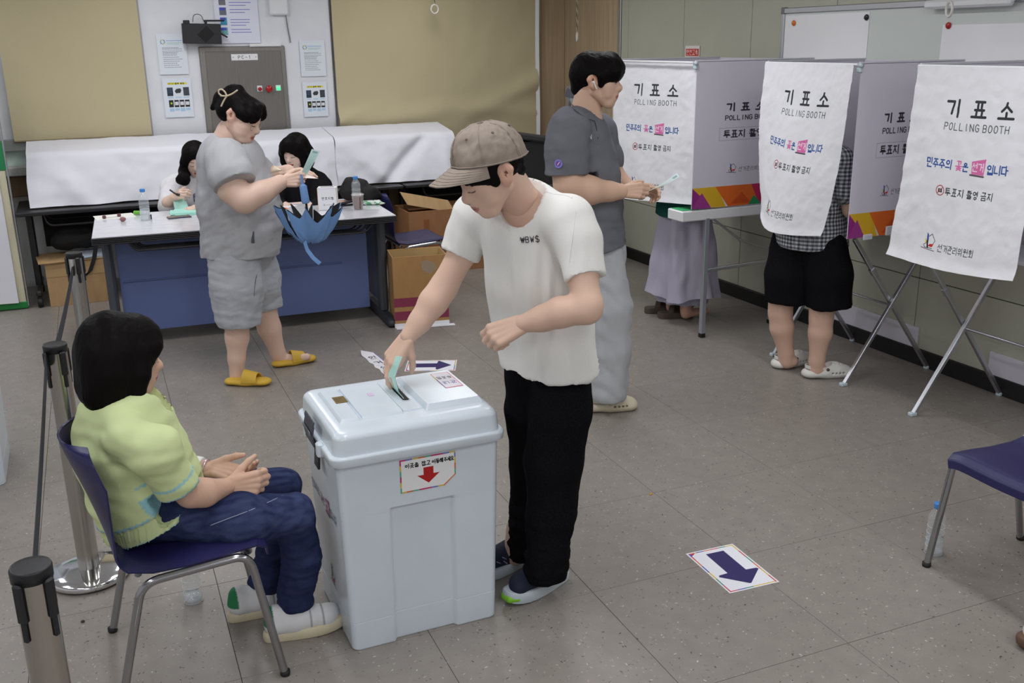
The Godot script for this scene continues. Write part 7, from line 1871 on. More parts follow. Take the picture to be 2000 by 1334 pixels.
# the two inside the booths, of whom the curtains leave only the lower half
func booth_voters() -> void:
	var t := person("voter in a long lilac grey skirt behind the farthest curtain", Vector3.ZERO)
	var skin := lin(204, 160, 140)
	var at := Vector3(3.70, 0, -5.60)
	var body := B.new()
	var c := Clay.new()
	c.chain([at + Vector3(0, 1.35, 0), at + Vector3(0, 1.2, 0), at + Vector3(0, 0.9, 0)], [0.06, 0.13, 0.13], Vector3(1, 0, 0), 0.7)
	for z in [-0.09, 0.09]:
		c.chain([at + Vector3(0, 0.9, z), at + Vector3(0, 0.5, z), at + Vector3(-0.02, 0.09, z), at + Vector3(-0.02, 0.05, z), at + Vector3(0.14, 0.05, z)], [0.09, 0.06, 0.035, 0.03, 0.026])
		c.chain([at + Vector3(0, 1.3, z * 1.9), at + Vector3(0.1, 1.0, z * 2.2), at + Vector3(0.3, 0.98, z)], [0.05, 0.04, 0.03])
	c.chain([at + Vector3(0, 1.35, 0), at + Vector3(0.02, 1.45, 0)], [0.05, 0.05])
	c.make(0.009, 120.0).into(body, null, func(_p: Vector3) -> Color: return skin)
	head(body, at + Vector3(0.03, 1.55, 0), facing(Vector3(1, -0.5, 0), Vector3(0.5, 1, 0)), 1.0, skin, lin(180, 100, 96), {})
	part(body, "body", skin_mat(), t)
	var f := noise(1.0, 53, 2)
	# skirt with long folds
	var rows := []
	for k in 24:
		var v := k / 23.0
		var row := PackedVector3Array()
		for j in 72:
			var a := TAU * j / 72.0
			var r := lerpf(0.275, 0.15, pow(v, 0.8))
			var fold := (1.0 - v * 0.7) * (0.030 * sin(a * 7.0 + 0.6 * sin(v * 3.0)) + 0.030 * f.get_noise_2d(a * 3.0, v * 2.0))
			if j == 71: fold = fold
			row.append(at + Vector3(cos(a) * (r * 0.80 + fold), lerpf(0.185 + 0.02 * sin(a * 3.0), 1.0, v), -sin(a) * (r * 1.08 + fold)))
		rows.append(row)
	var b := B.new()
	b.loft(rows)
	part(b, "skirt", fabric(rgb(176, 172, 190), 0.05, 0.3, 4.0), t)
	rows = []
	for k in 4:
		var row := PackedVector3Array()
		for j in 72:
			var a := TAU * j / 72.0
			var fold := 0.012 * sin(a * 11.0)
			row.append(at + Vector3(cos(a) * (0.165 + fold), lerpf(0.13, 0.3, k / 3.0), -sin(a) * (0.20 + fold)))
		rows.append(row)
	b = B.new()
	b.loft(rows)
	part(b, "underskirt", fabric(rgb(170, 168, 186), 0.05, 0.3, 4.0), t)
	c = Clay.new()
	c.chain([at + Vector3(0, 1.30, 0), at + Vector3(0, 1.1, 0), at + Vector3(0, 0.72, 0)], [0.20, 0.21, 0.235], Vector3(1, 0, 0), 0.75)
	c.chain([at + Vector3(0, 1.33, -0.17), at + Vector3(0, 1.33, 0.17)], [0.07, 0.07])
	var s := c.make(0.010, 120.0)
	s.clip(at + Vector3(0, 0.715, 0), Vector3.DOWN)
	b = B.new()
	s.into(b, func(p: Vector3) -> float: return 0.006 * f.get_noise_3dv(p * 8.0))
	part(b, "green_top", fabric(rgb(30, 84, 76), 0.06), t)
	c = Clay.new()
	c.cap(at + Vector3(-0.005, 1.59, 0), at + Vector3(0.03, 1.60, 0), 0.095, 0.085)
	c.chain([at + Vector3(-0.04, 1.55, 0), at + Vector3(-0.05, 1.42, 0)], [0.075, 0.06])
	b = B.new()
	c.make(0.008, 80.0).into(b)
	part(b, "hair", hair_mat(), t)
	for q in [[Vector3(3.5395, 0.0000, -5.7950), 0.0], [Vector3(3.5517, 0.0000, -5.6380), 0.0]]:
		sandal(t, q[0] + Vector3(0, 0, -0.02), dir(1, 0, -0.05))
	# second voter
	t = person("voter in black shorts and white clogs behind the middle curtain", Vector3.ZERO)
	skin = lin(218, 180, 160)
	body = B.new()
	c = Clay.new()
	c.chain([Vector3(3.5739, 0.4945, -4.3928), Vector3(3.5748, 0.3437, -4.3924), Vector3(3.5882, 0.2519, -4.3866), Vector3(3.6192, 0.0968, -4.3732), Vector3(3.6249, 0.0467, -4.3708)], [0.0815, 0.0645, 0.0648, 0.0416, 0.0387])
	c.chain([Vector3(3.6742, 0.5306, -4.1752), Vector3(3.6812, 0.3546, -4.1721), Vector3(3.6822, 0.2654, -4.1717), Vector3(3.6751, 0.0998, -4.1748), Vector3(3.6760, 0.0480, -4.1744)], [0.0848, 0.0627, 0.0630, 0.0405, 0.0377])
	c.chain([Vector3(3.6249, 0.0467, -4.3708), Vector3(3.6578, 0.0461, -4.3566)], [0.0357, 0.0328])
	c.chain([Vector3(3.6764, 0.0418, -4.1742), Vector3(3.7248, 0.0348, -4.1533)], [0.0348, 0.0319])
	var hip := Vector3(3.6511, 0.7681, -4.3050)
	c.chain([Vector3(3.5739, 0.4945, -4.3928), Vector3(3.6009, 0.7324, -4.3702), hip + Vector3(0, 0.1, 0)], [0.075, 0.085, 0.08])
	c.chain([Vector3(3.6742, 0.5306, -4.1752), Vector3(3.6634, 0.7545, -4.2125), hip + Vector3(0, 0.1, 0)], [0.078, 0.085, 0.08])
	c.chain([hip + Vector3(0, 0.1, 0), hip + Vector3(0.03, 0.42, 0), hip + Vector3(0.06, 0.60, 0)], [0.09, 0.09, 0.05])
	c.chain([hip + Vector3(0.03, 0.46, 0.18), hip + Vector3(0.1, 0.2, 0.22), hip + Vector3(0.3, 0.16, 0.1)], [0.05, 0.045, 0.03])
	c.chain([hip + Vector3(0.03, 0.46, 0.18), hip + Vector3(0.03, 0.46, -0.18), hip + Vector3(0.1, 0.2, -0.2), hip + Vector3(0.3, 0.16, -0.1)], [0.05, 0.05, 0.045, 0.03])
	c.make(0.009, 120.0).into(body, null, func(_p: Vector3) -> Color: return skin)
	head(body, hip + Vector3(0.10, 0.76, 0), facing(Vector3(1, -0.5, 0), Vector3(0.5, 1, 0)), 1.0, skin, lin(180, 100, 96), {"neck": hip + Vector3(0.05, 0.58, 0)})
	part(body, "body", skin_mat(), t)
	c = Clay.new()
	c.chain([Vector3(3.6180, 0.7553, -4.3629), Vector3(3.6911, 0.7730, -4.2223)], [0.1261, 0.1238])
	c.chain([Vector3(3.6182, 0.6862, -4.3737), Vector3(3.6051, 0.5536, -4.3793), Vector3(3.6088, 0.4037, -4.3777)], [0.1326, 0.1335, 0.1287])
	c.chain([Vector3(3.6922, 0.7112, -4.2001), Vector3(3.7056, 0.5857, -4.1725), Vector3(3.7153, 0.4277, -4.1574)], [0.1294, 0.1298, 0.1250])
	s = c.make(0.008, 120.0)
	s.trim(Vector3(3.6085, 0.4098, -4.3779), dir(-0.05, -1, 0).normalized(), 0.155, 0.2)
	s.trim(Vector3(3.7159, 0.4189, -4.1572), dir(0.05, -1, 0).normalized(), 0.155, 0.2)
	b = B.new()
	s.into(b, func(p: Vector3) -> float: return 0.008 * f.get_noise_3d(p.x * 8.0, p.y * 4.0, p.z * 8.0))
	part(b, "shorts", fabric(rgb(17, 16, 19), 0.1), t)
	c = Clay.new()
	c.chain([Vector3(3.6437, 1.1612, -4.3300), Vector3(3.6697, 0.9645, -4.3188)], [0.1845, 0.1977], Vector3(1,0,0), 0.58)
	c.chain([Vector3(3.6697, 0.9645, -4.3188), Vector3(3.6863, 0.6931, -4.3007)], [0.1921, 0.2117], Vector3(1,0,0), 0.95)
	c.chain([hip + Vector3(0.03, 0.46, 0.18), hip + Vector3(0.03, 0.46, -0.18)], [0.075, 0.075])
	c.chain([hip + Vector3(0.03, 0.44, 0.18), hip + Vector3(0.06, 0.28, 0.21)], [0.07, 0.06])
	s = c.make(0.009, 120.0)
	s.clip(Vector3(3.6713, 0.7389, -4.2962), dir(0, -1, 0))
	b = B.new()
	s.into(b, func(p: Vector3) -> float: return 0.006 * f.get_noise_3d(p.x * 7.0, p.y * 9.0, p.z * 7.0))
	# small black and white check
	var im := Image.create(64, 64, true, Image.FORMAT_RGB8)
	for y in 64:
		for x in 64: im.set_pixel(x, y, [rgb(44, 46, 54), rgb(120, 122, 130), rgb(206, 208, 214)][(1 if (x / 8) % 2 == 0 else 0) + (1 if (y / 8) % 2 == 0 else 0)])
	im.generate_mipmaps()
	part(b, "checked_shirt", tri_tex(mat(Color.WHITE, 0.9), ImageTexture.create_from_image(im), 12.0), t)
	c = Clay.new()
	c.cap(hip + Vector3(0.07, 0.80, 0), hip + Vector3(0.10, 0.81, 0), 0.095, 0.085)
	c.cap(hip + Vector3(0.04, 0.76, 0), hip + Vector3(0.03, 0.72, 0), 0.06, 0.05)
	b = B.new()
	c.make(0.008, 80.0).into(b)
	part(b, "hair", hair_mat(), t)
	clog(t, Vector3(3.5640, 0.0000, -4.4100), dir(0.95, 0, -0.42), rgb(224, 222, 216))
	clog(t, Vector3(3.6134, 0.0000, -4.2117), dir(0.98, 0, -0.05), rgb(224, 222, 216))

func sandal(parent: Node, heel: Vector3, fwd: Vector3) -> void:
	var sh := Node3D.new()
	sh.name = "sandal"
	parent.add_child(sh, true)
	var z := Vector3(fwd.x, 0, fwd.z).normalized()
	sh.transform = Transform3D(Basis(Vector3.UP.cross(z), Vector3.UP, z), heel)
	var m := mat(rgb(84, 72, 62), 0.7)
	var b := B.new()
	b.rstack(Vector3(0, 0, 0.12), [[0.0, 0.038, 0.118, 0.035], [0.004, 0.042, 0.122, 0.038], [0.036, 0.042, 0.122, 0.038], [0.04, 0.038, 0.118, 0.034]], 6)
	part(b, "sole", m, sh)
	for q in [0.10, 0.16]:
		b = B.new()
		b.sheet(14, 2, func(u: float, v: float) -> Vector3:
			var a := PI * u
			return Vector3(cos(a) * 0.043, 0.036 + sin(a) * 0.05, q + (v - 0.5) * 0.035 + 0.02 * cos(a) * (1.0 if q < 0.12 else -1.0)), 0.004)
		part(b, "strap", m, sh)

# ---------------------------------------------------------------- nodes, names, materials
var taken := {}

func numbered(called: String) -> String:
	var k: int = taken.get(called, 0)
	taken[called] = k + 1
	return called if k == 0 else "%s_%03d" % [called, k]

func tag(o: Node, label: String, category: String, group := "") -> void:
	o.set_meta("label", label); o.set_meta("category", category)
	if group: o.set_meta("group", group)

func thing(called: String, label: String, category: String, at := Vector3.ZERO, turn := 0.0, group := "") -> Node3D:
	var o := Node3D.new()
	o.name = numbered(called)
	add_child(o)
	o.position = at; o.rotation.y = turn
	tag(o, label, category, group)
	return o

func part(b, called: String, m: Material, parent: Node) -> MeshInstance3D:
	var o := MeshInstance3D.new()
	o.name = called
	o.mesh = b.mesh() if b is B else b
	o.material_override = m
	parent.add_child(o, true)
	return o

func single(b, called: String, m: Material, label: String, category: String, at := Vector3.ZERO, group := "") -> MeshInstance3D:
	var o := MeshInstance3D.new()
	o.name = numbered(called)
	o.mesh = b.mesh() if b is B else b
	o.material_override = m
	add_child(o)
	o.position = at
	tag(o, label, category, group)
	return o

func frame_of(called: String) -> Node3D:
	var o := Node3D.new()
	o.name = called
	o.set_meta("kind", "structure")
	add_child(o)
	return o

func copy(src: Node3D, label: String, at: Vector3, turn := 0.0) -> Node3D:
	var o: Node3D = src.duplicate()
	o.name = numbered(src.name)
	add_child(o)
	o.position = at; o.rotation.y = turn
	o.set_meta("label", label)
	return o

func bx(size: Vector3, at := Vector3.ZERO, bev := 0.003, bas := Basis.IDENTITY) -> B:
	var b := B.new()
	b.box(at, size, bev, bas)
	return b

func tb(path: Array, r, sides := 10) -> B:
	var b := B.new()
	b.tube(path, r, sides)
	return b

func lt(prof: Array, seg := 24, at := Vector3.ZERO, bas := Basis.IDENTITY) -> B:
	var b := B.new()
	b.lathe(prof, seg, at, bas)
	return b

# round the corners of a path with arcs of radius r
func bent(pts: Array, r: float, seg := 5) -> Array:
	var out := [pts[0]]
	for i in range(1, pts.size() - 1):
		var a: Vector3 = (pts[i - 1] - pts[i])
		var c: Vector3 = (pts[i + 1] - pts[i])
		var d := minf(r, minf(a.length(), c.length()) * 0.48)
		var p0: Vector3 = pts[i] + a.normalized() * d
		var p1: Vector3 = pts[i] + c.normalized() * d
		for j in seg + 1:
			var t := float(j) / seg
			out.append(p0.lerp(pts[i], t).lerp(pts[i].lerp(p1, t), t))
	out.append(pts[pts.size() - 1])
	return out

func mat(c: Color, rough := 0.7, metal := 0.0) -> StandardMaterial3D:
	var m := StandardMaterial3D.new()
	m.albedo_color = c
	m.roughness = rough
	m.metallic = metal
	return m

func rgb(r: float, g: float, b: float) -> Color: return Color(r / 255.0, g / 255.0, b / 255.0)

func noise(freq: float, sd := 1, oct := 3) -> FastNoiseLite:
	var f := FastNoiseLite.new()
	f.noise_type = FastNoiseLite.TYPE_SIMPLEX_SMOOTH
	f.frequency = freq; f.seed = sd; f.fractal_octaves = oct
	return f

# a tiling picture between two colours, from noise stretched by sx, sy
func grain_tex(px: int, c0: Color, c1: Color, freq: float, sx := 1.0, sy := 1.0, sd := 3, oct := 4) -> ImageTexture:
	var im := Image.create(px, px, true, Image.FORMAT_RGB8)
	var f := noise(freq, sd, oct)
	for y in px:
		for x in px:
			var wx := float(x) / px; var wy := float(y) / px
			var a := f.get_noise_2d(x * sx, y * sy)
			var b := f.get_noise_2d((x - px) * sx, y * sy)
			var c := f.get_noise_2d(x * sx, (y - px) * sy)
			var d := f.get_noise_2d((x - px) * sx, (y - px) * sy)
			im.set_pixel(x, y, c0.lerp(c1, clampf(lerpf(lerpf(a, b, wx), lerpf(c, d, wx), wy) * 0.9 + 0.5, 0, 1)))
	im.generate_mipmaps()
	return ImageTexture.create_from_image(im)

func tri_tex(m: StandardMaterial3D, t: Texture2D, scale: float, world := false) -> StandardMaterial3D:
	m.albedo_texture = t
	m.uv1_triplanar = true
	m.uv1_world_triplanar = world
	m.uv1_scale = Vector3(scale, scale, scale)
	return m

func bumpy(m: StandardMaterial3D, px: int, freq: float, sx := 1.0, sy := 1.0, strength := 0.5, sd := 5) -> StandardMaterial3D:
	var t := grain_tex(px, Color.BLACK, Color.WHITE, freq, sx, sy, sd)
	var im := t.get_image()
	im.convert(Image.FORMAT_RGBA8)
	im.bump_map_to_normal_map(strength * 10.0)
	im.generate_mipmaps()
	m.normal_enabled = true
	m.normal_texture = ImageTexture.create_from_image(im)
	m.normal_scale = 0.5
	return m

func printed(t: Texture2D, rough := 0.6) -> StandardMaterial3D:
	var m := mat(Color.WHITE, rough)
	m.albedo_texture = t
	return m

# a flat sheet: the print on the side of bas.z, plain card behind; centred at the origin
func card(w: float, h: float, thick: float, bas := Basis.IDENTITY, at := Vector3.ZERO, e := Vector2(0.002, 0.002)) -> B:
	var b := B.new()
	var x := bas.x * w * 0.5; var y := bas.y * h * 0.5; var z := bas.z * thick
	b.quad(at - x - y + z, at + x - y + z, at + x + y + z, at - x + y + z)
	b.quad(at + x - y, at - x - y, at - x + y, at + x + y, e, e, e, e)
	b.quad(at - x - y, at + x - y, at + x - y + z, at - x - y + z, e, e, e, e)
	b.quad(at + x + y, at - x + y, at - x + y + z, at + x + y + z, e, e, e, e)
	b.quad(at + x - y, at + x + y, at + x + y + z, at + x - y + z, e, e, e, e)
	b.quad(at - x + y, at - x - y, at - x - y + z, at - x + y + z, e, e, e, e)
	return b

# ---------------------------------------------------------------- mesh collector
class B:
	var v := PackedVector3Array()
	var n := PackedVector3Array()
	var uv := PackedVector2Array()
	var c := PackedColorArray()
	var ix := PackedInt32Array()
	var col := Color(1, 1, 1)

	func vert(p: Vector3, nn: Vector3, t := Vector2.ZERO) -> int:
		v.append(p); n.append(nn); uv.append(t); c.append(col)
		return v.size() - 1

	# corners counter-clockwise seen from outside
	func quad(a: Vector3, b: Vector3, cc: Vector3, d: Vector3, u0 := Vector2(0, 1), u1 := Vector2(1, 1), u2 := Vector2(1, 0), u3 := Vector2(0, 0)) -> void:
		var nn := (b - a).cross(cc - a)
		if nn.length_squared() < 1e-16: nn = (cc - a).cross(d - a)
		nn = nn.normalized()
		var i := vert(a, nn, u0)
		vert(b, nn, u1); vert(cc, nn, u2); vert(d, nn, u3)
		ix.append_array([i, i + 2, i + 1, i, i + 3, i + 2])

	func tri(a: Vector3, b: Vector3, cc: Vector3) -> void:
		var nn := (b - a).cross(cc - a).normalized()
		var i := vert(a, nn); vert(b, nn); vert(cc, nn)
		ix.append_array([i, i + 2, i + 1])

	# box with chamfered edges
	func box(at: Vector3, size: Vector3, bev := 0.0, bas := Basis.IDENTITY) -> void:
		var s := size * 0.5
		var e := minf(bev, minf(s.x, minf(s.y, s.z)) * 0.9)
		if e <= 0.0:
			for ax in 3:
				for sg in [-1.0, 1.0]:
					var f := Vector3.ZERO; f[ax] = s[ax] * sg
					var u := Vector3.ZERO; u[(ax + 1) % 3] = s[(ax + 1) % 3]
					var w := Vector3.ZERO; w[(ax + 2) % 3] = s[(ax + 2) % 3] * sg
					quad(at + bas * (f - u - w), at + bas * (f + u - w), at + bas * (f + u + w), at + bas * (f - u + w))
			return
		var pt := func(sx: float, sy: float, sz: float, ax: int) -> Vector3:
			var p := Vector3(sx * s.x, sy * s.y, sz * s.z)
			for k in 3:
				if k != ax: p[k] -= signf(p[k]) * e
			return at + bas * p
		for ax in 3:
			var a1 := (ax + 1) % 3
			var a2 := (ax + 2) % 3
			for sg in [-1.0, 1.0]:
				var q := []
				for st in [[-1, -1], [1, -1], [1, 1], [-1, 1]]:
					var g := Vector3.ZERO
					g[ax] = sg; g[a1] = st[0]; g[a2] = st[1] * sg
					q.append(pt.call(g.x, g.y, g.z, ax))
				quad(q[0], q[1], q[2], q[3])
			for s1 in [-1.0, 1.0]:
				for s2 in [-1.0, 1.0]:
					var g := Vector3.ZERO
					g[a1] = s1; g[a2] = s2
					var g0 := g; g0[ax] = -1
					var g1 := g; g1[ax] = 1
					var qa: Vector3 = pt.call(g0.x, g0.y, g0.z, a1)
					var qb: Vector3 = pt.call(g1.x, g1.y, g1.z, a1)
					var qc: Vector3 = pt.call(g1.x, g1.y, g1.z, a2)
					var qd: Vector3 = pt.call(g0.x, g0.y, g0.z, a2)
					if s1 * s2 > 0: quad(qa, qd, qc, qb)
					else: quad(qa, qb, qc, qd)
		for sx in [-1.0, 1.0]:
			for sy in [-1.0, 1.0]:
				for sz in [-1.0, 1.0]:
					var a: Vector3 = pt.call(sx, sy, sz, 0)
					var b: Vector3 = pt.call(sx, sy, sz, 1)
					var d: Vector3 = pt.call(sx, sy, sz, 2)
					if sx * sy * sz > 0: tri(a, b, d)
					else: tri(a, d, b)

	# rows of points joined into a skin; rows run counter-clockwise seen from the end they grow towards; a row given twice makes a crease
	func loft(rows: Array, closed := true, cap0 := true, cap1 := true) -> void:
		var m: int = rows[0].size()
		var base := v.size()
		var len_v := 0.0
		for r in rows.size():
			if r > 0: len_v += (rows[r][0] - rows[r - 1][0]).length()
			var len_u := 0.0
			for j in m:
				if j > 0: len_u += (rows[r][j] - rows[r][j - 1]).length()
				vert(rows[r][j], Vector3.ZERO, Vector2(len_u, len_v))
		var first := ix.size()
		for r in rows.size() - 1:
			for j in (m if closed else m - 1):
				var j2 := (j + 1) % m
				var a := base + r * m + j
				var b := base + r * m + j2
				var d := base + (r + 1) * m + j
				var e := base + (r + 1) * m + j2
				ix.append_array([a, e, b, a, d, e])
		smooth(base, first)
		for cp in 2:
			if (cp == 0 and not cap0) or (cp == 1 and not cap1): continue
			var row: PackedVector3Array = rows[0] if cp == 0 else rows[rows.size() - 1]
			var mid := Vector3.ZERO
			for p in row: mid += p
			mid /= m
			for j in m:
				var p0 := row[j]
				var p1 := row[(j + 1) % m]
				if cp == 0: tri(mid, p1, p0)
				else: tri(mid, p0, p1)

	func smooth(base: int, first: int) -> void:
		for i in range(first, ix.size(), 3):
			var a := ix[i]; var b := ix[i + 1]; var d := ix[i + 2]
			var nn := (v[d] - v[a]).cross(v[b] - v[a])
			n[a] += nn; n[b] += nn; n[d] += nn
		for i in range(base, v.size()):
			n[i] = n[i].normalized() if n[i].length_squared() > 1e-18 else Vector3.UP

	func tube(path: Array, r, sides := 8, cap := true) -> void:
		var rows := []
		var up := Vector3.UP
		var t0: Vector3 = (path[1] - path[0]).normalized()
		if absf(t0.dot(up)) > 0.95: up = Vector3.RIGHT
		var side := t0.cross(up).normalized()
		for i in path.size():
			var t: Vector3
			if i == 0: t = t0
			elif i == path.size() - 1: t = (path[i] - path[i - 1]).normalized()
			else: t = ((path[i + 1] - path[i]).normalized() + (path[i] - path[i - 1]).normalized()).normalized()
			side = (side - t * side.dot(t)).normalized()
			var bi := t.cross(side)
			var row := PackedVector3Array()
			var rr: float = r[i] if r is Array else r
			for j in sides:
				var an := TAU * j / sides
				row.append(path[i] + (side * cos(an) + bi * sin(an)) * rr)
			rows.append(row)
		loft(rows, true, cap, cap)

	# profile of (radius, height), bottom to top, about the y axis
	func lathe(prof: Array, seg := 24, at := Vector3.ZERO, bas := Basis.IDENTITY) -> void:
		var rows := []
		for q in prof:
			var row := PackedVector3Array()
			for j in seg:
				var an := TAU * j / seg
				row.append(at + bas * Vector3(cos(an) * q.x, q.y, -sin(an) * q.x))
			rows.append(row)
		loft(rows)

	# rounded rectangles stacked in y: each (y, half x, half z, corner radius)
	func rstack(at: Vector3, rings: Array, seg := 5, bas := Basis.IDENTITY) -> void:
		var rows := []
		for q in rings:
			rows.append(rrect(at, q[0], q[1], q[2], q[3], seg, bas))
		loft(rows)

	static func rrect(at: Vector3, y: float, hx: float, hz: float, r: float, seg: int, bas := Basis.IDENTITY) -> PackedVector3Array:
		var row := PackedVector3Array()
		var cs := [[1, -1, 0.0], [-1, -1, 0.5], [-1, 1, 1.0], [1, 1, 1.5]]
		for q in cs:
			for j in seg + 1:
				var an: float = PI * (q[2] + 0.5 * j / seg)
				row.append(at + bas * Vector3(q[0] * (hx - r) + cos(an) * r, y, q[1] * (hz - r) - sin(an) * r))
		return row

	# a polygon (counter-clockwise in x, y of bas) with depth along bas.z
	func prism(poly: PackedVector2Array, depth: float, at: Vector3, bas := Basis.IDENTITY) -> void:
		var tr := Geometry2D.triangulate_polygon(poly)
		for i in range(0, tr.size(), 3):
			var a := poly[tr[i]]; var b := poly[tr[i + 1]]; var d := poly[tr[i + 2]]
			if (b - a).cross(d - a) < 0:
				var t := b; b = d; d = t
			tri(at + bas * Vector3(a.x, a.y, depth), at + bas * Vector3(b.x, b.y, depth), at + bas * Vector3(d.x, d.y, depth))
			tri(at + bas * Vector3(a.x, a.y, 0), at + bas * Vector3(d.x, d.y, 0), at + bas * Vector3(b.x, b.y, 0))
		for i in poly.size():
			var a := poly[i]; var b := poly[(i + 1) % poly.size()]
			quad(at + bas * Vector3(a.x, a.y, 0), at + bas * Vector3(b.x, b.y, 0), at + bas * Vector3(b.x, b.y, depth), at + bas * Vector3(a.x, a.y, depth))

	# a sheet of some thickness over f(u, v); the front is on the side of du x dv
	func sheet(nu: int, nv: int, f: Callable, thick := 0.001) -> void:
		var g := []
		for j in nv + 1:
			var row := PackedVector3Array()
			for i in nu + 1: row.append(f.call(float(i) / nu, float(j) / nv))
			g.append(row)
		var nm := []
		for j in nv + 1:
			var row := PackedVector3Array()
			for i in nu + 1:
				var du: Vector3 = g[j][mini(i + 1, nu)] - g[j][maxi(i - 1, 0)]
				var dv: Vector3 = g[mini(j + 1, nv)][i] - g[maxi(j - 1, 0)][i]
				row.append(du.cross(dv).normalized())
			nm.append(row)
		for sd in 2:
			var base := v.size()
			for j in nv + 1:
				for i in nu + 1:
					vert(g[j][i] - (nm[j][i] * thick if sd == 1 else Vector3.ZERO), nm[j][i] * (1.0 if sd == 0 else -1.0), Vector2(float(i) / nu, 1.0 - float(j) / nv))
			for j in nv:
				for i in nu:
					var a := base + j * (nu + 1) + i
					var b := a + 1; var d := a + nu + 2; var e := a + nu + 1
					if sd == 0: ix.append_array([a, d, b, a, e, d])
					else: ix.append_array([a, b, d, a, d, e])
		var rim := []
		for i in nu: rim.append([0, i])
		for j in nv: rim.append([j, nu])
		for i in nu: rim.append([nv, nu - i])
		for j in nv: rim.append([nv - j, 0])
		for q in rim.size():
			var p0: Array = rim[q]; var p1: Array = rim[(q + 1) % rim.size()]
			var a: Vector3 = g[p0[0]][p0[1]]; var b: Vector3 = g[p1[0]][p1[1]]
			quad(a - nm[p0[0]][p0[1]] * thick, b - nm[p1[0]][p1[1]] * thick, b, a)

	func mesh() -> ArrayMesh:
		var ar := []
		ar.resize(Mesh.ARRAY_MAX)
		ar[Mesh.ARRAY_VERTEX] = v; ar[Mesh.ARRAY_NORMAL] = n; ar[Mesh.ARRAY_TEX_UV] = uv
		ar[Mesh.ARRAY_COLOR] = c; ar[Mesh.ARRAY_INDEX] = ix
		var m := ArrayMesh.new()
		m.add_surface_from_arrays(Mesh.PRIMITIVE_TRIANGLES, ar)
		return m

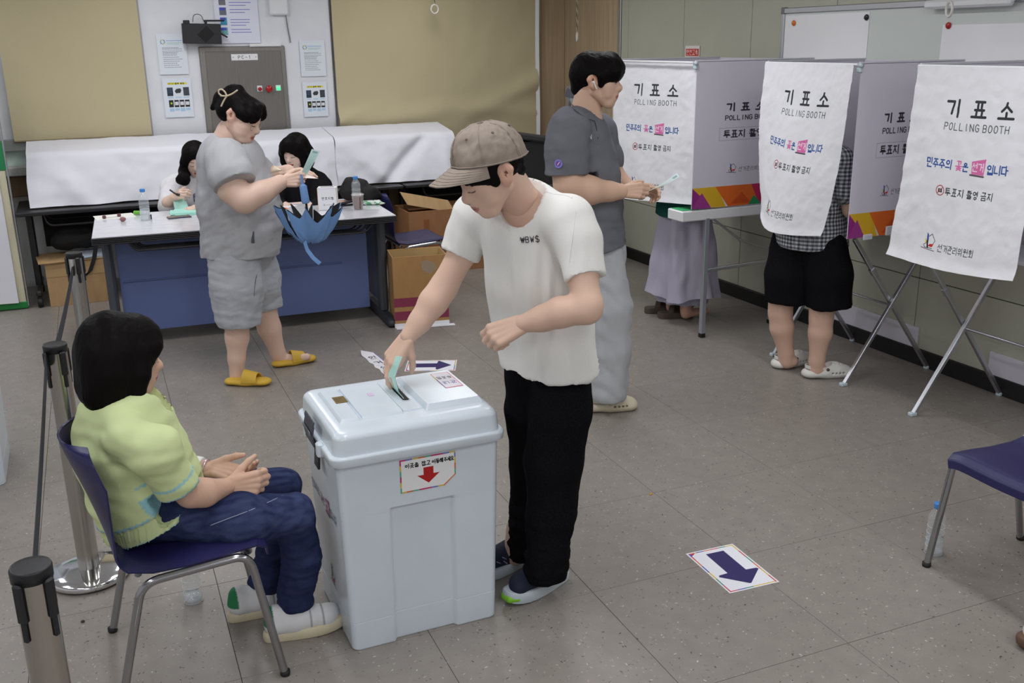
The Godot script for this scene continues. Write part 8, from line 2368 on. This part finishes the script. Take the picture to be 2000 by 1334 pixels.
# ---------------------------------------------------------------- distance field, meshed as surface nets
class Sdf:
	var o: Vector3
	var h: float
	var nx: int
	var ny: int
	var nz: int
	var s := PackedFloat32Array()
	var k: float

	func _init(lo: Vector3, hi: Vector3, cell: float, blend := 80.0) -> void:
		o = lo; h = cell; k = blend
		nx = int(ceil((hi.x - lo.x) / h)) + 1
		ny = int(ceil((hi.y - lo.y) / h)) + 1
		nz = int(ceil((hi.z - lo.z) / h)) + 1
		s.resize(nx * ny * nz)

	func span(lo: Vector3, hi: Vector3) -> Array:
		return [maxi(0, int((lo.x - o.x) / h)), mini(nx - 1, int((hi.x - o.x) / h) + 1), maxi(0, int((lo.y - o.y) / h)), mini(ny - 1, int((hi.y - o.y) / h) + 1), maxi(0, int((lo.z - o.z) / h)), mini(nz - 1, int((hi.z - o.z) / h) + 1)]

	# a tapered capsule; fl is a direction along which it is squeezed to fs of its radius
	func cap(a: Vector3, b: Vector3, ra: float, rb: float, fl := Vector3.ZERO, fs := 1.0) -> void:
		var reach := maxf(ra, rb) * maxf(1.0, fs) + 4.5 / k
		var rv := Vector3(reach, reach, reach)
		var q := span(Vector3(minf(a.x, b.x), minf(a.y, b.y), minf(a.z, b.z)) - rv, Vector3(maxf(a.x, b.x), maxf(a.y, b.y), maxf(a.z, b.z)) + rv)
		var x0: int = q[0]; var x1: int = q[1]; var y0: int = q[2]; var y1: int = q[3]; var z0: int = q[4]; var z1: int = q[5]
		var ab := b - a
		var inv := 1.0 / maxf(ab.length_squared(), 1e-9)
		var dr := rb - ra
		var squeeze := fs != 1.0
		var gain := 1.0 / fs - 1.0
		var far := 4.5 / k
		for z in range(z0, z1 + 1):
			for y in range(y0, y1 + 1):
				var i := (z * ny + y) * nx + x0
				var p := o + Vector3(x0, y, z) * h - a
				for x in range(x0, x1 + 1):
					var t := clampf(p.dot(ab) * inv, 0.0, 1.0)
					var w := p - ab * t
					var d: float
					if squeeze:
						var l0 := w.length()
						w += fl * (w.dot(fl) * gain)
						var l1 := w.length()
						d = (l1 - ra - dr * t) * (l0 / l1 if l1 > 1e-6 else 1.0)
					else:
						d = w.length() - ra - dr * t
					if d < far: s[i] += exp(-k * d)
					i += 1
					p.x += h

	func done() -> void:
		var big := 4.6 / k
		for i in s.size():
			var e := s[i]
			s[i] = -log(e) / k if e > 0.0 else big

	# after done(): take away a capsule
	func carve(a: Vector3, b: Vector3, ra: float, rb: float, fl := Vector3.ZERO, fs := 1.0) -> void:
		var reach := maxf(ra, rb) * maxf(1.0, fs) + 2.0 * h
		var rv := Vector3(reach, reach, reach)
		var q := span(Vector3(minf(a.x, b.x), minf(a.y, b.y), minf(a.z, b.z)) - rv, Vector3(maxf(a.x, b.x), maxf(a.y, b.y), maxf(a.z, b.z)) + rv)
		var x0: int = q[0]; var x1: int = q[1]
		var ab := b - a
		var inv := 1.0 / maxf(ab.length_squared(), 1e-9)
		for z in range(q[4], q[5] + 1):
			for y in range(q[2], q[3] + 1):
				var i := (z * ny + y) * nx + x0
				var p := o + Vector3(x0, y, z) * h - a
				for x in range(x0, x1 + 1):
					var t := clampf(p.dot(ab) * inv, 0.0, 1.0)
					var w := p - ab * t
					var l0 := w.length()
					w += fl * (w.dot(fl) * (1.0 / fs - 1.0))
					var l1 := w.length()
					var d := (l1 - ra - (rb - ra) * t) * (l0 / l1 if l1 > 1e-6 else 1.0)
					if -d > s[i]: s[i] = -d
					i += 1
					p.x += h

	# after done(): keep the side that nn points away from
	func clip(at: Vector3, nn: Vector3) -> void:
		var i := 0
		var st := nn.x * h
		for z in nz:
			for y in ny:
				var d := (o + Vector3(0, y, z) * h - at).dot(nn)
				for x in nx:
					if d > s[i]: s[i] = d
					i += 1
					d += st

	# the same, but only near the line that runs from at along nn
	func trim(at: Vector3, nn: Vector3, r: float, reach := 0.3) -> void:
		var far := at + nn * reach
		var rv := Vector3(r, r, r)
		var q := span(at.min(far) - rv, at.max(far) + rv)
		for z in range(q[4], q[5] + 1):
			for y in range(q[2], q[3] + 1):
				for x in range(q[0], q[1] + 1):
					var p := o + Vector3(x, y, z) * h - at
					var d := p.dot(nn)
					if d > -2.0 * h and d < reach and (p - nn * d).length() < r:
						var i := (z * ny + y) * nx + x
						if d > s[i]: s[i] = d

	func at(p: Vector3) -> float:
		var g := (p - o) / h
		var x := clampi(int(g.x), 0, nx - 2); var y := clampi(int(g.y), 0, ny - 2); var z := clampi(int(g.z), 0, nz - 2)
		var fx := g.x - x; var fy := g.y - y; var fz := g.z - z
		var i := (z * ny + y) * nx + x
		var zz := nx * ny
		var a := lerpf(lerpf(s[i], s[i + 1], fx), lerpf(s[i + nx], s[i + nx + 1], fx), fy)
		var b := lerpf(lerpf(s[i + zz], s[i + zz + 1], fx), lerpf(s[i + zz + nx], s[i + zz + nx + 1], fx), fy)
		return lerpf(a, b, fz)

	# first point on the surface from p along dir
	func hit(p: Vector3, dir: Vector3, most := 0.6) -> Vector3:
		var t := 0.0
		while t < most:
			if at(p + dir * t) < 0.0: break
			t += h * 0.25
		return p + dir * t

	func into(b: B, push = null, paint = null) -> void:
		var cell := PackedInt32Array()
		cell.resize(s.size())
		cell.fill(-1)
		var base := b.v.size()
		var first := b.ix.size()
		var yy := nx
		var zz := nx * ny
		for z in nz - 1:
			for y in ny - 1:
				var i := (z * ny + y) * nx
				for x in nx - 1:
					var a0 := s[i]; var a1 := s[i + 1]; var a2 := s[i + yy]; var a3 := s[i + yy + 1]
					var a4 := s[i + zz]; var a5 := s[i + zz + 1]; var a6 := s[i + zz + yy]; var a7 := s[i + zz + yy + 1]
					var low := minf(minf(minf(a0, a1), minf(a2, a3)), minf(minf(a4, a5), minf(a6, a7)))
					if low < 0.0 and maxf(maxf(maxf(a0, a1), maxf(a2, a3)), maxf(maxf(a4, a5), maxf(a6, a7))) >= 0.0:
						var p := Vector3.ZERO
						var m := 0
						if (a0 < 0.0) != (a1 < 0.0): p += Vector3(a0 / (a0 - a1), 0, 0); m += 1
						if (a2 < 0.0) != (a3 < 0.0): p += Vector3(a2 / (a2 - a3), 1, 0); m += 1
						if (a4 < 0.0) != (a5 < 0.0): p += Vector3(a4 / (a4 - a5), 0, 1); m += 1
						if (a6 < 0.0) != (a7 < 0.0): p += Vector3(a6 / (a6 - a7), 1, 1); m += 1
						if (a0 < 0.0) != (a2 < 0.0): p += Vector3(0, a0 / (a0 - a2), 0); m += 1
						if (a1 < 0.0) != (a3 < 0.0): p += Vector3(1, a1 / (a1 - a3), 0); m += 1
						if (a4 < 0.0) != (a6 < 0.0): p += Vector3(0, a4 / (a4 - a6), 1); m += 1
						if (a5 < 0.0) != (a7 < 0.0): p += Vector3(1, a5 / (a5 - a7), 1); m += 1
						if (a0 < 0.0) != (a4 < 0.0): p += Vector3(0, 0, a0 / (a0 - a4)); m += 1
						if (a1 < 0.0) != (a5 < 0.0): p += Vector3(1, 0, a1 / (a1 - a5)); m += 1
						if (a2 < 0.0) != (a6 < 0.0): p += Vector3(0, 1, a2 / (a2 - a6)); m += 1
						if (a3 < 0.0) != (a7 < 0.0): p += Vector3(1, 1, a3 / (a3 - a7)); m += 1
						cell[i] = b.vert(o + (Vector3(x, y, z) + p / m) * h, Vector3.ZERO)
						if x > 0 and y > 0 and (a0 < 0.0) != (a4 < 0.0):
							ring(b, cell[i - 1 - yy], cell[i - yy], cell[i], cell[i - 1], a0 < 0.0)
						if x > 0 and z > 0 and (a0 < 0.0) != (a2 < 0.0):
							ring(b, cell[i - 1 - zz], cell[i - 1], cell[i], cell[i - zz], a0 < 0.0)
						if y > 0 and z > 0 and (a0 < 0.0) != (a1 < 0.0):
							ring(b, cell[i - yy - zz], cell[i - zz], cell[i], cell[i - yy], a0 < 0.0)
					i += 1
		b.smooth(base, first)
		if push != null:
			for i in range(base, b.v.size()):
				b.v[i] = b.v[i] + b.n[i] * push.call(b.v[i])
			for i in range(base, b.v.size()): b.n[i] = Vector3.ZERO
			b.smooth(base, first)
		if paint != null:
			for i in range(base, b.v.size()): b.c[i] = paint.call(b.v[i])

	func ring(b: B, p: int, q: int, r: int, t: int, flip: bool) -> void:
		if p < 0 or q < 0 or r < 0 or t < 0: return
		if flip: b.ix.append_array([p, r, q, p, t, r])
		else: b.ix.append_array([p, q, r, p, r, t])

# ---------------------------------------------------------------- lettering drawn stroke by stroke into images
class Ink:
	var im: Image
	const LEAD := ["g", "gg", "n", "d", "dd", "r", "m", "b", "bb", "s", "ss", "o", "j", "jj", "c", "k", "t", "p", "h"]
	const TAIL := ["", "g", "gg", "gs", "n", "nj", "nh", "d", "r", "rg", "rm", "rb", "rs", "rt", "rp", "rh", "m", "b", "bs", "s", "ss", "o", "j", "c", "k", "t", "p", "h"]
	# strokes in a unit square, y down; "O" is a ring
	const PART := {
		"g": [[0, 0, 1, 0, 0.95, 0.4, 0.8, 1]], "n": [[0, 0, 0, 1, 1, 1]], "d": [[1, 0, 0, 0, 0, 1, 1, 1]],
		"r": [[0, 0, 1, 0, 1, 0.5, 0, 0.5, 0, 1, 1, 1]], "m": [[0, 0, 1, 0, 1, 1, 0, 1, 0, 0]],
		"b": [[0, 0, 0, 1, 1, 1, 1, 0], [0, 0.5, 1, 0.5]], "s": [[0.5, 0, 0.45, 0.4, 0, 1], [0.48, 0.35, 1, 1]],
		"o": [["O"]], "j": [[0, 0.05, 1, 0.05], [0.5, 0.05, 0.45, 0.45, 0, 1], [0.48, 0.42, 1, 1]],
		"c": [[0.3, -0.05, 0.7, -0.05], [0, 0.22, 1, 0.22], [0.5, 0.22, 0.45, 0.5, 0, 1], [0.48, 0.5, 1, 1]],
		"t": [[1, 0, 0, 0, 0, 1, 1, 1], [0, 0.5, 0.95, 0.5]], "p": [[0, 0, 1, 0], [0, 1, 1, 1], [0.3, 0, 0.3, 1], [0.7, 0, 0.7, 1]],
		"h": [[0.3, -0.02, 0.7, -0.02], [0, 0.24, 1, 0.24], ["O", 0.42]], "gg": [[0, 0, 0.42, 0, 0.36, 1], [0.55, 0, 1, 0, 0.92, 1]],
		"k": [[0, 0, 1, 0, 0.8, 1], [0, 0.5, 0.95, 0.5]],
	}
	# vowels: strokes of the upright half, strokes of the lying half
	const VOW := [
		[[[0.3, 0, 0.3, 1], [0.3, 0.45, 1, 0.45]], []], [[[0.2, 0, 0.2, 1], [0.2, 0.45, 0.8, 0.45], [0.8, 0, 0.8, 1]], []],
		[[[0.3, 0, 0.3, 1], [0.3, 0.32, 1, 0.32], [0.3, 0.62, 1, 0.62]], []], [[[0.2, 0, 0.2, 1], [0.2, 0.4, 0.8, 0.4], [0.8, 0, 0.8, 1]], []],
		[[[0.75, 0, 0.75, 1], [0, 0.45, 0.75, 0.45]], []], [[[0.35, 0, 0.35, 1], [-0.2, 0.45, 0.35, 0.45], [0.9, 0, 0.9, 1]], []],
		[[[0.75, 0, 0.75, 1], [0, 0.3, 0.75, 0.3], [0, 0.6, 0.75, 0.6]], []], [[[0.35, 0, 0.35, 1], [-0.2, 0.4, 0.35, 0.4], [0.9, 0, 0.9, 1]], []],
		[[], [[0, 1, 1, 1], [0.5, 0, 0.5, 1]]], [[[0.3, 0, 0.3, 1], [0.3, 0.45, 1, 0.45]], [[0, 1, 1, 1], [0.5, 0, 0.5, 1]]],
		[[[0.2, 0, 0.2, 1], [0.2, 0.45, 0.8, 0.45], [0.8, 0, 0.8, 1]], [[0, 1, 1, 1], [0.5, 0, 0.5, 1]]], [[[0.6, 0, 0.6, 1]], [[0, 1, 1, 1], [0.5, 0, 0.5, 1]]],
		[[], [[0, 1, 1, 1], [0.3, 0.1, 0.3, 1], [0.7, 0.1, 0.7, 1]]], [[], [[0, 0.2, 1, 0.2], [0.5, 0.2, 0.5, 1]]],
		[[[0.8, 0, 0.8, 1], [0.2, 0.62, 0.8, 0.62]], [[0, 0.3, 1, 0.3], [0.5, 0.3, 0.5, 1]]], [[[0.6, 0, 0.6, 1]], [[0, 0.3, 1, 0.3], [0.5, 0.3, 0.5, 1]]],
		[[[0.6, 0, 0.6, 1]], [[0, 0.3, 1, 0.3], [0.5, 0.3, 0.5, 1]]], [[], [[0, 0.2, 1, 0.2], [0.3, 0.2, 0.3, 1], [0.7, 0.2, 0.7, 1]]],
		[[], [[0, 0.5, 1, 0.5]]], [[[0.7, 0, 0.7, 1]], [[0, 0.7, 1, 0.7]]], [[[0.7, 0, 0.7, 1]], []]]
	const LATIN := {
		"P": [[0, 1, 0, 0, 0.7, 0, 0.95, 0.12, 0.95, 0.4, 0.7, 0.52, 0, 0.52]], "O": [["E"]], "L": [[0, 0, 0, 1, 0.9, 1]], "I": [[0.5, 0, 0.5, 1]],
		"N": [[0, 1, 0, 0, 1, 1, 1, 0]], "G": [[0.95, 0.15, 0.7, 0, 0.3, 0, 0, 0.25, 0, 0.75, 0.3, 1, 0.75, 1, 1, 0.8, 1, 0.52, 0.55, 0.52]],
		"B": [[0, 0, 0.65, 0, 0.9, 0.12, 0.9, 0.36, 0.65, 0.48, 0, 0.48], [0.65, 0.48, 0.95, 0.62, 0.95, 0.88, 0.7, 1, 0, 1, 0, 0]],
		"T": [[0, 0, 1, 0], [0.5, 0, 0.5, 1]], "H": [[0, 0, 0, 1], [1, 0, 1, 1], [0, 0.5, 1, 0.5]], "C": [[1, 0.15, 0.7, 0, 0.3, 0, 0, 0.25, 0, 0.75, 0.3, 1, 0.7, 1, 1, 0.85]],
		"D": [[0, 0, 0.6, 0, 1, 0.3, 1, 0.7, 0.6, 1, 0, 1, 0, 0]], "W": [[0, 0, 0.25, 1, 0.5, 0.25, 0.75, 1, 1, 0]], "S": [[0.95, 0.12, 0.65, 0, 0.3, 0, 0.05, 0.14, 0.05, 0.34, 0.3, 0.47, 0.7, 0.53, 0.95, 0.66, 0.95, 0.86, 0.7, 1, 0.3, 1, 0.03, 0.88]],
		"-": [[0.1, 0.5, 0.9, 0.5]], "1": [[0.2, 0.2, 0.5, 0, 0.5, 1]], "0": [["E"]], "V": [[0, 0, 0.5, 1, 1, 0]],
	}

	func _init(w: int, h: int, paper := Color(1, 1, 1)) -> void:
		im = Image.create(w, h, true, Image.FORMAT_RGBA8)
		im.fill(paper)

	func dot(x: int, y: int, c: Color, f: float) -> void:
		if f <= 0.0 or x < 0 or y < 0 or x >= im.get_width() or y >= im.get_height(): return
		var p := im.get_pixel(x, y)
		var a := clampf(f, 0, 1) * c.a
		var q := p.lerp(c, a)
		if p.a < 1.0:
			q = Color(c.r, c.g, c.b) if p.a < 0.02 else q
			q.a = maxf(p.a, a)
		im.set_pixel(x, y, q)

	func line(a: Vector2, b: Vector2, w: float, c: Color) -> void:
		var r := w * 0.5
		var ab := b - a
		var inv := 1.0 / maxf(ab.length_squared(), 1e-6)
		for y in range(int(minf(a.y, b.y) - r - 1), int(maxf(a.y, b.y) + r + 2)):
			for x in range(int(minf(a.x, b.x) - r - 1), int(maxf(a.x, b.x) + r + 2)):
				var p := Vector2(x + 0.5, y + 0.5) - a
				dot(x, y, c, r + 0.5 - (p - ab * clampf(p.dot(ab) * inv, 0, 1)).length())

	func poly(pts: PackedVector2Array, c: Color) -> void:
		var lo := pts[0]; var hi := pts[0]
		for p in pts: lo = lo.min(p); hi = hi.max(p)
		for y in range(int(lo.y), int(hi.y) + 1):
			for x in range(int(lo.x), int(hi.x) + 1):
				var f := 0.0
				for q in [Vector2(0.25, 0.25), Vector2(0.75, 0.25), Vector2(0.25, 0.75), Vector2(0.75, 0.75)]:
					if Geometry2D.is_point_in_polygon(Vector2(x, y) + q, pts): f += 0.25
				dot(x, y, c, f)

	func rect(x: float, y: float, w: float, h: float, c: Color) -> void:
		poly(PackedVector2Array([Vector2(x, y), Vector2(x + w, y), Vector2(x + w, y + h), Vector2(x, y + h)]), c)

	func disc(at: Vector2, r: float, c: Color) -> void: line(at, at + Vector2(0.01, 0), r * 2, c)

	func ring(at: Vector2, rx: float, ry: float, w: float, c: Color) -> void:
		for i in 20:
			line(at + Vector2(cos(TAU * i / 20) * rx, sin(TAU * i / 20) * ry), at + Vector2(cos(TAU * (i + 1) / 20) * rx, sin(TAU * (i + 1) / 20) * ry), w, c)

	func strokes(list: Array, bx: Rect2, w: float, c: Color) -> void:
		for st in list:
			if st[0] is String:
				if st[0] == "E": ring(bx.get_center(), bx.size.x * 0.5, bx.size.y * 0.5, w, c)
				else:
					var top: float = st[1] if st.size() > 1 else 0.0
					var hh := bx.size.y * (1.0 - top)
					var rr := minf(bx.size.x * 0.5, hh * 0.5)
					ring(Vector2(bx.get_center().x, bx.position.y + bx.size.y * top + hh * 0.5), lerpf(rr, bx.size.x * 0.5, 0.4), rr, w, c)
				continue
			for i in range(0, st.size() - 2, 2):
				line(bx.position + Vector2(st[i], st[i + 1]) * bx.size, bx.position + Vector2(st[i + 2], st[i + 3]) * bx.size, w, c)

	# one syllable or letter in the box at (x, y) of size s
	func glyph(ch: String, x: float, y: float, s: Vector2, w: float, c: Color) -> void:
		var u := ch.unicode_at(0)
		var sub := func(a: float, b: float, cc: float, d: float) -> Rect2:
			return Rect2(x + a * s.x, y + b * s.y, (cc - a) * s.x, (d - b) * s.y)
		if u < 0xAC00:
			if LATIN.has(ch): strokes(LATIN[ch], sub.call(0.08, 0.0, 0.92, 1.0), w, c)
			return
		u -= 0xAC00
		var tl: String = TAIL[u % 28]
		var vw: Array = VOW[int(u / 28.0) % 21]
		var ld: String = LEAD[int(u / 588.0)]
		var low := 0.6 if tl else 1.0
		var up: bool = vw[0].size() > 0
		var flat: bool = vw[1].size() > 0
		if up and not flat:
			strokes(PART[ld], sub.call(0.06, 0.1 * low, 0.54, 0.8 * low), w, c)
			strokes(vw[0], sub.call(0.6, 0.0, 0.98, 0.97 * low), w, c)
		elif flat and not up:
			strokes(PART[ld], sub.call(0.2, 0.05 * low, 0.8, 0.52 * low), w, c)
			strokes(vw[1], sub.call(0.04, 0.6 * low, 0.96, 0.92 * low), w, c)
		else:
			strokes(PART[ld], sub.call(0.1, 0.05 * low, 0.56, 0.5 * low), w, c)
			strokes(vw[1], sub.call(0.02, 0.58 * low, 0.64, 0.9 * low), w, c)
			strokes(vw[0], sub.call(0.6, 0.0, 0.98, 0.97 * low), w, c)
		if tl: strokes(PART[tl], sub.call(0.2, 0.7, 0.9, 0.98), w, c)

	# text that starts at x with its middle at y; size of one glyph, advance between them
	func text(t: String, x: float, y: float, gs: Vector2, adv: float, w: float, c: Color) -> void:
		for i in t.length():
			if t[i] != " ": glyph(t[i], x, y - gs.y * 0.5, gs, w, c)
			x += adv * (0.5 if t[i] == " " else 1.0)

	func tex() -> ImageTexture:
		im.generate_mipmaps()
		return ImageTexture.create_from_image(im)
